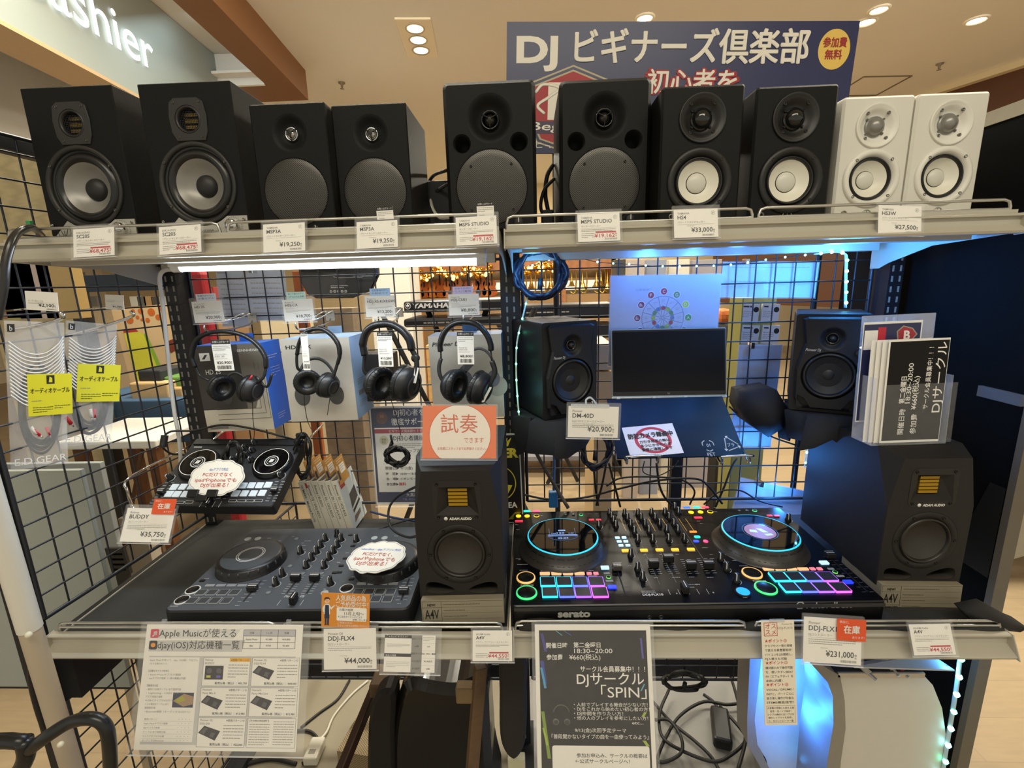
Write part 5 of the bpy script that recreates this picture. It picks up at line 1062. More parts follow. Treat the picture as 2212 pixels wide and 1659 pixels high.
# rear seminar poster hung on the mesh
c = Card((797, 878), (925, 876), (812, 1090), 1.245, 1.235); t = thing('seminar_poster', 'navy and white seminar poster behind the orange trial sign', 'poster', mw=c.M)
def f(b):
    w, h = c.w, c.h; nv = mat('#2a2f57', .45); b.rect(3, -h+5, w, -4, .15, nv); b.lathe(26, -25, [(13, .3), (12, .4), (0, .4)], mat('#6e4a4a', .5), 10); b.txt('30', 26, -24, 9, mat('#c08a7a', .5), .5, 'c'); b.txt('DJ初心者を', 52, -19, 15, WHT, .4, w=66); b.txt('徹底サポート', 46, -39, 16, WHT, .4, w=82, bold=.01)
    b.rect(8, -h+28, w, -45, .25, PAPER); b.rect(8, -57, w, -48, .35, mat('#b5384a', .5)); b.txt('ビギナーズ倶楽部セミナー', 40, -55, 7, WHT, .5, w=78); b.txt('DJ初心者講座', 48, -72, 12, mat('#3a3a55', .5), .5, w=66, bold=.01); b.lathe(27, -72, [(10, .4), (0, .4)], mat('#d8d0b0', .5), 18); b.txt('定員', 27, -72, 5, INK, .6, 'c'); b.txt('限定', 27, -78, 5, INK, .6, 'c'); b.lines(40, -80, w-2, 3, 4, INKG, 1.2, .5, 3)
    b.txt('ステップ方法', 62, -98, 9, INK, .5)
    for i in range(3): b.lathe(36, -96-i*9, [(3, .5), (0, .5)], INK, 12)
    b.rect(20, -123, w-2, -122.4, .4, INKG); b.txt('開催日▶ 9/13(金)', 26, -135, 8, INK, .5, bold=.01); b.txt('時　間▶ 18:00～18:30', 26, -147, 7, INK, .5, w=70, bold=.01); b.txt('会　場▶ イオンモール大高', 26, -158, 6.5, INK, .5, w=88, bold=.01); b.txt('参加費▶', 26, -170, 7, INK, .5, bold=.01); b.txt('無料', 54, -170, 8, RED, .5, bold=.02); b.txt('大高店', 68, -h+18, 9, WHT, .4); b.txt('TEL.052-629-510', 60, -h+9, 7, mat('#8f96c8', .5), .4)
sheet(t, c, f, .001); sleeve(t, c, 3, 3, 5, 6)
# black and yellow area sign, mostly behind the faceted speaker
c = Card((1010, 940), (1122, 936), (1012, 1132), 1.16); t = thing('area_sign', 'black board with yellow blocks and letters behind the middle faceted speaker', 'sign', mw=c.M)
def f(b):
    w, h = c.w, c.h; b.poly(rrect(0, -h, w, 0, 6), .15, mat('#c9c9c4', .4)); b.poly(rrect(2, -h+2, w-2.5, -3, 5), .25, mat('#0f0f10', .4)); Y_ = mat('#d8c93a', .5)
    for x in (-6, 20, 46, 72): b.poly([(x+14, -26), (x+28, -26), (x+46, -9), (x+32, -9)], .35, Y_) if x+46 < w-8 else b.poly([(x+10, -26), (x+14, -26), (x+22, -9), (x+14, -9)], .35, Y_)
    b.txt('POWER', w-4, -49, 26, Y_, .4, 'r', w=104, bold=.05); b.lathe(w*.55, -104, [(38, .4), (37, .5), (36, .4)], Y_, 40); b.lathe(w*.55, -104, [(10, .4), (0, .4)], Y_, 20)
    for k in range(3): a = PI/2+k*2*PI/3; b.poly([(w*.55+30*math.cos(a-.35), -104+30*math.sin(a-.35)), (w*.55+30*math.cos(a+.35), -104+30*math.sin(a+.35)), (w*.55+14*math.cos(a+.3), -104+14*math.sin(a+.3)), (w*.55+14*math.cos(a-.3), -104+14*math.sin(a-.3))][::1], .4, Y_)
    b.txt('AREA', w-12, -h+34, 17, WHT, .4, 'r', bold=.03)
    for x in (10, 44, 78): b.poly([(x, -h+8), (x+14, -h+8), (x+30, -h+24), (x+16, -h+24)], .35, mat('#8a8232', .5))
sheet(t, c, f, .003)
# banner behind the upper speakers
c = Card((1095, 47), (1858, 45), (1098, 330), 1.5); t = thing('club_banner', 'large navy banner with white heading standing behind the upper speakers', 'banner', mw=c.M)
def f(b):
    w, h = c.w, c.h; b.rect(0, -h, w, 0, .2, mat('#2c3057', .35, var=.1, scale=6)); W_ = mat('#efe7d6', .5, var=.02); R_ = mat('#a8282e', .5)
    b.txt('DJ', 22, -84, 76, W_, .6, w=92, bold=.035, res=4, sy=1); b.txt('ビギナーズ倶楽部', 152, -81, 78, W_, .6, w=508, bold=.022, res=4, sy=.98)
    yl = mat('#e9c45e', .45); b.poly(circ(716, -58, 34, 40, 42), .5, yl); b.txt('参加費', 716, -52, 22, R_, .8, 'c', w=50, bold=.02); b.txt('無料', 716, -77, 22, R_, .8, 'c', w=36, bold=.02)
    for m_, bo, hh in ((R_, .075, .6), (W_, .02, .9)): b.txt('初心者を', 316-(4 if bo > .05 else 0), -147, 56, m_, hh, w=196+(8 if bo > .05 else 0), bold=bo, res=4)
    gd = mat('#b9ab86', .45)
    for k, (s, m_) in enumerate(((1, gd), (.96, mat('#2c3057', .35)), (.9, gd), (.86, R_))):
        P = [(0, 100), (98, 62), (98, -30), (80, -70), (0, -96), (-80, -70), (-98, -30), (-98, 62)]; b.poly([(150+x*s, -190+y*s) for x, y in P][::-1], .5+k*.12, m_)
    b.txt('B', 150, -206, 110, W_, 1.2, 'c', w=110, bold=.03, res=4); b.tube([(66, -150, 1.2), (84, -132, 1.2), (120, -140, 1.2), (96, -160, 1.2), (72, -178, 1.2), (88, -196, 1.2)], 3.5, W_, 6, flat=.15)
    b.poly([(46, -240), (254, -240), (254, -212), (46, -212)], 1.1, mat('#3a2a4a', .4)); b.txt('Beginners', 150, -232, 26, W_, 1.3, 'c', w=190, bold=.01, shear=.1); b.txt('DJビギナーズ倶楽部', 150, -h+12, 19, W_, .6, 'c', w=215)
sheet(t, c, f, .012, pap=mat('#23264a', .5))
b = MB(c.M.inverted()); pl_, pr2 = atY(1200, 330, 1.5), atY(1800, 330, 1.5)
for p in (pl_, pr2): b.cyl((p.x, 1.512, p.z+.1), (p.x, 1.535, .02), .009, BLK, 10); b.box(p.x-.02, 1.35, 0, p.x+.02, 1.7, .02, BLK)
b.build('floor_stand', t)
# ================================================================ left bay: headphones, boxes, small controller, booklets, cable bags
class PF:
    """upright working frame at one depth, drawn in photo pixels measured from an anchor"""
    def __init__(s, x0, y0, Y, k=1.0, Yb=None):
        s.c = Card((x0, y0), (x0+200, y0), (x0, y0+200), Y, Yb); s.k = k; s.m = s.c.S; s.M = s.c.M
    def mb(s): return MB(s.m)
    def q(s, x, y, h=0): return (x/s.k, -y/s.k, h)
def hook(px, py, lab, Yt=1.07, tagp=None, name='peg_hook', grp='chrome peg hooks on the left mesh', up=8):
    p = atY(px, py, Yt); t = thing(name, lab, 'hook', (p.x, YM, p.z), 0, grp); b = MB()
    L = Yt-YM; b.tube([(0, -.002, .012), (0, L*.1, .0), (0, L*.5, -.004), (0, L*.92, -.002), (0, L*1.0, .006), (0, L*1.0, .014)], .0022, CHROME, 8); b.box(-.012, -.006, .004, .012, .0, .03, STEEL)
    if tagp:
        q = atY(*tagp, HT)-Vector((p.x, YM, p.z)); b.tube([(0, -.002, .022), (0, L*.2, .03), (q.x*.5, (HT-YM)*.7, q.z*.8), (q.x, HT-YM+.002, q.z-.004)], .0014, CHROME, 6); b.tube([(0, -.002, .022), (.02, L*.2, .03), (q.x*.5+.02, (HT-YM)*.7, q.z*.8), (q.x+.02, HT-YM+.002, q.z-.004)], .0014, CHROME, 6)
    b.build('wire', t); return t
LEA = mat('#161617', .38, bump=.15, scale=300); PLA = mat('#1d1d1f', .4)
def cup(t, F, x, y, r_, th_, yaw, pitch, sq=1.0, mcup=PLA, cush=True, wrinkle=True):
    r, th = r_*1.14, th_*1.35
    T = F.m @ Matrix.Translation(F.q(x, y, 0)) @ Matrix.Rotation(yaw, 4, 'Y') @ Matrix.Rotation(pitch, 4, 'X')
    b = MB(T); b.lathe(0, 0, [(0, -th), (r*.55, -th), (r*.8, -th*.85), (r*.95, -th*.5), (r, -th*.15), (r*.97, 0), (r*.4, .2)], mcup, 28); b.lathe(0, 0, [(r*.62, -th), (r*.6, -th*1.04), (r*.5, -th*1.04)], mat('#37373a', .3), 28); o = b.build('ear_cup', t)
    b = MB(T); vs = []
    pr_ = [(r*.98, .0), (r*1.03, th*.18), (r*1.0, th*.42), (r*.84, th*.56), (r*.62, th*.5), (r*.46, th*.3), (r*.42, 0), (0, -.5)]
    b.lathe(0, 0, pr_, LEA, 36)
    if wrinkle:
        for k in range(26): a = 2*PI*k/26; b.tube([(r*1.035*math.cos(a), r*1.035*math.sin(a), th*.1), (r*1.02*math.cos(a), r*1.02*math.sin(a), th*.42), (r*.86*math.cos(a), r*.86*math.sin(a), th*.58)], r*.012, LEA, 4, sm=2)
    b.build('cushion', o); return o
def headphones(lab, x0, y0, k, Y, band, br, cups, yokes, extra=None, cable=None, flat=1.5, bandm=LEA, loc=None):
    F = PF(x0, y0, Y, k); t = thing('headphones', lab, 'headphones', mw=F.M.copy(), group='headphones hanging on the mesh')
    b = F.mb(); b.tube([F.q(*p) for p in band], [q*1.5 for q in br for _ in range(6)], bandm, 12, flat=flat, sm=6); b.build('headband', t)
    for c in cups: cup(t, F, *c)
    for P, r, m_ in yokes: b = F.mb(); b.tube([F.q(*p) for p in P], r, m_, 8, sm=5); b.build('yoke', t)
    if extra: extra(F, t)
    if cable: b = F.mb(); b.tube([F.q(*p) for p in cable], .9, BLK, 6, sm=5); b.build('cable', t)
    return t
Rd = math.radians
GP = mat('#3a3b3e', .35, .3); RDC = mat('#b0242a', .5)
def hd25x(F, t):
    b = F.mb(); b.tube([F.q(600, 1120, 14), F.q(640, 1070, 14)], 2.2, RDC, 6, sm=0); b.build('red_plug', t)['label'] = 'red cable plug'
    b = F.mb(); b.tube([F.q(640, 1090), F.q(735, 1180, 4), F.q(800, 1060, 6)], [2.5, 4.5, 3], PLA, 8); b.build('second_band', t)
headphones('slim black headphones with a thin band and a red plug, leftmost of the row', 360, 540, 3.95, 1.08,
    [(110, 1010, 2), (95, 900, 2), (150, 770, 1), (260, 705, 0), (400, 690, -2), (560, 720, -2), (680, 800, 0), (745, 910, 2), (748, 1010, 4)], [2.6, 3.2, 3.2, 3.2, 3.2, 3.2, 3.2, 3.2, 2.6],
    [(310, 1195, 26, 15, Rd(62), Rd(8)), (575, 1205, 27, 15, Rd(-100), Rd(-12))],
    [([(110, 1005, 0), (130, 1080, 0), (200, 1120, 2), (250, 1160, -2)], 3, PLA), ([(748, 1005, 4), (730, 1080, 8), (690, 1120, 8), (620, 1160, 4)], 3.4, PLA)], hd25x,
    [(575, 1300, 0), (585, 1340, 2), (572, 1480, 2), (572, 1600, 2), (560, 1690, 6), (530, 1720, 8)])
headphones('small headphones with a round pad facing front and perforated arms, second of the row', 360, 540, 3.95, 1.08,
    [(1030, 890, 2), (1055, 790, 1), (1110, 700, 0), (1190, 665, -1), (1270, 665, -1), (1350, 720, 0), (1400, 800, 2), (1408, 890, 4), (1385, 970, 6)], [2.6, 2.6, 3.4, 3.4, 3.4, 3.4, 3.2, 2.6, 2.4],
    [(1095, 1135, 25, 14, Rd(28), Rd(4)), (1270, 1165, 25, 14, Rd(-108), Rd(-14))],
    [([(1030, 880, 2), (1022, 940, 2), (1020, 1010, 0), (1040, 1040, -6)], 3.2, PLA), ([(1385, 965, 6), (1355, 1050, 8), (1330, 1100, 8)], 3.6, PLA), ([(1045, 880, 3), (1100, 880, 5), (1140, 930, 5), (1120, 980, 2), (1070, 1010, 0)], .8, BLK)],
    None, [(1055, 1245, 0), (1056, 1330, 2), (1062, 1480, 0), (1090, 1560, 2), (1120, 1600, 2)])
def x5x(F, t):
    b = F.mb(); c_ = [(670, 995), (705, 1000), (672, 1140), (640, 1135)]; b.add([F.q(x, y, 15) for x, y in c_], [(3, 2, 1, 0)], mat('#e9e9e4', .5)); b.build('white_sticker', t)['label'] = 'white sticker strip'
    b = F.mb(); b.lathe(670/3.95, -920/3.95, [(0, 13), (8, 12.5), (9.5, 9), (9.5, 4)], PLA, 20); b.build('hinge', t)
headphones('chunky black headphones with a thick padded band and a blue-topped tag, third of the row', 720, 540, 3.95, 1.075,
    [(215, 900, 2), (205, 800, 2), (240, 700, 1), (300, 645, 0), (380, 625, -1), (470, 630, -1), (560, 680, 1), (620, 760, 3), (640, 850, 5)], [4.5, 5.2, 5.6, 5.6, 5.6, 5.6, 5.6, 5.4, 4.8],
    [(330, 1160, 34, 17, Rd(58), Rd(6)), (560, 1155, 37, 19, Rd(-112), Rd(-10))],
    [([(215, 895, 2), (205, 960, 2), (200, 1040, 2), (240, 1110, -2)], 4, PLA), ([(640, 845, 5), (675, 920, 8), (680, 1000, 10), (660, 1120, 8), (640, 1200, 4)], 6, PLA)], x5x,
    [(420, 1290, 0), (440, 1350, 2), (465, 1450, 2), (490, 1560, 2), (500, 1640, 2)], 2.0)
def cuex(F, t):
    b = F.mb(); c_ = [(1325, 1160), (1345, 1165), (1275, 1300), (1252, 1300)]; b.add([F.q(x, y, 21) for x, y in c_], [(3, 2, 1, 0)], mat('#e9e9e4', .5)); b.build('white_sticker', t)['label'] = 'white sticker strip'
headphones('grey-hinged black headphones in front of the pale box, rightmost of the row', 720, 540, 3.95, 1.075,
    [(890, 860, 2), (890, 790, 2), (930, 690, 1), (1010, 620, 0), (1110, 603, -1), (1210, 625, 0), (1290, 700, 2), (1330, 790, 3), (1335, 850, 4)], [4, 4.4, 4.4, 4.4, 4.4, 4.4, 4.4, 4.4, 4],
    [(1010, 1170, 33, 17, Rd(62), Rd(5)), (1225, 1190, 34, 17, Rd(-112), Rd(-14))],
    [([(893, 850, 2), (892, 930, 2)], 1.8, GP), ([(1332, 850, 4), (1342, 945, 6)], 1.8, GP), ([(892, 925, 2), (872, 1000, 2), (880, 1080, 2), (930, 1180, -2)], 4.5, GP), ([(1342, 940, 6), (1368, 1030, 9), (1340, 1120, 10), (1270, 1250, 6)], 6, PLA)], cuex,
    [(1240, 1300, 0), (1300, 1340, 2)], 2.0)
hook(443, 716, 'peg hook holding the leftmost headphones and their tag', tagp=(446, 690)); hook(640, 711, 'peg hook holding the second headphones and their tag', tagp=(640, 688))
hook(812, 702, 'peg hook holding the third headphones and their tag', tagp=(818, 680)); hook(1002, 695, 'peg hook holding the fourth headphones and their tag', tagp=(1000, 676))
# purchase slips hanging on the headphones
def pslip(tl, tr, bl, label, mk, md, pr_, Y=1.05):
    def f(b, w, h):
        b.txt(mk, w*.1, -h*.5, w*.11, INKG); b.txt(md, w*.1, -h*.56, w*.11, INKG, w=w*.5); b.lines(w*.1, -h*.61, w*.8, 1, 2, INKL, .8, .3, 2); b.txt(pr_, w*.5, -h*.78, w*.2, INK, al='c', w=w*.72, bold=.015); b.txt('税', w*.88, -h*.74, w*.08, INK); b.txt('込', w*.88, -h*.78, w*.08, INK); barcode(b, w*.14, -h*.95, w*.74, h*.12, INK, 5)
    t = slip(tl, tr, bl, Y, label, f, 'purchase slips tied to the headphones'); return t
pslip((455, 734), (496, 733), (466, 801), 'paper slip reading 20,900 tied to the slim leftmost headphones', 'ゼンハイザー', 'HD 25', '¥20,900')
pslip((648, 718), (663, 718), (658, 800), 'narrow paper slip turned sideways on the second headphones', 'Pioneer DJ', 'HDJ', '¥18,700')
pslip((814, 718), (846, 718), (812, 792), 'paper slip reading 13,200 tied to the thick padded headphones', 'Pioneer DJ', 'HDJ-X5', '¥13,200')
pslip((987, 717), (1023, 717), (991, 787), 'paper slip reading 8,800 tied to the grey-hinged headphones', 'Pioneer DJ', 'HDJ-CUE1', '¥8,800')
# product boxes behind the headphones
def pbox(tl, tr, bl, Y, dep, label, front, side, fn, sfn=None):
    c = Card(tl, tr, bl, Y); k = c.w/c.W; t = thing('headphone_box', label, 'box', mw=c.M); b = c.mb(); w, h = c.w, c.h; D = dep*k
    b.add([(0, 0, 0), (w, 0, 0), (w, -h, 0), (0, -h, 0), (0, 0, -D), (w, 0, -D), (w, -h, -D), (0, -h, -D)], [(3, 2, 1, 0)], front); b.add([(0, 0, 0), (w, 0, 0), (w, -h, 0), (0, -h, 0), (0, 0, -D), (w, 0, -D), (w, -h, -D), (0, -h, -D)], [(1, 2, 6, 5), (0, 4, 7, 3), (4, 5, 6, 7), (0, 1, 5, 4), (3, 7, 6, 2)], side)
    fn(b, w, h)
    if sfn:
        T0 = b.T; b.T = T0 @ Matrix.Translation((w+.2, 0, 0)) @ Matrix.Rotation(PI/2, 4, 'Y'); sfn(b, D, h); b.T = T0
    b.build('carton', t)
    b = c.mb(); b.prism([(w*.4, 0), (w*.62, 0), (w*.62, 16), (w*.4, 16)], -D, -D+1.2, side, holes=[rrect(w*.46, 6, w*.56, 10, 2)]); b.build('hang_tab', t); return t
def silhouette(b, cx, cy, r, m, h=.3, m2=None):
    b.tube([(cx+r*.8*math.cos(a), cy+r*1.1*math.sin(a), h) for a in [PI*1.02-k*PI*1.04/14 for k in range(15)]], r*.07, m, 5, sm=0, flat=.1)
    for s in (-1, 1): b.poly([(cx+s*r*.72+r*.33*math.cos(a), cy-r*.45+r*.42*math.sin(a)) for a in [2*PI*k/20 for k in range(20)]], h+.1, m2 or m)
def f1(b, w, h):
    dk = mat('#3b3733', .45); b.poly([(0, 0), (w, 0), (w, -h*.3), (w*.78, -h*.74), (0, -h*.74)], .12, mat('#6f675c', .5)); b.poly([(0, 0), (w*.66, 0), (w*.66, -h*.74), (0, -h*.74)], .2, dk)
    b.rect(w*.09, -h*.17, w*.24, -h*.08, .3, WHT); b.poly([(w*.12, -h*.15), (w*.16, -h*.15), (w*.21, -h*.1), (w*.17, -h*.1)], .4, dk); b.txt('SENNHEISER', w*.65, -h*.085, 7, WHT, .4, w=48); b.txt('HD 25', w*.14, -h*.325, 15, WHT, .4, w=32)
    for k in range(3): q = .06*k; b.tube([(w*(.98-q), -h*.2, .3), (w*(.98-q), -h*(.86-q), .3), (w*.2, -h*(.86-q), .3)], .5, mat('#5a5248', .5), 4, sm=0)
    silhouette(b, w*.55, -h*.52, 34, mat('#4a4846', .4), .5); b.rect(w*.05, -h*.97, w*.32, -h*.92, .3, INKG)
pbox((413, 749), (562, 741), (413, 935), 1.13, .088, 'white and charcoal headphone box with a bright blue side', mat('#c9c0ae', .5), mat('#2f6fd8', .45), f1, lambda b, w, h: (b.lines(w*.25, -h*.16, w*.75, 2, 5, WHT, 1, .2, 3), b.lines(w*.3, -h*.3, w*.8, 4, 6, WHT, .8, .2, 5), b.lines(w*.3, -h*.85, w*.7, 3, 5, WHT, .8, .2, 6)))
def f2(b, w, h): b.txt('HDJ-CX', w*.07, -h*.115, 11, INK, .3, w=56, bold=.02); silhouette(b, w*.47, -h*.55, 52, mat('#4c4a48', .4), .4); b.tube([(w*.62, -h*.72, .5), (w*.55, -h*.93, .5)], .6, BLK, 4, sm=0)
def s2(b, w, h):
    b.lines(w*.2, -h*.53, w*.9, 3, 5, INKG, 1.2, .2, 3)
    for x in (.2, .6): b.rect(w*x, -h*.73, w*(x+.28), -h*.67, .2, INKG)
    b.lines(w*.2, -h*.8, w*.8, 4, 4, INKG, 1, .2, 5)
pbox((604, 734), (753, 728), (604, 912), 1.12, .125, 'plain grey headphone box printed with a headphone picture, second box', mat('#bdb5a8', .5), mat('#a9c8ea', .5), f2, s2)
def f3(b, w, h): b.txt('Pioneer DJ', w*.05, -h*.12, 12, INK, .3, w=64, bold=.02, shear=.2); silhouette(b, w*.68, -h*.42, 42, mat('#6a6772', .4), .4); b.poly([(w*.32, -h*.46), (w*.48, -h*.46), (w*.62, -h*.34), (w*.5, -h*.32)], .5, mat('#57545a', .5)); b.lathe(w*.92, -h*.62, [(22, .3), (0, .35)], mat('#9a948a', .5), 24)
pbox((924, 727), (1082, 721), (924, 905), 1.14, .1, 'pale grey headphone box with slanted lettering, rightmost box', mat('#b5aea2', .5), mat('#4a6a92', .5), f3)
solo(MB().rbox(atY(775, 870, 1.2).x, 1.2, atY(775, 868, 1.2).z, atY(855, 870, 1.2).x, 1.255, atY(775, 765, 1.2).z, .003, mat('#2a2624', .5)), 'adapter_box', 'small dark box behind the thick padded headphones', 'box')
# ---- small controller lying on slanted wire hooks
class Slab(Deck):
    def __init__(s, tl, tr, bl, Yt, Yb, th, name, label, cat):
        P = (atY(*tl, Yt), atY(*tr, Yt), atY(*bl, Yb)); M_, s.W, s.D = frame3(*P); s.Mf = M_
        s.n = M_.to_3x3().col[2].copy(); M0 = M_ @ Matrix.Translation((0, -s.D, -th)); s.M = M0; s.inv = M0.inverted(); s.H = th; s.t = thing(name, label, cat, mw=M0)
    def P(s, x, y, h=0):
        p0 = s.Mf.translation+s.n*h; r = _ray(x, y); p = s.inv @ (C_O+r*((p0-C_O).dot(s.n)/r.dot(s.n))); return p.x, p.y
d = Slab((423, 947), (659, 949), (315, 1091), 1.13, .95, .03, 'dj_controller', 'compact black controller with white pads lying on slanted hooks above the cloth', 'DJ controller')
PB = lambda x, y, h=0: d.P(180+x/4.366, 860+y/4.366, h)
b = MB(); b.prism(rrect(0, 0, d.W, d.D, .006, 3), 0, d.H, mat('#222225', .5), bev=.002, side=SIDE); b.box(.006, d.D-.022, d.H, d.W-.006, d.D-.004, d.H+.003, mat('#111112', .4)); b.build('body', d.t)
for cx_, cy_ in ((1080, 603), (1775, 592)):
    x, y = PB(cx_, cy_, .012); r = .043
    b = d.mb(); b.lathe(x, y, [(r+.004, 0), (r+.003, .004), (r+.002, .009), (r, .012), (r-.001, .0124)], mat('#121213', .3), 48); jw = b.build('jog_wheel', d.t)
    b = d.mb(); b.lathe(x, y, [(r-.001, .0122), (0, .0122)], mat('#0c0a0a', .07, spec=.7, coat=.5), 48); b.lathe(x, y, [(r-.003, .0123), (r-.0037, .0126), (r-.0044, .0123)], WHT, 48)
    for q in (.0165, .011): b.lathe(x, y, [(q, .0123), (q-.0008, .0126), (q-.0018 if q > .015 else q-.001, .0123)], mat('#c9c9c9', .4), 32)
    for q in range(36): a = 2*PI*q/36; b.rect(x+.0145*math.cos(a)-.0005, y+.0145*math.sin(a)-.0005, x+.0145*math.cos(a)+.0005, y+.0145*math.sin(a)+.0005, .0126, WHT)
    for s in (-1, 0, 1): b.poly([(x+s*.0032-.0022, y-.005), (x+s*.0032+.0002, y-.005), (x+s*.0032+.0022, y+.005), (x+s*.0032-.0002, y+.005)], .0127, WHT)
    b.build('platter', jw)
PW = mat('#d3dde6', .4)
for P in ([(860, 842), (942, 840), (1026, 838), (1108, 836)], [(812, 908), (885, 909), (965, 909), (1045, 909)], [(1510, 828), (1588, 826), (1665, 826), (1745, 822)], [(1440, 902), (1522, 902), (1606, 902), (1690, 898)]):
    for x, y in P: x, y = PB(x, y); b = d.mb(); b.prism(rrect(x-.0082, y-.0082, x+.0082, y+.0082, .001, 2), 0, .0022, PW, back=False); b.build('pad', d.t)
for x, y in ((915, 985), (1000, 982), (1410, 970), (1495, 970), (1575, 970), (1655, 968)): x, y = PB(x, y); b = d.mb(); b.prism(rrect(x-.0088, y-.0035, x+.0088, y+.0035, .001, 2), 0, .0012, LN, back=False); b.prism(rrect(x-.0081, y-.0028, x+.0081, y+.0028, .001, 2), 0, .0015, mat('#1a1a1c', .4), back=False); b.build('button', d.t)
for x, y in ((1415, 440), (1530, 478), (1620, 430), (1545, 545), (1480, 560), (1600, 500), (820, 755), (1865, 735), (1420, 590), (1590, 590)): dknob(d, *PB(x, y), KM, .008, .014, ring=x in (820, 1865), ln=LN)
for (x0, y0), (x1, y1), cp in (((850, 800), (640, 990), (700, 895)), ((1870, 790), (1750, 970), (1790, 880))):
    a = PB(x0, y0); c_ = PB(x1, y1); k_ = PB(*cp); xx = (a[0]+c_[0])/2; slider(d, (xx, a[1]), (xx, c_[1]), (xx, k_[1]), .015, .011, KM, 8, 'tempo_slider', LN, .011)
for x, y in ((1165, 905), (1330, 900)): c_ = PB(x, y); slider(d, (c_[0], c_[1]+.02), (c_[0], c_[1]-.014), c_, .015, .012, KM, 5, 'channel_fader', LN, .014)
a = PB(1110, 1000); c_ = PB(1300, 985); slider(d, a, (c_[0], a[1]), ((a[0]+c_[0])/2, a[1]), .012, .016, KM, 4, 'crossfader', LN, .015)
b = d.mb(); x, y = PB(1045, 462); b.rect(x, y-.002, x+.02, y+.002, .0003, LN); b.txt('BUDDY', x+.001, y-.0014, .004, BLK, .0005, w=.018); b.build('name_mark', d.t)
# slanted hooks carrying it
def slant(pts, lab, r=.003, m=CHROME, grp='slanted chrome hooks'):
    b = MB(); b.tube(pts, r, m, 8, sm=4); return solo(b, 'slanted_hook', lab, 'hook', grp)
n_ = d.n; und = lambda x, y, h=-.036: (lambda r: C_O+r*(((d.Mf.translation+n_*h)-C_O).dot(n_)/r.dot(n_)))(_ray(x, y))
for xs_, lab in ((345, 'slanted chrome hook at the left of the compact controller'), (590, 'slanted chrome hook with a bent front end at the right of the compact controller')):
    a = und(xs_+(70 if xs_ > 400 else 105), 960); c_ = und(xs_, 1092); e = (c_-a).normalized(); bk = Vector((a.x, YM, a.z+.02)); up_ = n_*.028
    if xs_ > 400: slant([bk, a, c_+e*.004, c_+e*.008+up_*.5, c_+e*.008+up_, c_+e*.008+up_+Vector((-.06, 0, .004)), c_+e*.008+Vector((-.06, 0, 0))], lab)
    else: slant([bk, a, c_+e*.004, c_+e*.008+up_], lab)
slant([atY(285, 1025, 1.0)+Vector((-.0, .22, 0)), atY(285, 1028, .97), atY(276, 1062, .93), atY(288, 1100, .83)], 'thin chrome hook from the side mesh holding the 35,750 tag', .003)
# cloud shaped cards
def cloud(w, h, n=11, seed=1):
    P = []
    for k in range(n):
        a = 2*PI*k/n; cx, cy = w*.5+w*.40*math.cos(a), -h*.5+h*.38*math.sin(a); R = (w+h)*.075*1.15
        for j in range(-4, 5): t_ = a+j*.26; P.append((cx+R*math.cos(t_)*1.05, cy+R*math.sin(t_)))
    ang = sorted(P, key=lambda p: math.atan2((p[1]+h*.5)/h, (p[0]-w*.5)/w)); out = []
    for k in range(72):
        a0 = -PI+2*PI*k/72; best = max((p for p in ang if abs(((math.atan2((p[1]+h*.5)/h, (p[0]-w*.5)/w)-a0+PI) % (2*PI))-PI) < .09), key=lambda p: ((p[0]-w*.5)/w)**2+((p[1]+h*.5)/h)**2, default=None)
        if best: out.append(best)
    return out
def bubble(c, lab, lines_, tail=None):
    t = thing('speech_bubble_card', lab, 'notice', mw=c.M); w, h = c.w, c.h; k = c.w/c.W; P = cloud(w, h); b = c.mb(); b.prism(P, -.0015*k, 0, mat('#ece7dc', .5, var=.02))
    if tail: b.poly(tail, -.2, mat('#ece7dc', .5, var=.02))
    n = len(P); I = [(w*.5+(x-w*.5)*.965, -h*.5+(y+h*.5)*.955) for x, y in P]; I2 = [(w*.5+(x-w*.5)*.945, -h*.5+(y+h*.5)*.93) for x, y in P]
    b.add([(x, y, .2) for x, y in I]+[(x, y, .2) for x, y in I2], [(i, (i+1) % n, (i+1) % n+n, i+n) for i in range(n)], INKG)
    bl_, rd_ = mat('#6f86c8', .6), mat('#b5483c', .6)
    for i, s in enumerate(lines_): b.txt(s[0], w*.5, s[1], s[2], bl_ if i == 0 else rd_, .4, 'c', w=s[3], bold=.008)
    b.build('card', t); return t, c
t, c = bubble(Card((424, 998), (532, 998), (424, 1066), 1.0, .955), 'cloud shaped card standing in a black clip on the compact controller', [('djayアプリで対応', -19, 7, 40), ('PCだけでなく', -31, 9.5, 62), ('ipadやiphoneでも', -43, 10, 88), ('DJが出来る！', -54, 10, 58)])
b = c.mb(); k = c.w/c.W; b.rbox(4, -c.h-8, -6, 26, -c.h+8, 4, 1, KM); b.rbox(44, -c.h-8, -6, 66, -c.h+8, 4, 1, KM); b.rbox(22, -c.h-16, -6, 48, -c.h-4, 4, 1, KM); b.build('clip_stand', t)
P3 = tuple(atZ(x, y, zt10+.012) for x, y in ((770, 1177), (882, 1175), (758, 1226)))
z4 = bpy.data.objects['dj_controller'].matrix_world.translation.z+.062+.026
P3 = tuple(atZ(x, y, z4) for x, y in ((780, 1172), (886, 1176), (768, 1230)))
t, c = bubble(Card((780, 1172), (886, 1176), (768, 1230), 0, P=P3), 'white cloud shaped card lying on the right jog wheel of the matte controller', [('rekordbox・djayアプリに対応', -17, 6, 84), ('PCだけでなく、', -29, 9, 62), ('ipadやiphoneでも', -39.5, 9.5, 84), ('DJが出来る！', -49.5, 9.5, 60)])
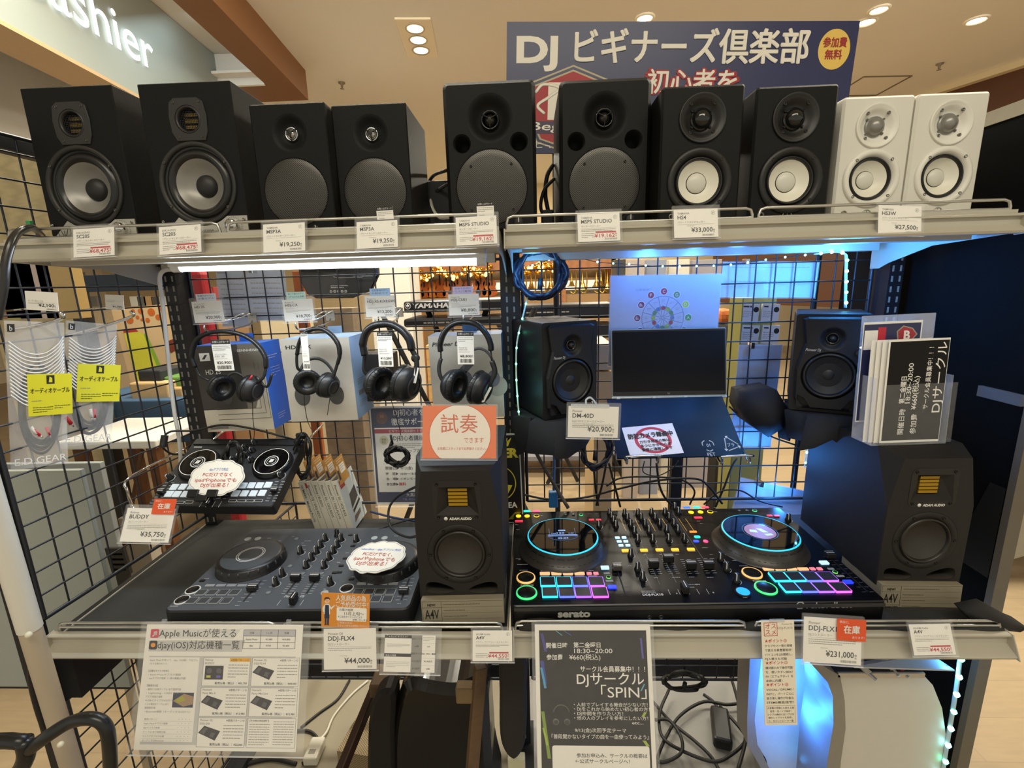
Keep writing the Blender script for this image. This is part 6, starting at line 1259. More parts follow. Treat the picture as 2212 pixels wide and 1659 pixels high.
# ---- slim booklets leaning in a row
zb0 = ZL+.006; bx = [atZ(683+14*i, 1149, zb0) for i in range(7)]; Yb_ = bx[3].y; thk = (bx[6].x-bx[0].x)/6; dep = .105; lean = math.radians(-13); hB = .15
NMS = ['NUMARK / Mixtrack Pro FX', 'Pioneer DJ / DDJ-REV1', 'Reloop / BUDDY', 'Pioneer DJ / DDJ-REV5', 'Pioneer DJ / DDJ-FLX10', 'Pioneer DJ / XDJ-RX3']
LB_ = ['slim white booklet, first from the left of the leaning row', 'slim white booklet, second from the left of the leaning row', 'slim white booklet with the shortest spine text, third of the leaning row', 'slim white booklet, fourth from the left of the leaning row', 'slim white booklet, fifth from the left, next to the one with the picture cover', 'slim white booklet whose picture cover shows, rightmost of the leaning row']
bm_ = mat('#dfd8c6', .5, var=.02); dkt = mat('#22242a', .4)
for i, s in enumerate(NMS):
    t = thing('booklet', LB_[i], 'booklet', (bx[0].x+thk*(i+.0), Yb_, zb0+.0015), 0, 'slim booklets leaning in a row'); t.rotation_euler = (0, lean, 0)
    b = MB(FRONT); w = thk*.9; b.box(0, 0, -dep, w, hB, 0, bm_); b.box(.0006, hB-.001, -dep+.002, w-.0006, hB+.0006, -.003, dkt)
    b.txt(s, w*.28, hB-.012, .0085, INK, .0003, w=len(s)*.0046, rot=-PI/2, bold=.006); b.rect(w*.0, hB-.018, w*.3, hB-.004, .0002, RED) if i == 1 else None
    if i == 5:
        T0 = b.T; b.T = T0 @ Matrix.Translation((w+.0003, 0, 0)) @ Matrix.Rotation(PI/2, 4, 'Y')
        b.rect(0, 0, dep, hB, 0, mat('#b9c4cc', .4, var=.05)); b.rect(.006, hB-.03, .036, hB-.006, .0002, mat('#a04248', .5)); b.txt('XDJ-RX3', .045, hB-.016, .009, INK, .0003, w=.035); b.poly([(.03, .05), (.085, .065), (.085, .1), (.04, .09)], .0002, mat('#3d3f45', .4)); b.poly([(.03, .036), (.09, .05), (.09, .058), (.032, .045)], .0002, mat('#23252a', .4)); b.poly([(.02, .012), (.07, .02), (.075, .032), (.03, .028)], .0002, mat('#5a5550', .4)); b.T = T0
    b.build('cover', t)
for i, (k, lab) in enumerate(((0.6, 'first from the left'), (1.6, 'second from the left'), (3.3, 'third from the left'), (5.0, 'rightmost'))):
    t = thing('bookmark_card', 'orange card with a clerk picture rising from the booklets, '+lab, 'card', (bx[0].x+thk*k, Yb_, zb0+.0015), 0, 'orange cards rising from the booklets'); t.rotation_euler = (0, lean, 0)
    b = MB(FRONT @ Matrix.Translation((thk*.93, 0, 0)) @ Matrix.Rotation(PI/2, 4, 'Y')); b.box(.012, hB-.02, -.0003, .075, hB+.05, .0003, mat('#b98a45', .6)); og = WHT
    b.rect(.035, hB+.005, .068, hB+.03, .0005, og); b.lines(.03, hB+.043, .07, 2, .006, og, .0012, .0005, i); b.poly(circ(.022, hB+.026, .006, 14), .0005, mat('#e8c39a', .6)); b.rect(.017, hB-.008, .027, hB+.018, .0005, mat('#2d3f5a', .6)); b.lines(.038, hB+.025, .065, 3, .006, INK, .001, .0007, i+4); b.build('card', t)
# ---- cable bags on the side mesh
def bag(tl, tr, bl, Yl, Yr, lab, lbl, cable_seed, lx, ly, lw, lh, plugs, txt_='E.D.GEAR'):
    P = (atY(*tl, Yl), atY(*tr, Yr), atY(*bl, Yl)); c = Card(tl, tr, bl, 0, P=P); t = thing('cable_bag', lab, 'cable', mw=c.M, group='audio cables in clear bags'); w, h = c.w, c.h
    b = c.mb(); N = 10; M_ = 14; bul = lambda u, v: 5+11*math.sin(PI*u)*math.sin(PI*min(1, v*1.0))+2*math.sin(9*u+5*v)*math.sin(7*v)
    for sg in (1, -.35):
        vs = [(w*i/N, -h*j/M_, sg*bul(i/N, j/M_)) for j in range(M_+1) for i in range(N+1)]; b.add(vs, [(j*(N+1)+i, (j+1)*(N+1)+i, (j+1)*(N+1)+i+1, j*(N+1)+i+1) for j in range(M_) for i in range(N)], BAG if sg > 0 else CLR2, True)
    b.build('film', t)
    b = c.mb(); r = random.Random(cable_seed)
    for q in range(9):
        rx, ry = w*(.36-.012*q+r.uniform(-.02, .02)), h*(.31-.012*q+r.uniform(-.01, .01)); b.tube([(w*.53+rx*math.cos(a), -h*.6+ry*math.sin(a)+r.uniform(-2, 2), r.uniform(-2, 4)) for a in [2*PI*k/14 for k in range(14)]], 2.3, BLK, 6, True, sm=3)
    b.build('coiled_cable', t)
    for x, y, an, m_ in plugs:
        b = c.mb(); ca, sa = math.cos(an), math.sin(an); b.tube([(w*x, -h*y, 7), (w*x+20*ca, -h*y+20*sa, 8)], [4.2, 4.6, 3.8], m_, 10, sm=2); b.tube([(w*x+20*ca, -h*y+20*sa, 8), (w*x+28*ca, -h*y+28*sa, 8)], 1.8, CHROME, 8, sm=0); b.build('plug', t)
    b = c.mb(); wm = mat('#f2f2f2', .5)
    for k in range(15):
        y0 = -h*(.15+k*.024); sg = k/14
        b.tube([(w*.04, y0+h*.02-sg*4, 17.0), (w*.3, y0-h*.05-sg*6, 18.2), (w*.6, y0-h*.06-sg*2, 18.2), (w*.85, y0+h*.0, 17.6), (w*.96, y0+h*.06, 17.0)], 1.7, wm, 4, sm=4, flat=.15)
    b.txt(txt_, w*.06, -h*.965, 24, wm, 13, w=w*.9, sy=.9); b.build('bag_print', t); b = c.mb(); b.rect(w*.04, -h*.07, w*.16, -h*.02, 7.5, INK); b.txt('b', w*.1, -h*.063, 15, wm, 8, 'c'); b.build('emblem', t)
    b = c.mb(); yl = mat('#e3dc2c', .5, var=.03); b.prism([(lx, ly-lh), (lx+lw, ly-lh), (lx+lw, ly), (lx, ly)], 17, 18.6, yl); b.txt('オーディオケーブル', lx+lw*.5, ly-lh*.45, 13, INK, 19, 'c', w=lw*.88, bold=.015); b.rect(lx+lw*.42, ly-lh*.24, lx+lw*.6, ly-lh*.03, 18.9, INK); b.poly([(lx+lw*.47, ly-lh*.2), (lx+lw*.55, ly-lh*.2), (lx+lw*.55, ly-lh*.1), (lx+lw*.49, ly-lh*.06)], 19.1, yl)
    b.lines(lx+lw*.08, ly-lh*.64, lx+lw*.5, 1, 5, INKG, 1.6, 19, 4); b.lines(lx+lw*.1, ly-lh*.8, lx+lw*.55, 3, 5, INK, 1.4, 19, 5); b.lines(lx+lw*.58, ly-lh*.78, lx+lw*.95, 2, 5, INK, 1.4, 19, 6); b.build('label', t)['label'] = 'yellow paper label'
    return t
RP, WP = mat('#c8202c', .4), mat('#e6e4de', .4)
bag((8, 692), (138, 697), (62, 1011), .84, .905, 'clear cable bag with yellow label nearest the front on the side mesh', 1, 3, 41, -112, 101, 92, ((.62, .72, -1.2, RP), (.4, .73, -.8, RP), (.36, .71, -1.0, WP)))
bag((142, 692), (252, 702), (208, 960), .97, 1.04, 'clear cable bag with yellow label hanging behind the front one', 2, 5, 24, -92, 95, 84, ((.05, .76, -.9, RP), (.6, .7, -1.5, RP), (.52, .7, -1.4, WP)))
def sidehook(x0, y0, Y0, x1, y1, Y1, lab):
    a = atY(x0, y0, Y0); c_ = atY(x1, y1, Y1); b = MB(); b.tube([a, a+(c_-a)*.5+Vector((0, 0, -.003)), c_, c_+Vector((.004, -.004, .012))], .0034, CHROME, 8); solo(b, 'peg_hook', lab, 'hook', 'hooks on the side mesh')
sidehook(20, 712, .9, 134, 688, .85, 'long chrome hook through the nearer cable bag'); sidehook(140, 726, 1.06, 284, 684, .99, 'long chrome hook through the farther cable bag')
def tagarm(x0, y0, Y0, x1, y1, Y1, lab): b = MB(); b.tube([atY(x0, y0, Y0), atY(x1, y1, Y1)], .002, CHROME, 6, sm=0); return solo(b, 'tag_arm', lab, 'hook')
tagarm(8, 672, .9, 60, 667, .861, 'thin wire arm holding the small tag nearest the picture edge'); tagarm(160, 672, 1.05, 228, 664, 1.001, 'thin wire arm holding the yellow-edged small tag')
# loose black cables of the left bay
def cable(lab, pts, r=.003, m=None, cat='cable', name='cable', sm=6, group=None): return solo(MB().tube(pts, r, m or BLK, 8, sm=sm), name, lab, cat, group)
A = atY
cable('black USB lead with a ferrite lump arching over the compact controller', [A(645, 952, 1.16), A(600, 940, 1.13), A(540, 925, 1.12), A(480, 918, 1.12), A(420, 930, 1.12), A(370, 932, 1.1), A(352, 948, 1.09), A(352, 966, 1.08), A(370, 980, 1.1), A(395, 982, 1.14)], .0026)
b = MB(); b.cyl(A(356, 940, 1.095), A(352, 966, 1.085), .008, BLK, 12); solo(b, 'ferrite_lump', 'ferrite lump on the USB lead by the left mesh', 'cable part')
r = random.Random(4); b = MB()
for q in range(7): b.tube([A(503+r.uniform(-4, 4)+13*math.cos(a)*(1+.1*q), 985+r.uniform(-3, 3)+30*math.sin(a), 1.02+r.uniform(-.01, .01)) for a in [2*PI*k/10 for k in range(10)]], .0024, BLK, 6, True, sm=4)
b.tube([A(510, 1000, 1.01), A(518, 1030, 1.0), A(524, 1034, .995)], .006, BLK, 8); solo(b, 'cable_bundle', 'tied black cable bundle lying on the compact controller', 'cable')
b = MB()
for q in range(8): b.tube([A(652+r.uniform(-6, 6)+16*math.cos(a), 985+r.uniform(-6, 6)+46*math.sin(a), 1.1+r.uniform(-.02, .02)) for a in [2*PI*k/10 for k in range(10)]], .0024, BLK, 6, True, sm=4)
solo(b, 'cable_bundle', 'loops of black cable hanging at the right end of the compact controller', 'cable')
b = MB()
for q in range(6): b.tube([A(858+r.uniform(-6, 6)+22*math.cos(a), 985+r.uniform(-6, 6)+17*math.sin(a), 1.1+r.uniform(-.015, .015)) for a in [2*PI*k/9 for k in range(9)]], .0034, BLK, 6, True, sm=3)
b.tube([A(846, 955, 1.1), A(840, 985, 1.1), A(868, 1002, 1.1), A(880, 985, 1.1)], .004, BLK, 8); b.tube([A(844, 940, 1.095), A(848, 960, 1.1)], .003, BLK, 6, sm=0); solo(b, 'coiled_plug_lead', 'knot of coiled black lead hanging in front of the seminar poster', 'cable')
cable('black lead looping to the middle faceted speaker from behind', [A(905, 1048, 1.0), A(860, 1072, 1.05), A(840, 1100, 1.05), A(845, 1140, 1.02), A(880, 1160, .98), A(908, 1155, .95)], .003)
cable('blue-black lead lying on the cloth behind the booklets', [A(800, 1105, 1.2), A(850, 1118, 1.18), A(905, 1127, 1.14)], .003, mat('#2b3a66', .5))
cable('thin black lead crossing behind the faceted speaker base', [A(800, 1150, 1.1), A(850, 1132, 1.12), A(905, 1118, 1.12)], .0022)
# ================================================================ right bay
# laptop standing on the slanted rack, its base covered by a navy board
c = Card((1320, 712), (1569, 707), (1313, 859), 1.238, 1.205); t = thing('laptop', 'open silver laptop with a dark screen at the middle of the right bay', 'laptop', mw=c.M); w, h = c.w, c.h; k = c.w/c.W
b = c.mb(); b.prism(rrect(0, -h, w, 0, 4, 4), -.006*k, 0, mat('#9fb0bd', .3, .7), bev=.5); b.build('lid', t)
b = c.mb(); b.poly(rrect(1.5, -h+3, w-1.5, -2, 3), .15, mat('#121110', .3)); b.rect(4, -h+12, w-4, -6, .25, mat('#120e0b', .5, spec=.2)); b.lathe(w*.51, -4, [(1.2, .3), (0, .3)], mat('#33333a', .2), 10); b.txt('hp', w*.485, -h+6, 6, mat('#8a8a8a', .3, .6), .3, shear=.2); b.build('screen', t)
b = c.mb(); b.cyl((0, -h-1, -2), (w, -h-1, -2), 2.2, mat('#b9c0c6', .3, .6), 8)
for x in (14, 92, 160): b.rbox(x-4, -h-4, -3, x+4, -h+1, 2, .8, mat('#c9ced2', .3, .5))
b.build('hinge', t)
P = (atY(1311, 863, 1.2), atY(1560, 856, 1.2), atY(1345, 990, 1.05)); cb = Card((1311, 863), (1560, 856), (1345, 990), 0, P=P); t = thing('cover_board', 'navy blue board with white recycling marks sloping in front of the laptop', 'board', mw=cb.M); w, h, k = cb.w, cb.h, cb.w/cb.W
b = cb.mb(); b.prism([(0, -h), (w, -h), (w, 0), (0, 0)], -.004*k, 0, mat('#0d1320', .35, spec=.3, var=.12, scale=12)); ins = cb.M.inverted()
def on(px, py, cc): n = cc.M.to_3x3().col[2]; r_ = _ray(px, py); p = cc.M.inverted() @ (C_O+r_*((cc.M.translation-C_O).dot(n)/r_.dot(n))); return p.x*k, p.y*cc.h/cc.H
mk_ = mat('#c4cad4', .5)
x, y = on(1530, 962, cb)
for q in range(3): a = PI/2+q*2*PI/3; b.tube([(x+11*math.cos(a+.45), y+11*math.sin(a+.45), .2), (x+12*math.cos(a+1.05), y+12*math.sin(a+1.05), .2), (x+11*math.cos(a+1.65), y+11*math.sin(a+1.65), .2)], .9, mk_, 4, sm=3, flat=.2)
b.txt('01', x, y-3, 9, mk_, .3, 'c'); b.txt('PET', x, y-22, 10, mk_, .3, 'c')
x, y = on(1578, 960, cb)
for q in range(3):
    a = PI/2+.5+q*2*PI/3; p, q2 = (x+15*math.cos(a), y+15*math.sin(a)), (x+15*math.cos(a+1.75), y+15*math.sin(a+1.75)); b.tube([(p[0], p[1], .2), (q2[0], q2[1], .2)], 1, mk_, 4, sm=0, flat=.2); d_ = Vector((q2[0]-p[0], q2[1]-p[1])).normalized(); b.poly([(q2[0]+d_.x*4, q2[1]+d_.y*4), (q2[0]-d_.y*4, q2[1]+d_.x*4), (q2[0]+d_.y*4, q2[1]-d_.x*4)], .3, mk_)
b.txt('プラ', x, y-4, 8, mk_, .3, 'c'); b.build('board', t)
b = cb.mb(); b.prism(rrect(6, -h*.93, w-6, -3, 3), -.018*k, -.0045*k, mat('#8f979e', .35, .6)); o = b.build('laptop_base', bpy.data.objects['laptop']); o.parent = bpy.data.objects['laptop']; o.matrix_parent_inverse = Matrix.Identity(4); o.matrix_local = bpy.data.objects['laptop'].matrix_world.inverted() @ cb.M
# security notice lying on the board
n_ = cb.M.to_3x3().col[2]
def onb(px, py, hh=.001): r_ = _ray(px, py); return C_O+r_*((cb.M.translation+n_*hh-C_O).dot(n_)/r_.dot(n_))
cn = Card((1345, 928), (1452, 914), (1352, 988), 0, P=(onb(1343, 924), onb(1452, 914), onb(1352, 990))); t = thing('security_notice', 'white sheet with a red prohibition ring lying on the navy board', 'notice', mw=cn.M)
def f(b):
    w, h = cn.w, cn.h; rd = mat('#b53d48', .45); b.T = b.T @ Matrix.Translation((w*.52, -h*.5, 0)) @ Matrix.Diagonal((1, .8*h/64*.92, 1, 1)) @ Matrix.Translation((-w*.52, h*.5, 0)); b.lathe(w*.52, -h*.5, [(38, .2), (37, .35), (32, .35), (31, .2)], rd, 40)
    b.poly([(w*.52-26, -h*.5+21), (w*.52-21, -h*.5+26), (w*.52+26, -h*.5-21), (w*.52+21, -h*.5-26)], .3, rd); b.txt('防犯カメラ録画中', w*.5, -h*.36, 16, INK, .6, 'c', w=w*.86, bold=.03)
    for i, s in enumerate(('万引き発見の際は', '多少にかかわらず', '警察に通報します')): b.txt(s, w*.54, -h*.62-i*11, 9, INK, .6, 'c', w=w*.58, bold=.02)
sheet(t, cn, f, .0004, pap=mat('#e3e4ee', .25, coat=.4))
# slanted hooks under the board
for (x0, x1), lab in (((1353, 1420), 'bent chrome hook holding the lower left edge of the navy board'), ((1556, 1616), 'bent chrome hook holding the lower right edge of the navy board')):
    a = onb(x0, 992, -.006); c_ = onb(x1, 990, -.006); e = Vector((0, -.006, 0)); up_ = n_*.016
    mid_ = (a+c_)/2; bk = Vector((mid_.x, YM, mid_.z+.085)); b = MB()
    b.tube([bk, a-n_*.012+Vector((0, .05, .03)), a-n_*.01+e, a+e+up_*.3, a+e*1.3+up_, c_+e*1.3+up_, c_+e+up_*.3, c_-n_*.01+e, c_-n_*.012+Vector((0, .05, .03)), bk+Vector((.01, 0, 0))], .0028, CHROME, 8, sm=4); solo(b, 'slanted_hook', lab, 'hook', 'slanted chrome hooks of the laptop rack')
# circle of fifths sheet
c = Card((1319, 596), (1559, 592), (1318, 790), 1.252, 1.252); t = thing('chord_chart', 'laminated sheet with a ring of coloured letter circles behind the laptop', 'chart', mw=c.M)
def f(b):
    w, h = c.w, c.h; cx, cy = w*.49, -90; b.txt('五度圏表', 55, -32, 5, INKG, .3, w=30)
    ln = mat('#6f7a9a', .5)
    for R in (46, 24): b.tube([(cx+R*math.cos(a), cy+R*math.sin(a), .2) for a in [2*PI*q/40 for q in range(40)]], .4, ln, 4, True, sm=0)
    for q in range(12): a = PI/12+q*PI/6; b.tube([(cx+2*math.cos(a), cy+2*math.sin(a), .2), (cx+46*math.cos(a), cy+46*math.sin(a), .2)], .35, ln, 4, sm=0)
    for i, (s, m_) in enumerate((('C', '#b0353e'), ('G', '#6f8a4e'), ('D', '#b9c93a'), ('A', '#4f9a56'), ('E', '#3f7f6a'), ('B', '#3f7f9a'), ('F#', '#3f5f9a'), ('D♭', '#5f4f9a'), ('A♭', '#5a3f6a'), ('E♭', '#7a3f5a'), ('B♭', '#8a3444'), ('F', '#a8423e'))):
        a = PI/2-i*PI/6; x, y = cx+56*math.cos(a), cy+56*math.sin(a)
        if y < -h+10: continue
        b.lathe(x, y, [(8, .25), (0, .25)], WHT, 20); b.lathe(x, y, [(7, .4), (0, .4)], mat(m_, .5), 20); b.txt(s, x, y-3.2, 9, WHT, .6, 'c')
        x, y = cx+21*math.cos(a), cy+21*math.sin(a); b.lathe(x, y, [(4.6, .4), (0, .4)], mat(('#a8423e', '#9ab03a', '#5f8a4e', '#5f7fa0')[i % 4], .5), 14); x, y = cx+36*math.cos(a), cy+36*math.sin(a); b.lines(x-4, y+2, x+5, 2, 3, INKG, .8, .3, i)
sheet(t, c, f, .0006, pap=mat('#b4b8c4', .4)); sleeve(t, c, 2, 2, 2, 2, h=.0008)
# papers in clear wallets hung on the far side of the mesh
def wallet(tl, tr, bl, Y, lab, lines=8, pap='#dfe2ea', yb=None):
    c = Card(tl, tr, bl, Y, yb); t = thing('paper_wallet', lab, 'paper', mw=c.M, group=None)
    def f(b):
        w, h = c.w, c.h
        b.lines(w*.1, -h*.15, w*.9, lines, h*.8/max(1, lines), INKL, 2, .3, lines)
    sheet(t, c, f, .0006, pap=mat(pap, .5)); sleeve(t, c, 2, 2, 2, 2, h=.0008); b = c.mb(); kk = c.w/c.W; b.rbox(c.w*.2, -6, -2, c.w*.2+8, 6, max(3, (Y-YM+.006)*kk), .5, CHROME); b.build('clip', t); return t
wallet((1562, 566), (1770, 566), (1562, 642), 1.285, 'wide plastic wallet of papers behind the mesh at the upper right of the chord chart', 2, '#cfd6e4')
wallet((1597, 745), (1690, 745), (1582, 965), 1.283, 'tall plastic wallet of printed paper behind the mesh beside the right angled speaker', 9, '#b9bccb')
wallet((1600, 1032), (1745, 1062), (1560, 1115), 1.3, 'tilted clear tray of papers behind the mesh under the right angled speaker', 4, '#bcc4d6', 1.285)
# arms and dark cloth carrying the angled speakers
ARM = mat('#17181c', .5)
def armrest(px, py, Y, lab, seed, rz, sx_=1):
    p = atY(px, py, Y); t = thing('speaker_bracket', lab, 'bracket', (p.x, Y, p.z), rz); b = MB(); b.box(-.07, .01, -.012, .07, .15, -.001, ARM); b.box(-.012, .03, -.06, .012, .19, -.012, ARM); b.build('arm', t)
    r = random.Random(seed); b = MB(); n = 22; top = [(.085*math.cos(2*PI*i/n)*(1+.25*math.sin(3*i)), .07+.1*math.sin(2*PI*i/n)*1.05, -.0008) for i in range(n)]
    low = [(x*1.0+r.uniform(-.012, .012), y+r.uniform(-.01, .01), -.03-r.uniform(.0, .045)-(.03 if x*sx_ < 0 else 0)) for x, y, z in top]; b.add(top+low+[(0, .07, -.0008)], [(i, (i+1) % n, 2*n) for i in range(n)]+[((i+1) % n, i, i+n, (i+1) % n+n) for i in range(n)], mat('#15161a', .8, bump=.3, scale=200), True); b.build('cloth_wrap', t)
armrest(1222, 903, 1.085, 'cloth wrapped bracket under the left angled speaker', 3, math.radians(25)); armrest(1790, 895, 1.075, 'cloth wrapped bracket under the right angled speaker', 5, math.radians(-27))
pp = [atY(*q, 1.16) for q in ((1612, 852), (1678, 842), (1700, 880), (1692, 925), (1660, 945), (1625, 920), (1607, 885))]; b = MB(); n = len(pp)
b.add([p+Vector((0, 0, 0)) for p in pp]+[p+Vector((0, .09, 0)) for p in pp]+[sum(pp, Vector())/n+Vector((0, -.035, 0)), sum(pp, Vector())/n+Vector((0, .1, 0))], [((i+1) % n, i, 2*n) for i in range(n)]+[(i, (i+1) % n, (i+1) % n+n, i+n) for i in range(n)]+[(i+n, (i+1) % n+n, 2*n+1) for i in range(n)], mat('#12141c', .8, bump=.3, scale=200), True); solo(b, 'dark_cushion', 'bundled dark cloth hung on the mesh left of the right angled speaker', 'cloth')
# leaflet rack on the right faceted speaker
zt = A4R.location.z
cl_ = Card((1921, 735), (2054, 729), (1912, 957), .93, .925); k = cl_.w/cl_.W; t = thing('leaflet_rack', 'clear acrylic rack standing on the far right faceted speaker', 'rack', mw=cl_.M); w, h = cl_.w, cl_.h
b = cl_.mb(); b.box(-24, -h-3, -60, w+10, -h-1, 8, SMOKE); b.box(-24, -h, -60, w+10, 48, -58, CLR2); b.box(0, -h, -34, w+10, -h*.2, -33, CLR); b.box(0, -h, 6, w+22, -h*.42, 7.5, CLR)
for x in (-24, w+10): b.box(x-.6, -h-2, -60, x+.6, -h*.35, 7, CLR2)
b.build('holder', t)
RG = 'leaflets in the clear rack'
def leaf(i, dx, dy, hz, fn, lab, ww=None):
    c = Card((1921+dx, 735+dy), (2054+dx, 729+dy), (1912+dx, 957+dy), .93, .925); c.M = c.M @ Matrix.Translation((0, 0, hz/k)); t = thing('leaflet', lab, 'leaflet', mw=c.M, group=RG); sheet(t, c, fn, .0006); return t
def fA(b):
    w, h = cl_.w, cl_.h; b.rect(4, -h+5, w-1, -4, .15, mat('#100e0d', .45, spec=.25)); W_ = mat('#efece6', .5)
    def V(s, x, y, ln_, sz, bo=.006): b.txt(s, x, y, sz, W_, .4, w=ln_, rot=PI/2, bold=bo, res=3)
    V('開催日時', 50, -204, 56, 15); V('第二金曜日', 46, -136, 58, 14, .015); V('18:30~20:00', 59, -136, 86, 15); V('参加費', 78, -204, 44, 15); V('¥660(税込)', 74, -150, 72, 15); V('サークル会員募集中！！！', 99, -150, 132, 13); V('DJサークル', 127, -158, 150, 25, .004)
leaf(0, 0, 0, 0, fA, 'black leaflet with sideways white lettering at the front of the clear rack')
for i in range(3): leaf(i, -9*(i+1), 2, -6-5*i, lambda b: None, ('white leaflet edge just behind the black leaflet in the rack', 'white leaflet edge second behind the black leaflet in the rack', 'white leaflet edge furthest behind the black leaflet, to its left')[i])
def fB(b):
    w, h = cl_.w, cl_.h; b.rect(2, -h+3, w-3, -5, .15, mat('#2b2f55', .4)); b.rect(4, -60, 40, -18, .3, PAPER); b.rect(34, -46, 52, -12, .35, RED); sh_ = [(76, -22), (90, -10), (112, -16), (124, -30), (112, -44), (80, -46)]; b.poly(sh_[::-1], .3, mat('#9a9484', .5)); b.poly([(98+(x-98)*.86, -29+(y+29)*.84) for x, y in sh_][::-1], .4, mat('#a8303a', .5)); b.txt('B', 100, -40, 26, PAPER, .5, 'c', rot=0, bold=.04)
leaf(4, -28, -36, -40, fB, 'navy leaflet with a red crest at the back of the clear rack')
# right partition panel
XP = .948
t = thing('partition_panel', 'tall black felt partition closing the right end of the bays', 'partition', (XP, 1.2, 0)); FEL = mat('#08090b', .9, spec=.15, bump=.2, scale=400)
b = MB(); b.box(0, -.29, 0, .018, .3, 1.735, FEL); b.build('felt_panel', t); b = MB(); b.box(-.004, -.305, 0, .022, -.29, 1.75, mat('#6a6255', .5)); b.box(-.004, -.305, 1.735, .022, .3, 1.762, mat('#9a9484', .4, .3)); b.build('edge_trim', t)
b = MB(); 
for z in (1.19,): b.box(-.012, -.29, z, -.004, -.2, z+.022, clear('#ffffff', .08, .1))
b.build('tape', t)
b = MB(); b.add([(-.0042, -.288, .82), (-.0042, -.2, .82), (-.0042, -.255, 1.02), (-.0042, -.288, 1.02)], [(0, 1, 2, 3)], BLK); b.prism([(0, 0), (.001, 0), (.001, .001)], 0, .001, BLK); b.build('patch', t)
# LED string and strips
CYN = mat('#8ffcff', .3, emit=14); GRN = mat('#5fffc8', .3, emit=9); STRIP = mat('#c9dbe6', .4)
def led_line(lab, P, n, r=.0032, wire=.0014, m=CYN, wm=None, label_grp=None, flat=False, lights=(), col=(.1, .45, 1)):
    L = catmull(P, 8); t = thing('led_string', lab, 'led lights', L[0].copy()); o = Vector(L[0]); b = MB(Matrix.Translation(-o)); b.tube(L, wire, wm or mat('#b9cfc9', .4), 6, sm=0, flat=.3 if flat else 1); b.build('lead', t)
    seg = [0]
    for i in range(1, len(L)): seg.append(seg[-1]+(L[i]-L[i-1]).length)
    for q in range(n):
        s = seg[-1]*(q+.5)/n; i = max(j for j in range(len(seg)) if seg[j] <= s); i = min(i, len(L)-2); p = L[i].lerp(L[i+1], (s-seg[i])/max(1e-9, seg[i+1]-seg[i])); b = MB(Matrix.Translation(-o)); b.ball(p+Vector((0, -.003, 0)), r, m if q % 3 else GRN, 8); b.build('led', t)
    for p, e, c_ in lights: point('led_glow', p, e, c_, .015)
    return t
led_line('string of tiny cyan lamps under the front of the right upper shelf', [A(1100, 556, 1.2), A(1140, 575, 1.2), A(1220, 552, 1.2), A(1290, 566, 1.22), A(1360, 571, 1.24), A(1420, 575, 1.24), A(1500, 575, 1.24), A(1580, 572, 1.24), A(1640, 563, 1.24), A(1700, 555, 1.22), A(1760, 549, 1.2)], 18, .0026, .0009, wm=mat('#22252c', .5))
led_line('vertical strip of bright blue lamps at the right end, above the right angled speaker', [A(1760, 549, 1.19), A(1800, 544, 1.19), A(1824, 548, 1.19), A(1828, 560, 1.19), A(1827, 600, 1.19), A(1826, 665, 1.19)], 8, .0042, .006, wm=STRIP, flat=True, lights=((A(1800, 560, 1.12), 1.6, (.06, .34, 1)), (A(1840, 620, 1.1), 2.0, (.04, .3, 1)), (A(1660, 590, 1.31), 1.0, (.06, .28, 1)), (A(1830, 790, 1.14), .7, (.04, .3, 1)), (A(1400, 565, 1.17), .55, (.05, .24, 1)), (A(1500, 565, 1.17), .5, (.05, .22, 1)), (A(1590, 570, 1.19), .5, (.06, .28, 1))))
led_line('strip of green and cyan lamps down the left edge of the right bay', [A(1140, 640, 1.2), A(1128, 690, 1.18), A(1117, 740, 1.15), A(1115, 800, 1.13), A(1118, 860, 1.12), A(1122, 905, 1.12)], 8, .0026, .0022, m=GRN, wm=mat('#cfe6d6', .5), lights=((A(1150, 600, 1.15), .45, (.08, .4, 1)), (A(1108, 850, 1.1), .03, (.2, .8, .9))))
led_line('short run of cyan lamps behind the right faceted speaker', [A(1738, 920, 1.2), A(1742, 965, 1.2), A(1738, 1010, 1.2)], 4, .003, .003, wm=STRIP, flat=True, lights=((A(1660, 985, 1.2), .8, (.05, .3, 1)), (A(1690, 1060, 1.24), .8, (.05, .3, 1))))
# coils of cable hanging on the mesh
def coil(px, py, Y, rx, ry, n, lab, seed, r_=.0045, m=None, sag=0):
    r = random.Random(seed); b = MB()
    for q in range(n): b.tube([A(px+r.uniform(-6, 6)+(rx-q*1.5)*math.cos(a), py+r.uniform(-4, 4)+(ry+q*2)*math.sin(a), Y+r.uniform(-.015, .015)) for a in [2*PI*k/12 for k in range(12)]], r_, m or mat('#15192c', .45), 8, True, sm=4)
    b.tube([A(px, py-ry, Y+.01), A(px+1, py-ry-14, 1.262)], .002, CHROME, 6, sm=0); b.tube([A(px+2, py+ry*.2, Y-.012), A(px, py+ry*.75, Y-.012)], .006, BLK, 8, sm=0); return solo(b, 'coiled_cable', lab, 'cable')
coil(1166, 592, 1.2, 54, 46, 5, 'thick dark cable coiled at the top left corner of the right bay', 2, .0055)
coil(1285, 965, 1.2, 34, 38, 6, 'black cable coil hanging behind the 20,900 tag', 4, .004)
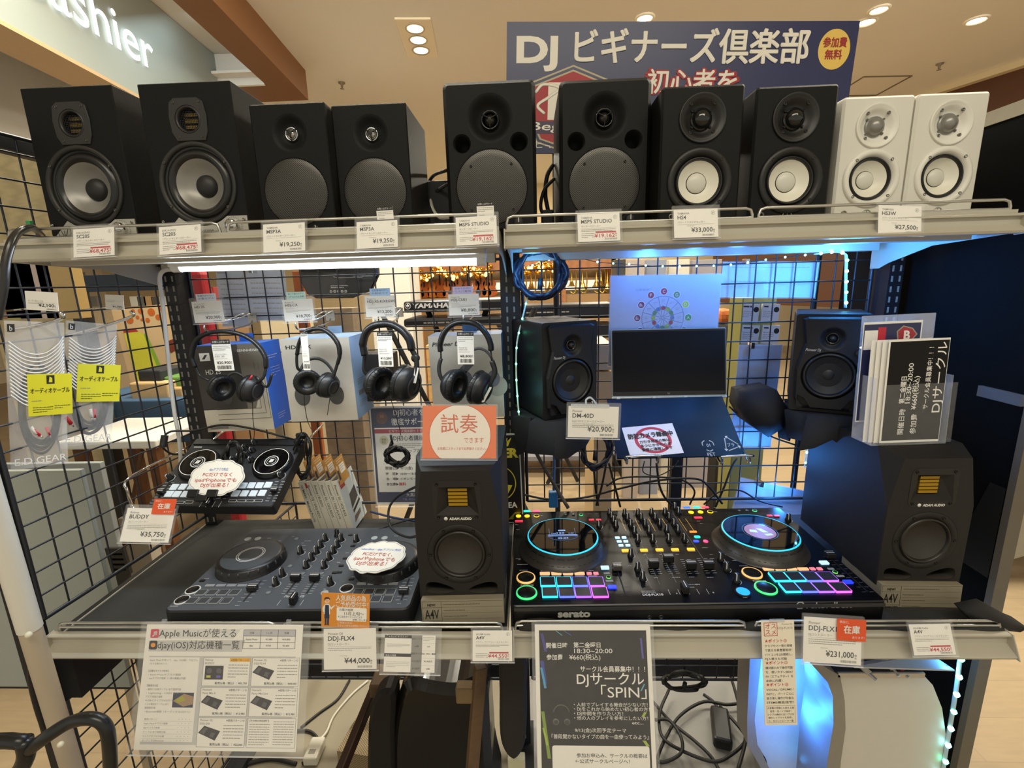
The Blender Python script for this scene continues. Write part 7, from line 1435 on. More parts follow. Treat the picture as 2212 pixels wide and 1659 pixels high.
# loose leads behind the large controller
cable('grey strap slanting behind the mesh at the left of the right bay', [A(1130, 925, 1.24), A(1170, 1000, 1.22), A(1205, 1060, 1.2), A(1228, 1098, 1.18)], .005, mat('#4b4640', .6), sm=3)
cable('blue USB lead dropping behind the large controller', [A(1195, 930, 1.24), A(1197, 990, 1.23), A(1196, 1060, 1.2)], .0035, mat('#2a5a9a', .4), sm=3)
b = MB(); b.rbox(*(A(1186, 1098, 1.2)), *(A(1205, 1064, 1.2)+Vector((0, .02, 0))), .003, mat('#2a6aa8', .4)); solo(b, 'usb_plug_block', 'blue plug block behind the left jog wheel of the large controller', 'plug')
for i, (lab, P, rr) in enumerate((('long black lead sweeping left to right behind the large controller', [(1100, 1060), (1180, 1078), (1260, 1075), (1340, 1055), (1420, 1038), (1500, 1034), (1530, 1050), (1560, 1088)], .003), ('black lead curving from the stand behind the large controller', [(1310, 1050), (1340, 1033), (1400, 1030), (1470, 1036), (1500, 1060), (1490, 1090)], .0026), ('black lead falling from the laptop rack beside the dark stand', [(1418, 1000), (1425, 1050), (1440, 1080), (1462, 1098)], .003), ('thin black lead looping under the navy board', [(1392, 996), (1390, 1020), (1420, 1028), (1452, 1012), (1466, 995)], .0015), ('straight black lead dropping under the cable coil', [(1282, 1000), (1286, 1050), (1292, 1092)], .003), ('second black lead dropping under the cable coil, leaning left', [(1310, 1000), (1300, 1050), (1288, 1092)], .003), ('black lead leaning right under the cable coil', [(1315, 1000), (1328, 1050), (1340, 1095)], .003), ('black lead rising to the clear tray at the right', [(1520, 1090), (1555, 1062), (1600, 1060), (1640, 1082), (1690, 1095)], .0022), ('black lead on the right mesh from the hanging cloth', [(1575, 878), (1600, 900), (1660, 940), (1720, 962)], .0022), ('black lead crossing the right part of the mesh', [(1545, 1096), (1565, 1050), (1580, 1010), (1592, 990)], .003))):
    cable(lab, [A(x, y, 1.225+.004*(i % 5)) for x, y in P], rr)
solo(MB().rbox(A(1452, 1000, 1.33).x, 1.33, .35, A(1476, 1000, 1.33).x, 1.355, A(1460, 985, 1.33).z, .002, BLKM), 'stand_post', 'thick black stand post behind the mesh under the navy board', 'stand') 

cable('thin bent wire arm from the left speaker bracket to the 20,900 tag clip', [A(1240, 905, 1.09), A(1262, 885, 1.03), A(1277, 868, .985), A(1281, 872, .98)], .0016, CHROME, 'hook', 'tag_arm')
# ================================================================ under the lower shelves and at the left front
GV = mat('#c9c6bd', .5, var=.03)
# white moulded units under the right shelf
def pan(pts, Y, dep, m, name, lab, cat, side=None, parts=None, group=None):
    P = [atY(x, y, Y) for x, y in pts]; base = Vector((sum(p.x for p in P)/len(P), Y, max(.0, min(p.z for p in P)))); t = thing(name, lab, cat, base, 0, group); b = MB(FRONT); Q = [(p.x-base.x, p.z-base.z) for p in P]
    if sum(Q[i-1][0]*Q[i][1]-Q[i][0]*Q[i-1][1] for i in range(len(Q))) < 0: Q.reverse()
    b.prism(Q, -dep, 0, m, side=side); b.build('panel', t); return t
EDG = mat('#8f8a7e', .5)
t = pan([(1637, 1400), (1790, 1400), (1792, 1470), (1787, 1560), (1797, 1620), (1800, 1800), (1690, 1800), (1655, 1640), (1625, 1590), (1622, 1540)], 1.0, .02, mat('#d3d3d0', .5), 'white_stand', 'white moulded stand lit blue under the right lower shelf', 'stand')
b = MB(FRONT)
lp = [(1612, 1400), (1637, 1400), (1622, 1540), (1628, 1592), (1662, 1660), (1695, 1800), (1672, 1800), (1640, 1650), (1607, 1592), (1606, 1540)]
P = [atY(x, y, .99) for x, y in lp]; o = t.location; Q = [(p.x-o.x, p.z-o.z) for p in P]
if sum(Q[i-1][0]*Q[i][1]-Q[i][0]*Q[i-1][1] for i in range(len(Q))) < 0: Q.reverse()
b.prism(Q, -.03, .03, EDG, smooth=False); b.build('grey_edge', t)
t = pan([(1812, 1456), (1990, 1453), (2015, 1480), (2035, 1530), (2045, 1600), (2040, 1800), (1800, 1800), (1814, 1640), (1824, 1570), (1822, 1510)], .845, .1, mat('#cfcbc0', .5, var=.02), 'white_counter', 'cream front panel of a low counter under the right end of the lower shelf', 'counter')
b = MB(FRONT); lp = [(1738, 1418), (1768, 1430), (1795, 1447), (1812, 1456), (1822, 1510), (1824, 1570), (1814, 1640), (1800, 1800), (1770, 1800), (1785, 1640), (1798, 1560), (1796, 1500), (1785, 1470)]
P = [atY(x, y, .845) for x, y in lp]; o = t.location; Q = [(p.x-o.x, p.z-o.z) for p in P]
if sum(Q[i-1][0]*Q[i][1]-Q[i][0]*Q[i-1][1] for i in range(len(Q))) < 0: Q.reverse()
b.prism(Q, -.1, .004, EDG); b.build('curved_edge', t)
za = atY(1900, 1455, .845).z; xa, xb = atY(1808, 1455, .845).x, atY(1995, 1455, .845).x
b = MB(); b.box(xa-o.x, -.004, za-o.z-.006, xb-o.x, .0, za-o.z+.004, mat('#d0d0cc', .25, .7)); b.box(xa-o.x-.02, 0, za-o.z+.001, xb-o.x, .1, za-o.z+.004, mat('#2a2826', .5)); b.build('tray_top', t)
def plug(px, py, Y, dx, m, lab):
    a = atY(px, py, Y); b = MB(); b.cyl(a, a+Vector((dx*.35, .035, .012)), .0062, m, 12); b.cyl(a, a+Vector((dx*-.12, -.012, -.004)), .0035, CHROME, 10); b.cyl(a+Vector((dx*.35, .035, .012)), a+Vector((dx*.55, .06, .02)), .003, m, 8); solo(b, 'cable_plug', lab, 'plug', 'cable plugs on the low counter')
plug(1878, 1455, .84, -.05, mat('#c9c4b8', .4), 'grey jack plug hanging over the front of the low counter'); plug(1930, 1447, .85, -.02, mat('#d8d2c4', .4), 'white plug on top of the low counter'); plug(1950, 1450, .85, -.03, mat('#a82a3a', .4), 'red plug on top of the low counter')
led_line('strip of cyan lamps running down the right edge of the low counter', [A(2076, 1402, .84), A(2068, 1470, .84), A(2057, 1540, .84), A(2045, 1610, .84), A(2035, 1680, .84), A(2028, 1760, .84)], 10, .0056, .0055, wm=STRIP, flat=True, lights=((A(2045, 1440, .85), .5, (.08, .4, 1)), (A(1712, 1540, .92), 1.3, (.03, .22, 1)), (A(1715, 1440, .93), 1.3, (.03, .22, 1)), (A(1733, 1640, .94), .6, (.05, .35, 1))))
led_line('pair of cyan lamps at the bottom between the white stand and the low counter', [A(1762, 1640, .95), A(1782, 1652, .95)], 2, .005, .003, wm=STRIP)
solo(MB().add([atY(1830, 1430, .88), atY(2010, 1412, .88), atY(2062, 1447, .84), atY(1845, 1440, .84), atY(1830, 1433, .88), atY(2010, 1415, .88), atY(2062, 1450, .84), atY(1845, 1443, .84)], [(3, 2, 1, 0), (4, 5, 6, 7), (0, 1, 5, 4), (1, 2, 6, 5), (2, 3, 7, 6), (3, 0, 4, 7)], mat('#c9ccd2', .3)), 'acrylic_flap', 'thin pale panel lying over the low counter just under the lower shelf', 'panel')
# power lead with adapter brick on the floor under the right bay
FL = lambda x, y, z=.01: atZ(x, y, z)
for i, (lab, P, rr) in enumerate((
    ('black lead looping from the shelf down to the adapter brick', [(1520, 1500), (1545, 1520), (1555, 1545)], .005),
    ('black lead sweeping across the floor left of the adapter brick', [(1410, 1515), (1450, 1560), (1500, 1600), (1540, 1640), (1570, 1700)], .005),
    ('black lead looping around the floor in front of the white stand', [(1610, 1517), (1570, 1522), (1520, 1516), (1470, 1545), (1440, 1590), (1420, 1640), (1415, 1700)], .005),
    ('black lead in a wide loop under the right bay', [(1555, 1525), (1600, 1575), (1610, 1600), (1580, 1630), (1540, 1645), (1470, 1620), (1430, 1590), (1425, 1540), (1445, 1490)], .005),
    ('black lead crossing the floor beside the poster', [(1415, 1555), (1445, 1556), (1470, 1590), (1472, 1625), (1440, 1645), (1418, 1645)], .005),
    ('black lead falling beside the white stand to the floor', [(1572, 1440), (1590, 1500), (1605, 1560), (1610, 1600), (1595, 1660)], .005))): cable(lab, [FL(x, y, .006+.012*i) for x, y in P], rr, sm=6)
a, c_ = FL(1553, 1535, .03), FL(1562, 1610, .03); q = MB(Matrix.Translation(a) @ Matrix.Rotation(math.atan2((c_-a).y, (c_-a).x), 4, 'Z')); q.rbox(0, -.028, -.02, (c_-a).length, .028, .02, .008, mat('#131316', .4)); solo(q, 'power_adapter', 'black power adapter brick on the floor under the right bay', 'power adapter')
coil(1478, 1472, 1.15, 44, 14, 4, 'flat coil of black cable under the shelf left of the white stand', 8, .005, BLK)
# rails across the back under the shelves
def bar(x0, x1, Y, z0, z1, lab, m=None, dp=.02): solo(MB().box(x0, Y, z0, x1, Y+dp, z1, m or mat('#23252b', .5)), 'cross_rail', lab, 'rail')
zq = atY(1500, 1425, 1.25).z; zr = atY(1500, 1462, 1.25).z
bar(-.02, .88, 1.25, zr, zq, 'dark cross rail at the back under the right lower shelf'); bar(-.9, -.07, 1.25, zr-.01, zq, 'dark cross rail at the back under the left lower shelf')
mesh_panel('row of black mesh ends showing under the right lower shelf', (-.01, 1.22, zr+.02), (1, 0), .88, zq-zr+.06, r=.002, nm='low_mesh_panel'); mesh_panel('row of black mesh ends showing under the left lower shelf', (-.9, 1.22, zr+.02), (1, 0), .82, zq-zr+.06, r=.002, nm='low_mesh_panel')
# black instrument case, wood and sleeves under the middle
def blob(pts, Y, dep, m, name, lab, cat, bev=.02, **kw):
    P = [atY(x, y, Y) for x, y in pts]; base = Vector((sum(p.x for p in P)/len(P), Y, min(p.z for p in P))); Q = [(p.x-base.x, p.z-base.z) for p in P]
    if sum(Q[i-1][0]*Q[i][1]-Q[i][0]*Q[i-1][1] for i in range(len(Q))) < 0: Q.reverse()
    Q = [(v.x, v.y) for v in catmull([(x, y, 0) for x, y in Q], 4, True)]; t = thing(name, lab, cat, base); b = MB(FRONT); b.prism(Q, -dep, 0, m, bev=bev); b.build(kw.get('part', 'shell'), t); return t
t = blob([(862, 1500), (890, 1475), (935, 1484), (985, 1488), (1030, 1473), (1052, 1500), (1057, 1580), (1062, 1660), (1065, 1780), (850, 1780), (842, 1660), (845, 1570)], 1.0, .12, mat('#100e0d', .25, coat=.3), 'instrument_case', 'black glossy instrument case standing under the middle of the shelves', 'case')
t = blob([(808, 1510), (850, 1500), (850, 1600), (855, 1780), (800, 1780), (793, 1600)], 1.0, .05, mat('#15120f', .6), 'dark_bag', 'dark upright bag at the left of the black instrument case', 'bag', .01)
solo(MB().rbox(*(atY(798, 1510, 1.06)), *(atY(850, 1483, 1.06)+Vector((0, .08, 0))), .006, mat('#6a5236', .6)), 'wooden_block', 'brown wooden block on top of the dark bag', 'wood')
def stick(a, c_, w_, lab, m, name='wooden_post', cat='wood'):
    a, c_ = Vector(a), Vector(c_); d_ = c_-a; T = Matrix.Translation(a) @ d_.to_track_quat('Z', 'X').to_matrix().to_4x4(); b = MB(T); b.rbox(-w_/2, -w_*.35, 0, w_/2, w_*.35, d_.length, .003, m); return solo(b, name, lab, cat)
stick(A(722, 1700, .95), A(822, 1458, 1.15), .03, 'dark wooden post leaning left of the instrument case', mat('#3a2417', .5, kind='wood'))
stick(A(1015, 1720, .95), A(1038, 1440, .97), .03, 'wooden post with a pale edge standing at the right of the instrument case', mat('#6f563c', .5, kind='wood'))
solo(MB().rbox(*(atY(985, 1522, .96)), *(atY(1022, 1490, .96)+Vector((0, .03, 0))), .004, mat('#8a7350', .7)), 'cardboard_corner', 'folded cardboard piece hanging by the wooden post', 'cardboard')
t = blob([(1082, 1425), (1135, 1425), (1137, 1500), (1138, 1560), (1132, 1615), (1112, 1645), (1092, 1630), (1080, 1590), (1079, 1500)], .93, .03, mat('#2b2924', .8, bump=.3, scale=200), 'padded_sleeve', 'dark padded strap hanging under the middle of the shelves', 'strap', .008)
solo(MB().rbox(*(atY(1098, 1690, .95)), *(atY(1134, 1640, .95)+Vector((0, .02, 0))), .003, mat('#cfcaa6', .5)), 'pale_box', 'small pale box behind the tip of the dark padded strap', 'box')
bw = [FL(x, y, 0) for x, y in ((735, 1680), (800, 1560), (845, 1560), (845, 1700))]
b = MB(); b.prism([(p.x, p.y) for p in bw][::-1] if sum((bw[i-1].x*bw[i].y-bw[i].x*bw[i-1].y) for i in range(4)) < 0 else [(p.x, p.y) for p in bw], 0, .1, mat('#b09a72', .6, kind='wicker')); solo(b, 'wicker_tray', 'woven wicker tray on the floor beside the leaning post', 'basket')
# extension socket and its lead on the floor
a, c_ = FL(672, 1642, .02), FL(690, 1600, .02); q = MB(Matrix.Translation(a) @ Matrix.Rotation(math.atan2((c_-a).y, (c_-a).x), 4, 'Z')); q.rbox(-.01, -.022, -.012, (c_-a).length, .022, .018, .005, mat('#cfcabb', .5)); q.rbox(.005, -.01, .0181, .02, .01, .0185, .0001, mat('#8f8a7e', .5)); solo(q, 'extension_socket', 'white extension socket block on the floor under the left bay', 'socket')
cable('white lead running back from the extension socket', [FL(691, 1598, .02), FL(706, 1580, .012), FL(722, 1545, .008), FL(760, 1500, .008), FL(795, 1470, .008)], .004, mat('#c9c4b4', .5))
cable('black lead crossing the floor under the left bay', [FL(650, 1572, .008), FL(690, 1540, .008), FL(730, 1510, .008), FL(755, 1470, .008)], .0045)
cable('black lead curling on the floor beside the printed chart', [FL(640, 1578, .01), FL(670, 1580, .01), FL(688, 1600, .01), FL(680, 1630, .01), FL(652, 1650, .01)], .0045)
cable('thick black lead lying on the floor below the printed chart', [FL(430, 1700, .01), FL(500, 1662, .01), FL(580, 1640, .01), FL(640, 1650, .01)], .006)
# left front: white tube, black trolley handle, fabric screen
t = thing('white_tube_post', 'slanting white tube with two round caps at the left edge', 'post', atY(165, 1680, .66)); o = t.location
p0, p1 = atY(-34, 1030, .66), atY(165, 1690, .68); pm = p0.lerp(p1, .45)
b = MB(Matrix.Translation(-o)); b.cyl(p0, pm, .0168, mat('#dcd8cc', .35, var=.02), 24); b.build('upper_tube', t); b = MB(Matrix.Translation(-o)); b.cyl(pm, p1, .0155, mat('#b9aa94', .45, var=.02), 24); b.build('lower_tube', t)
for x, y in ((62, 1371), (131, 1608)): p = atY(x, y, .645); b = MB(Matrix.Translation(-o)); b.ball(p, .0052, mat('#e6dfc8', .4), 12); b.build('cap', t)
t = thing('trolley_handle', 'black bent tube handle at the lower left corner', 'trolley', atY(235, 1700, .56)); o = t.location; hm_ = mat('#1b1c1c', .3)
b = MB(Matrix.Translation(-o)); b.tube([atY(60, 1622, .55), atY(100, 1592, .55), atY(150, 1561, .56), atY(195, 1552, .56), atY(225, 1565, .56), atY(236, 1605, .56), atY(240, 1700, .57)], .0092, hm_, 14); b.build('bend', t)
b = MB(Matrix.Translation(-o)); b.tube([atY(-30, 1602, .55), atY(20, 1600, .55), atY(58, 1604, .55)], .0105, hm_, 14, sm=2); b.tube([atY(52, 1598, .55), atY(55, 1640, .55), atY(20, 1700, .55)], .011, hm_, 14); b.build('grip', t)
cl2 = mat('#a3a8a2', .8, bump=.2, scale=300)
b = MB(); P = [A(-60, 1050, .99), A(92, 1050, 1.04), A(100, 1495, 1.04), A(-60, 1490, .99)]
t = thing('fabric_screen', 'pale grey fabric panel standing behind the left side mesh', 'screen', (-1.25, 1.0, .0)); o = t.location
b = MB(); b.box(-.3, .0, .45, .2, .012, 1.05, cl2); b.box(-.3, -.001, .447, .2, .013, .452, BLK); b.build('fabric', t); b = MB(); b.box(-.3, .002, .0, -.28, .012, .45, STEEL); b.box(.18, .002, 0, .2, .012, .45, STEEL); b.build('leg', t)
b = MB(Matrix.Translation(-o)); b.tube([A(36, 1300, .96), A(42, 1370, .96)], .0012, BLK, 6, sm=0); q = [A(40, 1372, .96), A(50, 1372, .96), A(52, 1400, .96), A(43, 1402, .96)]; b.tube(q, .0015, BLK, 6, True, sm=0); b.build('zip_pull', t)
cable('black lead hanging beside the white tube post', [A(70, 1425, .75), A(68, 1470, .75), A(85, 1540, .76), A(108, 1600, .77), A(125, 1630, .78)], .006)
cable('thick glossy black cable arching over the left end of the upper shelf', [A(-6, 690, .70), A(8, 620, .71), A(14, 560, .72), A(32, 510, .74), A(62, 492, .78), A(80, 498, .86), A(90, 508, .92)], .0058, mat('#2b2927', .25))
# ================================================================ what stands behind the mesh
WALLC = mat('#d9c9a8', .7, var=.03)
def boxat(x0, y0, x1, y1, Y, dep, m, name, lab, cat, group=None, r=.002, down=False):
    a, c_ = atY(x0, y1, Y), atY(x1, y0, Y); z0 = 0 if down else a.z
    return solo(MB().rbox(a.x, Y, z0, c_.x, Y+dep, c_.z, r, m), name, lab, cat, group)
# violin showcase across the hall
YV = 5.4; OW = mat('#98623a', .45, kind='wood'); t = thing('violin_showcase', 'orange wooden showcase with violins far behind the mesh', 'showcase', (atY(1000, 640, YV).x, YV, 0)); o = t.location
xl, xr = atY(868, 600, YV).x, atY(1330, 600, YV).x; zt_, zb2 = atY(1000, 566, YV).z, atY(1000, 643, YV).z; zc2 = atY(1000, 590, YV).z
b = MB(Matrix.Translation(-o)); b.box(xl, YV, zc2, xr, YV+.1, zt_+.25, OW); b.box(xl, YV, 0, xl+.09, YV+.5, zt_, OW); b.box(atY(1211, 600, YV).x, YV, 0, atY(1222, 600, YV).x, YV+.1, zt_, OW); b.box(xr-.05, YV, 0, xr, YV+.5, zt_, OW); b.build('frame', t)
b = MB(Matrix.Translation(-o)); b.box(xl, YV+.5, 0, xr, YV+.55, zt_+.2, mat('#8f8468', .6)); b.build('back_panel', t); b = MB(Matrix.Translation(-o)); b.box(xl+.09, YV+.02, 0, xr-.05, YV+.5, zb2, mat('#8a6a42', .5)); b.build('base', t)
z_s = atY(1000, 607, YV+.4).z; b = MB(Matrix.Translation(-o)); b.box(xl+.7, YV+.35, z_s-.03, xr-.1, YV+.49, z_s, mat('#f2ead8', .5)); b.box(xl+.7, YV+.47, z_s-.14, xr-.1, YV+.49, z_s-.03, mat('#fff6e0', .5, emit=.9)); b.build('lit_shelf', t)
VW = mat('#a8541c', .3, coat=.4); VW2 = mat('#c8742c', .3, coat=.4)
def violin(px, i, dark=False):
    p = atY(px, 642, YV+.12); k = .058*(1 if i % 3 else 1.15); t = thing('violin', 'small orange violin standing in the distant showcase', 'violin', (p.x, YV+.12, zb2), 0, 'violins in the showcase'); b = MB(FRONT); R = [(0, 0), (k*.85, .3*k), (k*1.0, 1.0*k), (k*.62, 1.75*k), (k*.8, 2.5*k), (k*.5, 3.1*k), (0, 3.3*k)]
    Q = [(v.x, v.y) for v in catmull([(x, y, 0) for x, y in R]+[(-x, y, 0) for x, y in R[-2:0:-1]], 3, True)]; b.prism(Q, -.03, 0, VW if i % 2 else VW2, bev=.006); b.build('body', t); b = MB(FRONT); b.box(-k*.12, 2.2*k, 0, k*.12, 5.2*k, .012, BLK); b.ball((0, 5.3*k, 0), k*.2, VW, 8); b.build('neck', t)
for i, px in enumerate((905, 918, 934, 952, 966, 978, 990, 1012, 1030, 1040, 1052, 1064)): violin(px, i)
BR = mat('#d8b45a', .22, .9)
for i, px in enumerate((1128, 1148, 1170, 1190, 1204, 1235, 1258, 1288, 1298, 1312)):
    p = atY(px, 636, YV+.14); b = MB(Matrix.Translation((p.x, YV+.14, zb2))); b.lathe(0, 0, [(.055, .05+.02*(i % 3)), (.03, .1), (.012, .16), (.008, .28)], BR, 16); b.tube([(0, 0, .28), (.03, 0, .3), (.05, 0, .2), (.045, 0, .05), (.02, 0, .01), (-.02, 0, .03)], .009, BR, 8); solo(b, 'brass_horn', 'small shiny brass instrument in the distant showcase', 'brass instrument', 'brass instruments in the showcase')
def garland(P, lab, seed):
    r = random.Random(seed); L = catmull([atY(x, y, YV-.05) for x, y in P], 10); b = MB(); gm, g2 = mat('#c98a2a', .2, .9), mat('#ffdb8a', .3, emit=1.6); b.tube(L, .012, gm, 5, sm=0)
    for p in L:
        for q in range(2): b.ball(p+Vector((r.uniform(-.04, .04), r.uniform(-.03, .03), r.uniform(-.05, .03))), r.uniform(.012, .026), gm if r.random() < .7 else g2, 6)
    tag(solo(b, 'tinsel_garland', lab, 'garland'), kind=None)
garland([(900, 588), (915, 596), (935, 590), (945, 580), (965, 590), (985, 594), (1005, 580), (1015, 578), (1030, 590), (1060, 580)], 'gold tinsel swag on the showcase left of the middle post', 3)
garland([(1118, 580), (1140, 584), (1160, 578), (1175, 572), (1190, 580), (1215, 574)], 'gold tinsel swag on the showcase right of the middle post', 4)
# electronic keyboards on stands
KBK = mat('#121214', .35); YK = 2.35
def keyboard(x0, y0, x1, y1, Y, lab, logo=False, dep=.3, stand=True):
    a, c_ = atY(x0, y1, Y), atY(x1, y0, Y); o = Vector(((a.x+c_.x)/2, Y, 0 if stand else a.z)); t = thing('electronic_keyboard', lab, 'keyboard', o); T = Matrix.Translation(-o)
    b = MB(T); b.rbox(a.x, Y, a.z, c_.x, Y+dep, c_.z, .012, KBK); b.box(a.x+.01, Y-.002, a.z+(c_.z-a.z)*.18, c_.x-.01, Y, a.z+(c_.z-a.z)*.22, mat('#8f9094', .4)); b.build('body', t)
    b = MB(T @ Matrix.Translation((0, Y-.001, 0)) @ FRONT); h = c_.z-a.z; W_ = mat('#e6e6e6', .4)
    if logo:
        b.txt('YAMAHA', a.x+h*.85, a.z+h*.4, h*.56, W_, .002, w=h*3.3, bold=.045, shear=.1); b.lathe(a.x+h*.42, a.z+h*.6, [(h*.28, .001), (h*.27, .003), (h*.245, .001)], W_, 28)
        for q in range(3): an = PI/2+q*PI/3; b.tube([(a.x+h*.42-h*.2*math.cos(an), a.z+h*.6-h*.2*math.sin(an), .002), (a.x+h*.42+h*.2*math.cos(an), a.z+h*.6+h*.2*math.sin(an), .002)], h*.035, W_, 5, sm=0, flat=.3)
    else: b.lines(a.x+.1, a.z+h*.5, c_.x-.05, 1, .01, GREY, .008, .002, 4)
    b.build('lettering' if logo else 'rear_marks', t)
    if stand:
        b = MB(T)
        for s in (.25, .75): x = a.x+(c_.x-a.x)*s; b.cyl((x-.28, Y+.1, .02), (x+.28, Y+.1, a.z), .014, BLK, 8); b.cyl((x+.28, Y+.14, .02), (x-.28, Y+.14, a.z), .014, BLK, 8)
        b.build('cross_stand', t)
    return t
keyboard(872, 646, 1086, 676, YK, 'black keyboard with a white maker name behind the left mesh', True)
keyboard(872, 684, 1086, 708, YK-.05, 'second black keyboard below the named one', False, .3, False)
keyboard(1104, 655, 1330, 692, YK+.75, 'long black keyboard rear behind the right mesh')
keyboard(1104, 700, 1330, 735, YK+.7, 'black keyboard below the long one behind the right mesh', False, .3, False)
boxat(1283, 745, 1326, 800, YK-.5, .3, mat('#b7a998', .6), 'speaker_carton', 'grey carton behind the mesh right of the left angled speaker', 'box'); boxat(1283, 802, 1326, 905, YK-.48, .3, mat('#c8ab80', .6), 'wooden_cabinet', 'pale wood cabinet behind the mesh right of the left angled speaker', 'cabinet', down=True)
boxat(930, 745, 985, 905, 3.2, .3, mat('#cfa468', .5, kind='wood'), 'wooden_cabinet', 'pale wood cabinet far behind the rightmost headphones', 'cabinet', down=True)
t = thing('low_bench', 'long brown wooden bench across the aisle behind the right mesh', 'bench', (atY(1230, 1000, 3.4).x, 3.4, 0)); z = atY(1230, 985, 3.4).z; b = MB(); b.rbox(-.75, 0, z-.04, .9, .35, z, .005, mat('#8f8f96', .5)); b.build('top', t)
for x in (-.7, -.1, .5, .85): b = MB(); b.box(x-.03, .03, 0, x+.03, .3, z-.04, mat('#6b4526', .5, kind='wood')); b.build('leg', t)
# pillar, walls and shop fittings
boxat(822, 380, 868, 905, 4.2, .4, mat('#e3e0d6', .5), 'pale_pillar', 'pale square pillar behind the third headphones', 'pillar', down=True, r=.01)
boxat(868, 560, 890, 900, 4.6, .3, mat('#c07a3c', .5, kind='wood'), 'wooden_jamb', 'orange wooden jamb beside the pale pillar', 'jamb', down=True)
boxat(590, 688, 700, 900, 3.0, .4, mat('#cdbb98', .6), 'low_partition', 'cream low partition behind the second headphones', 'partition', down=True)
boxat(700, 665, 760, 900, 2.3, .1, mat('#8a7a66', .6, kind='wood'), 'wood_panel', 'grey brown wooden panel leaning behind the second tag', 'panel', down=True)
c = Card((647, 580), (815, 578), (650, 645), 1.5, 1.5); t = thing('gear_packet', 'glossy black packet with white marks hung behind the mesh, upper middle of the left bay', 'packet', mw=c.M)
b = c.mb(); w, h = c.w, c.h; b.prism([(10, -h+10), (30, -h), (110, -h), (150, -h+15), (w, -15), (w, 0), (0, 0), (0, -30)], -14, 0, mat('#15161a', .22, coat=.4), bev=2)
for i in range(5): b.lathe(64+i*8, -h+15, [(3, .2), (2.6, .5), (1.6, .5), (1.2, .2)], WHT, 12)
b.lines(64, -h+27, 102, 2, 4, WHT, 1.4, .3, 3); b.tube([(72, -18, .5), (80, -21, .5), (135, -20, .5), (137, -16, .5)], .7, WHT, 5, sm=0); b.build('packet', t); b = c.mb(); b.tube([(w*.5, -8, -6), (w*.5, -2, 20), (w*.5, 2, (1.5-YM)*c.w/c.W+4)], 1.4, CHROME, 6, sm=0); b.build('hanger', t)
wallet((466, 585), (528, 585), (474, 705), 1.283, 'clear wallet of printed papers behind the mesh, left of the pair', 9, '#dde3ee'); wallet((530, 584), (614, 584), (533, 692), 1.286, 'clear wallet of printed papers behind the mesh, right of the pair', 8, '#e2e8f2')
boxat(398, 585, 432, 612, 1.6, .05, mat('#a8222c', .4), 'red_pouch', 'red pouch behind the mesh beside the left post', 'pouch', r=.012, down=True)
boxat(640, 585, 652, 665, 1.7, .02, mat('#a85a2c', .5), 'wooden_strip', 'brown wooden strip beside the black packet', 'wood', down=True)
RD2 = mat('#8a2a2a', .5)
for i, (px, hh, m_) in enumerate(((436, 66, RD2), (446, 60, mat('#d8cdb8', .6)), (455, 70, RD2), (428, 56, mat('#c9bfae', .6)), (440, 40, mat('#b9a890', .6)))): boxat(px-5, 690-hh, px+5, 690, 3.7+.05*i, .1, m_, 'shelf_goods', 'narrow red and cream pack on the distant shelf by the left post', 'goods', 'packs on the distant shelf')
boxat(415, 690, 470, 940, 3.65, .4, mat('#8a6a4a', .5), 'goods_shelf', 'brown shelf unit behind the left post', 'shelf', down=True)
# left end: tables, boxes and cartons behind the side mesh
def tbl(x0, x1, Yf, D, pyz, m, name, lab, leg, th=.035):
    a = atY(x0, pyz, Yf); c_ = atY(x1, pyz, Yf); z = a.z; t = thing(name, lab, 'table', ((a.x+c_.x)/2, Yf, 0)); ww = (c_.x-a.x)/2; b = MB(); b.rbox(-ww, 0, z-th, ww, D, z, .006, m); b.build('table_top', t)
    for s in (-1, 1):
        for y in (.05, D-.05): b = MB(); b.box(s*(ww-.05)-.02, y-.02, 0, s*(ww-.05)+.02, y+.02, z-th, leg); b.build('leg', t)
    return t, z
t, z = tbl(120, 335, 1.75, .35, 955, mat('#d8d6ce', .5), 'white_topped_table', 'small table with a white top and brown legs behind the left side mesh', mat('#6b4120', .5, kind='wood'))
b = MB(); ww = 0; b.cyl((-.1, .03, .25), (.12, .03, z-.05), .008, mat('#5a3a22', .5), 8); b.build('brace', t)
t, z2 = tbl(150, 440, 2.2, .8, 868, mat('#3c5a7a', .7, var=.15), 'cloth_table', 'table covered with denim blue cloth behind the left side mesh', STEEL, .22)
for i, (x0, x1, y0, y1, m_, nm, lab) in enumerate(((285, 360, 826, 868, '#c9ab7c', 'wooden_crate', 'small pale wooden crate on the blue cloth table'), (362, 392, 838, 870, '#b99a6c', 'wooden_crate', 'second pale crate on the blue cloth table, by the post'), (300, 345, 800, 826, '#22262c', 'folded_bag', 'dark folded bag on the pale crate'), (345, 395, 814, 838, '#5f8a3f', 'green_cloth', 'folded green cloth beside the dark bag'))):
    boxat(x0, y0, x1, y1, 2.25+.02*i, .18, mat(m_, .6), nm, lab, 'crate' if 'crate' in nm else 'fabric', r=.008)
c = Card((240, 668), (372, 655), (250, 870), 2.7); t = thing('picture_carton', 'large beige carton printed with orange dots and a yellow house', 'carton', mw=c.M); b = c.mb(); w, h, k = c.w, c.h, c.w/c.W; b.prism([(0, -h), (w, -h), (w, 0), (0, 0)], -.3*k, 0, mat('#d8b98c', .6, var=.03)); od = mat('#c8641f', .5)
for x, y, r_ in ((34, -26, 8), (52, -22, 4), (62, -10, 6), (84, -14, 8), (46, -8, 4), (72, -30, 5), (96, -26, 6), (108, -8, 6), (60, -28, 3)): b.lathe(x, y, [(r_, .4), (0, .5)], od, 14)
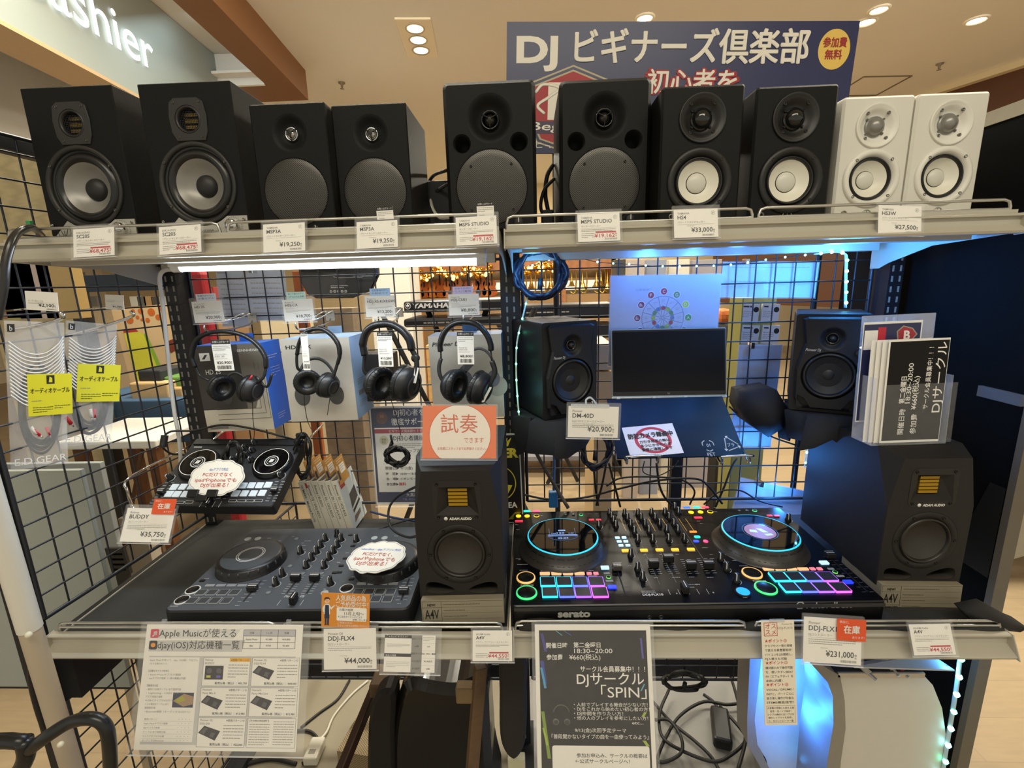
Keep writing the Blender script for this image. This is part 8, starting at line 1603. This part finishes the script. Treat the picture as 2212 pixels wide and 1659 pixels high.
b.poly([(14, -h+6), (78, -h+6), (60, -62), (46, -52), (14, -52)], .4, mat('#d8d23a', .5)); b.poly([(78, -h+6), (88, -h+6), (62, -54), (56, -60)], .6, mat('#8ab42f', .5)); b.poly([(14, -52), (46, -52), (42, -46), (14, -46)], .6, mat('#b0302c', .5)); b.poly([(98, -80), (118, -74), (124, -96), (104, -104)], .5, mat('#7a3218', .5)); b.build('carton', t)
boxat(372, 660, 392, 800, 3.05, .3, mat('#4a3a2c', .5), 'dark_upright', 'dark brown upright beside the picture carton', 'post', down=True); boxat(394, 665, 410, 740, 3.6, .2, mat('#c8641f', .5), 'orange_board', 'orange board behind the left post', 'board', down=True)
boxat(150, 588, 400, 632, 2.0, .05, mat('#1c2a3a', .5), 'dark_fascia', 'dark blue fascia board above the tables behind the side mesh', 'fascia'); 
t = bpy.data.objects['dark_fascia']; a = atY(148, 600, 2.0); b = MB(Matrix.Translation(-t.location)); b.box(a.x-.02, 2.0, 0, a.x+.03, 2.05, atY(148, 588, 2.0).z, mat('#17181c', .5)); b.build('fascia_post', t)
for i, (px, m_) in enumerate(((176, '#d6d2c8'), (200, '#7a756c'), (290, '#e2dccf'), (306, '#6e6a60'), (320, '#c9a06a'), (336, '#5a5248'), (352, '#cfc9bc'))): boxat(px-7, 640, px+7, 662, 4.4, .05, mat(m_, .6), 'picture_card', 'small picture card on the far ledge left of the post', 'picture', 'picture cards on the far ledge')
boxat(150, 662, 372, 690, 4.4, .3, mat('#d8bf98', .6), 'far_ledge', 'beige display ledge far behind the side mesh', 'ledge', down=True)
for i, (x0, x1, m_, lab) in enumerate(((-40, 14, '#8a5a30', 'brown strip pack at the far left edge behind the side mesh'), (16, 42, '#9a9a3a', 'olive strip pack behind the 2,100 tag'), (44, 62, '#5a6670', 'glossy grey strip pack behind the 2,100 tag'), (64, 100, '#b8a6a0', 'pinkish grey pack behind the 2,100 tag'), (102, 146, '#b0935a', 'kraft pack left of the dark fascia post'))): boxat(x0, 555, x1, 690, 1.45, .04, mat(m_, .4, coat=.3), 'hanging_pack', lab, 'package')
boxat(60, 1000, 215, 1400, 1.62, .02, mat('#8d9392', .7, var=.03), 'grey_board', 'grey board standing behind the left side mesh', 'board', down=True)
boxat(-60, 318, 92, 520, 2.12, .05, mat('#b8a880', .6, kind='wood', var=.1), 'plank_board', 'pale plank board behind the leftmost speaker', 'board', down=True)
boxat(285, 1120, 310, 1260, 1.9, .06, mat('#b8b0a0', .5), 'grey_post', 'grey post under the tables behind the side mesh', 'post', down=True)
t = thing('slotted_stand', 'black slotted plastic foot behind the 35,750 tag', 'stand', atY(262, 1240, 1.3)); b = MB(FRONT); b.prism([(-.03, 0), (.03, 0), (.024, .09), (-.036, .09)], -.01, 0, BLK, holes=[[(-.02, y), (.018, y), (.018, y+.007), (-.02, y+.007)] for y in (.012, .03, .048, .066)], holewall=.01); b.build('foot', t); b = MB(); b.box(-.02, .0, -t.location.z+.0, .02, .012, 0, BLK); b.build('leg', t)
# right bay background
c = Card((1606, 640), (1692, 646), (1596, 742), 1.6, 1.6); t = thing('headphone_display_stand', 'olive edged display stand of headphone packs behind the right mesh', 'display', (atY(1650, 740, 1.6).x, 1.6, 0)); o = t.location
a, c2 = atY(1588, 900, 1.6), atY(1692, 642, 1.6); b = MB(Matrix.Translation(-o)); b.box(a.x, 1.64, 0, c2.x, 1.7, c2.z, mat('#b9b56a', .6)); b.box(a.x-.004, 1.6, 0, a.x, 1.7, c2.z, mat('#8f8a4a', .6)); b.build('stand', t)
for i in range(4):
    x0 = 1604+(i % 2)*44; y0 = 656+(i//2)*46; c = Card((x0, y0), (x0+38, y0+1), (x0-2, y0+40), 1.625); t2 = thing('headphone_pack', 'white retail pack with a printed headphone on the olive display stand', 'package', mw=c.M, group='packs on the olive display stand'); b = c.mb(); b.prism([(0, -c.h), (c.w, -c.h), (c.w, 0), (0, 0)], -6, 0, mat('#dcd8cc', .5)); b.lines(3, -6, 24, 1, 4, INK, 3, .3, i); b.lines(3, -16, 26, 4, 4, INKG, 1.2, .3, i+3); b.lathe(31, -12, [(6, .3), (5, .6), (0, .6)], BLK, 14); b.build('pack', t2)
boxat(1556, 668, 1592, 700, 1.9, .1, mat('#c86a2a', .6), 'orange_bag', 'orange peaked bag behind the mesh right of the chord chart', 'bag', r=.02); boxat(1560, 700, 1598, 860, 1.85, .12, BLKM, 'black_bag', 'black bag behind the mesh right of the laptop', 'bag', r=.02, down=True)
boxat(1330, 560, 1352, 640, 3.6, .2, mat('#3a3a38', .5), 'dark_column', 'dark grey column behind the upper left of the chord chart', 'column', down=True)
for i, (x0, x1, m_, lab) in enumerate(((1355, 1392, '#b0a49a', 'greyish poster panel behind the first lamps of the string'), (1394, 1440, '#8a8fa0', 'blue grey poster panel behind the lamp string'), (1442, 1490, '#c9c4b4', 'pale poster panel behind the lamp string'), (1492, 1560, '#8f8a90', 'mauve grey poster panel behind the lamp string'))): boxat(x0, 560, x1, 640, 3.0+.05*i, .05, mat(m_, .6), 'poster_panel', lab, 'panel', down=True)
t = thing('grey_bench', 'pale grey bench beyond the right partition', 'bench', (2.35, 2.05, 0)); b = MB(); b.rbox(-.35, 0, .38, .6, .5, .46, .01, mat('#b8b4a8', .5)); b.build('seat', t); b = MB(); b.add([(-.33, .05, .4), (.1, .05, .4), (-.02, .05, .12), (-.3, .05, .02), (-.33, .09, .4), (.1, .09, .4), (-.02, .09, .12), (-.3, .09, .02)], [(3, 2, 1, 0), (4, 5, 6, 7), (0, 1, 5, 4), (1, 2, 6, 5), (2, 3, 7, 6), (3, 0, 4, 7)], mat('#aaa69a', .5)); b.build('leg', t)
b = MB(); b.box(-.3, .3, 0, .5, .34, .39, mat('#8a867c', .5)); b.build('rear_leg', t)
boxat(2195, 930, 2300, 1052, 2.6, .3, mat('#57504a', .6), 'dark_display_case', 'dark display block beyond the right partition', 'case', down=True)
# clutter behind the upper speakers
p, q = atY(922, 470, 1.18), atY(975, 388, 1.18); solo(MB().rbox(p.x, 1.18, ZU+.001, q.x, 1.24, q.z, .005, mat('#26272a', .5)), 'equipment_box', 'dark equipment box on the upper shelf in the gap between the speakers', 'box')
for i, (lab, P, rr) in enumerate((('black cable arching behind the left two-port speaker', [(925, 395, 1.2), (938, 378, 1.18), (965, 368, 1.15)], .004), ('second black cable below it behind the left two-port speaker', [(926, 430, 1.2), (945, 412, 1.18), (966, 398, 1.15)], .004), ('white lead behind the left two-port speaker', [(928, 420, 1.19), (935, 450, 1.17), (950, 470, 1.15), (972, 470, 1.14)], .0035), ('black cables hanging between the two tall speakers', [(1195, 355, 1.2), (1182, 380, 1.2), (1178, 420, 1.2), (1185, 460, 1.2)], .005), ('black lead looping between the two tall speakers', [(1198, 385, 1.18), (1176, 410, 1.18), (1168, 445, 1.18), (1176, 472, 1.18)], .004))): cable(lab, [A(*p) for p in P], rr, mat('#cfcabb', .5) if 'white' in lab else None)
solo(MB().rbox(*atY(1170, 485, 1.15), *(atY(1196, 452, 1.15)+Vector((0, .05, 0))), .003, mat('#1d1e22', .5)), 'power_tap', 'dark power tap between the two tall speakers', 'power tap')
p = atY(60, 500, 1.14); q = atY(95, 442, 1.14); b = MB(); b.rbox(-.945, 1.14, ZU+.001, -.945+.05, 1.2, q.z, .006, BLK); solo(b, 'cable_plug_block', 'black plug block with a green tab behind the leftmost speaker', 'plug'); b = MB(); b.rbox(*atY(56, 487, .995), *(atY(64, 476, .995)+Vector((0, .01, 0))), .001, mat('#2fa85a', .4)); o_ = b.build('green_tab'); o_.parent = bpy.data.objects['cable_plug_block']; o_.location = -Vector(bpy.data.objects['cable_plug_block'].location)
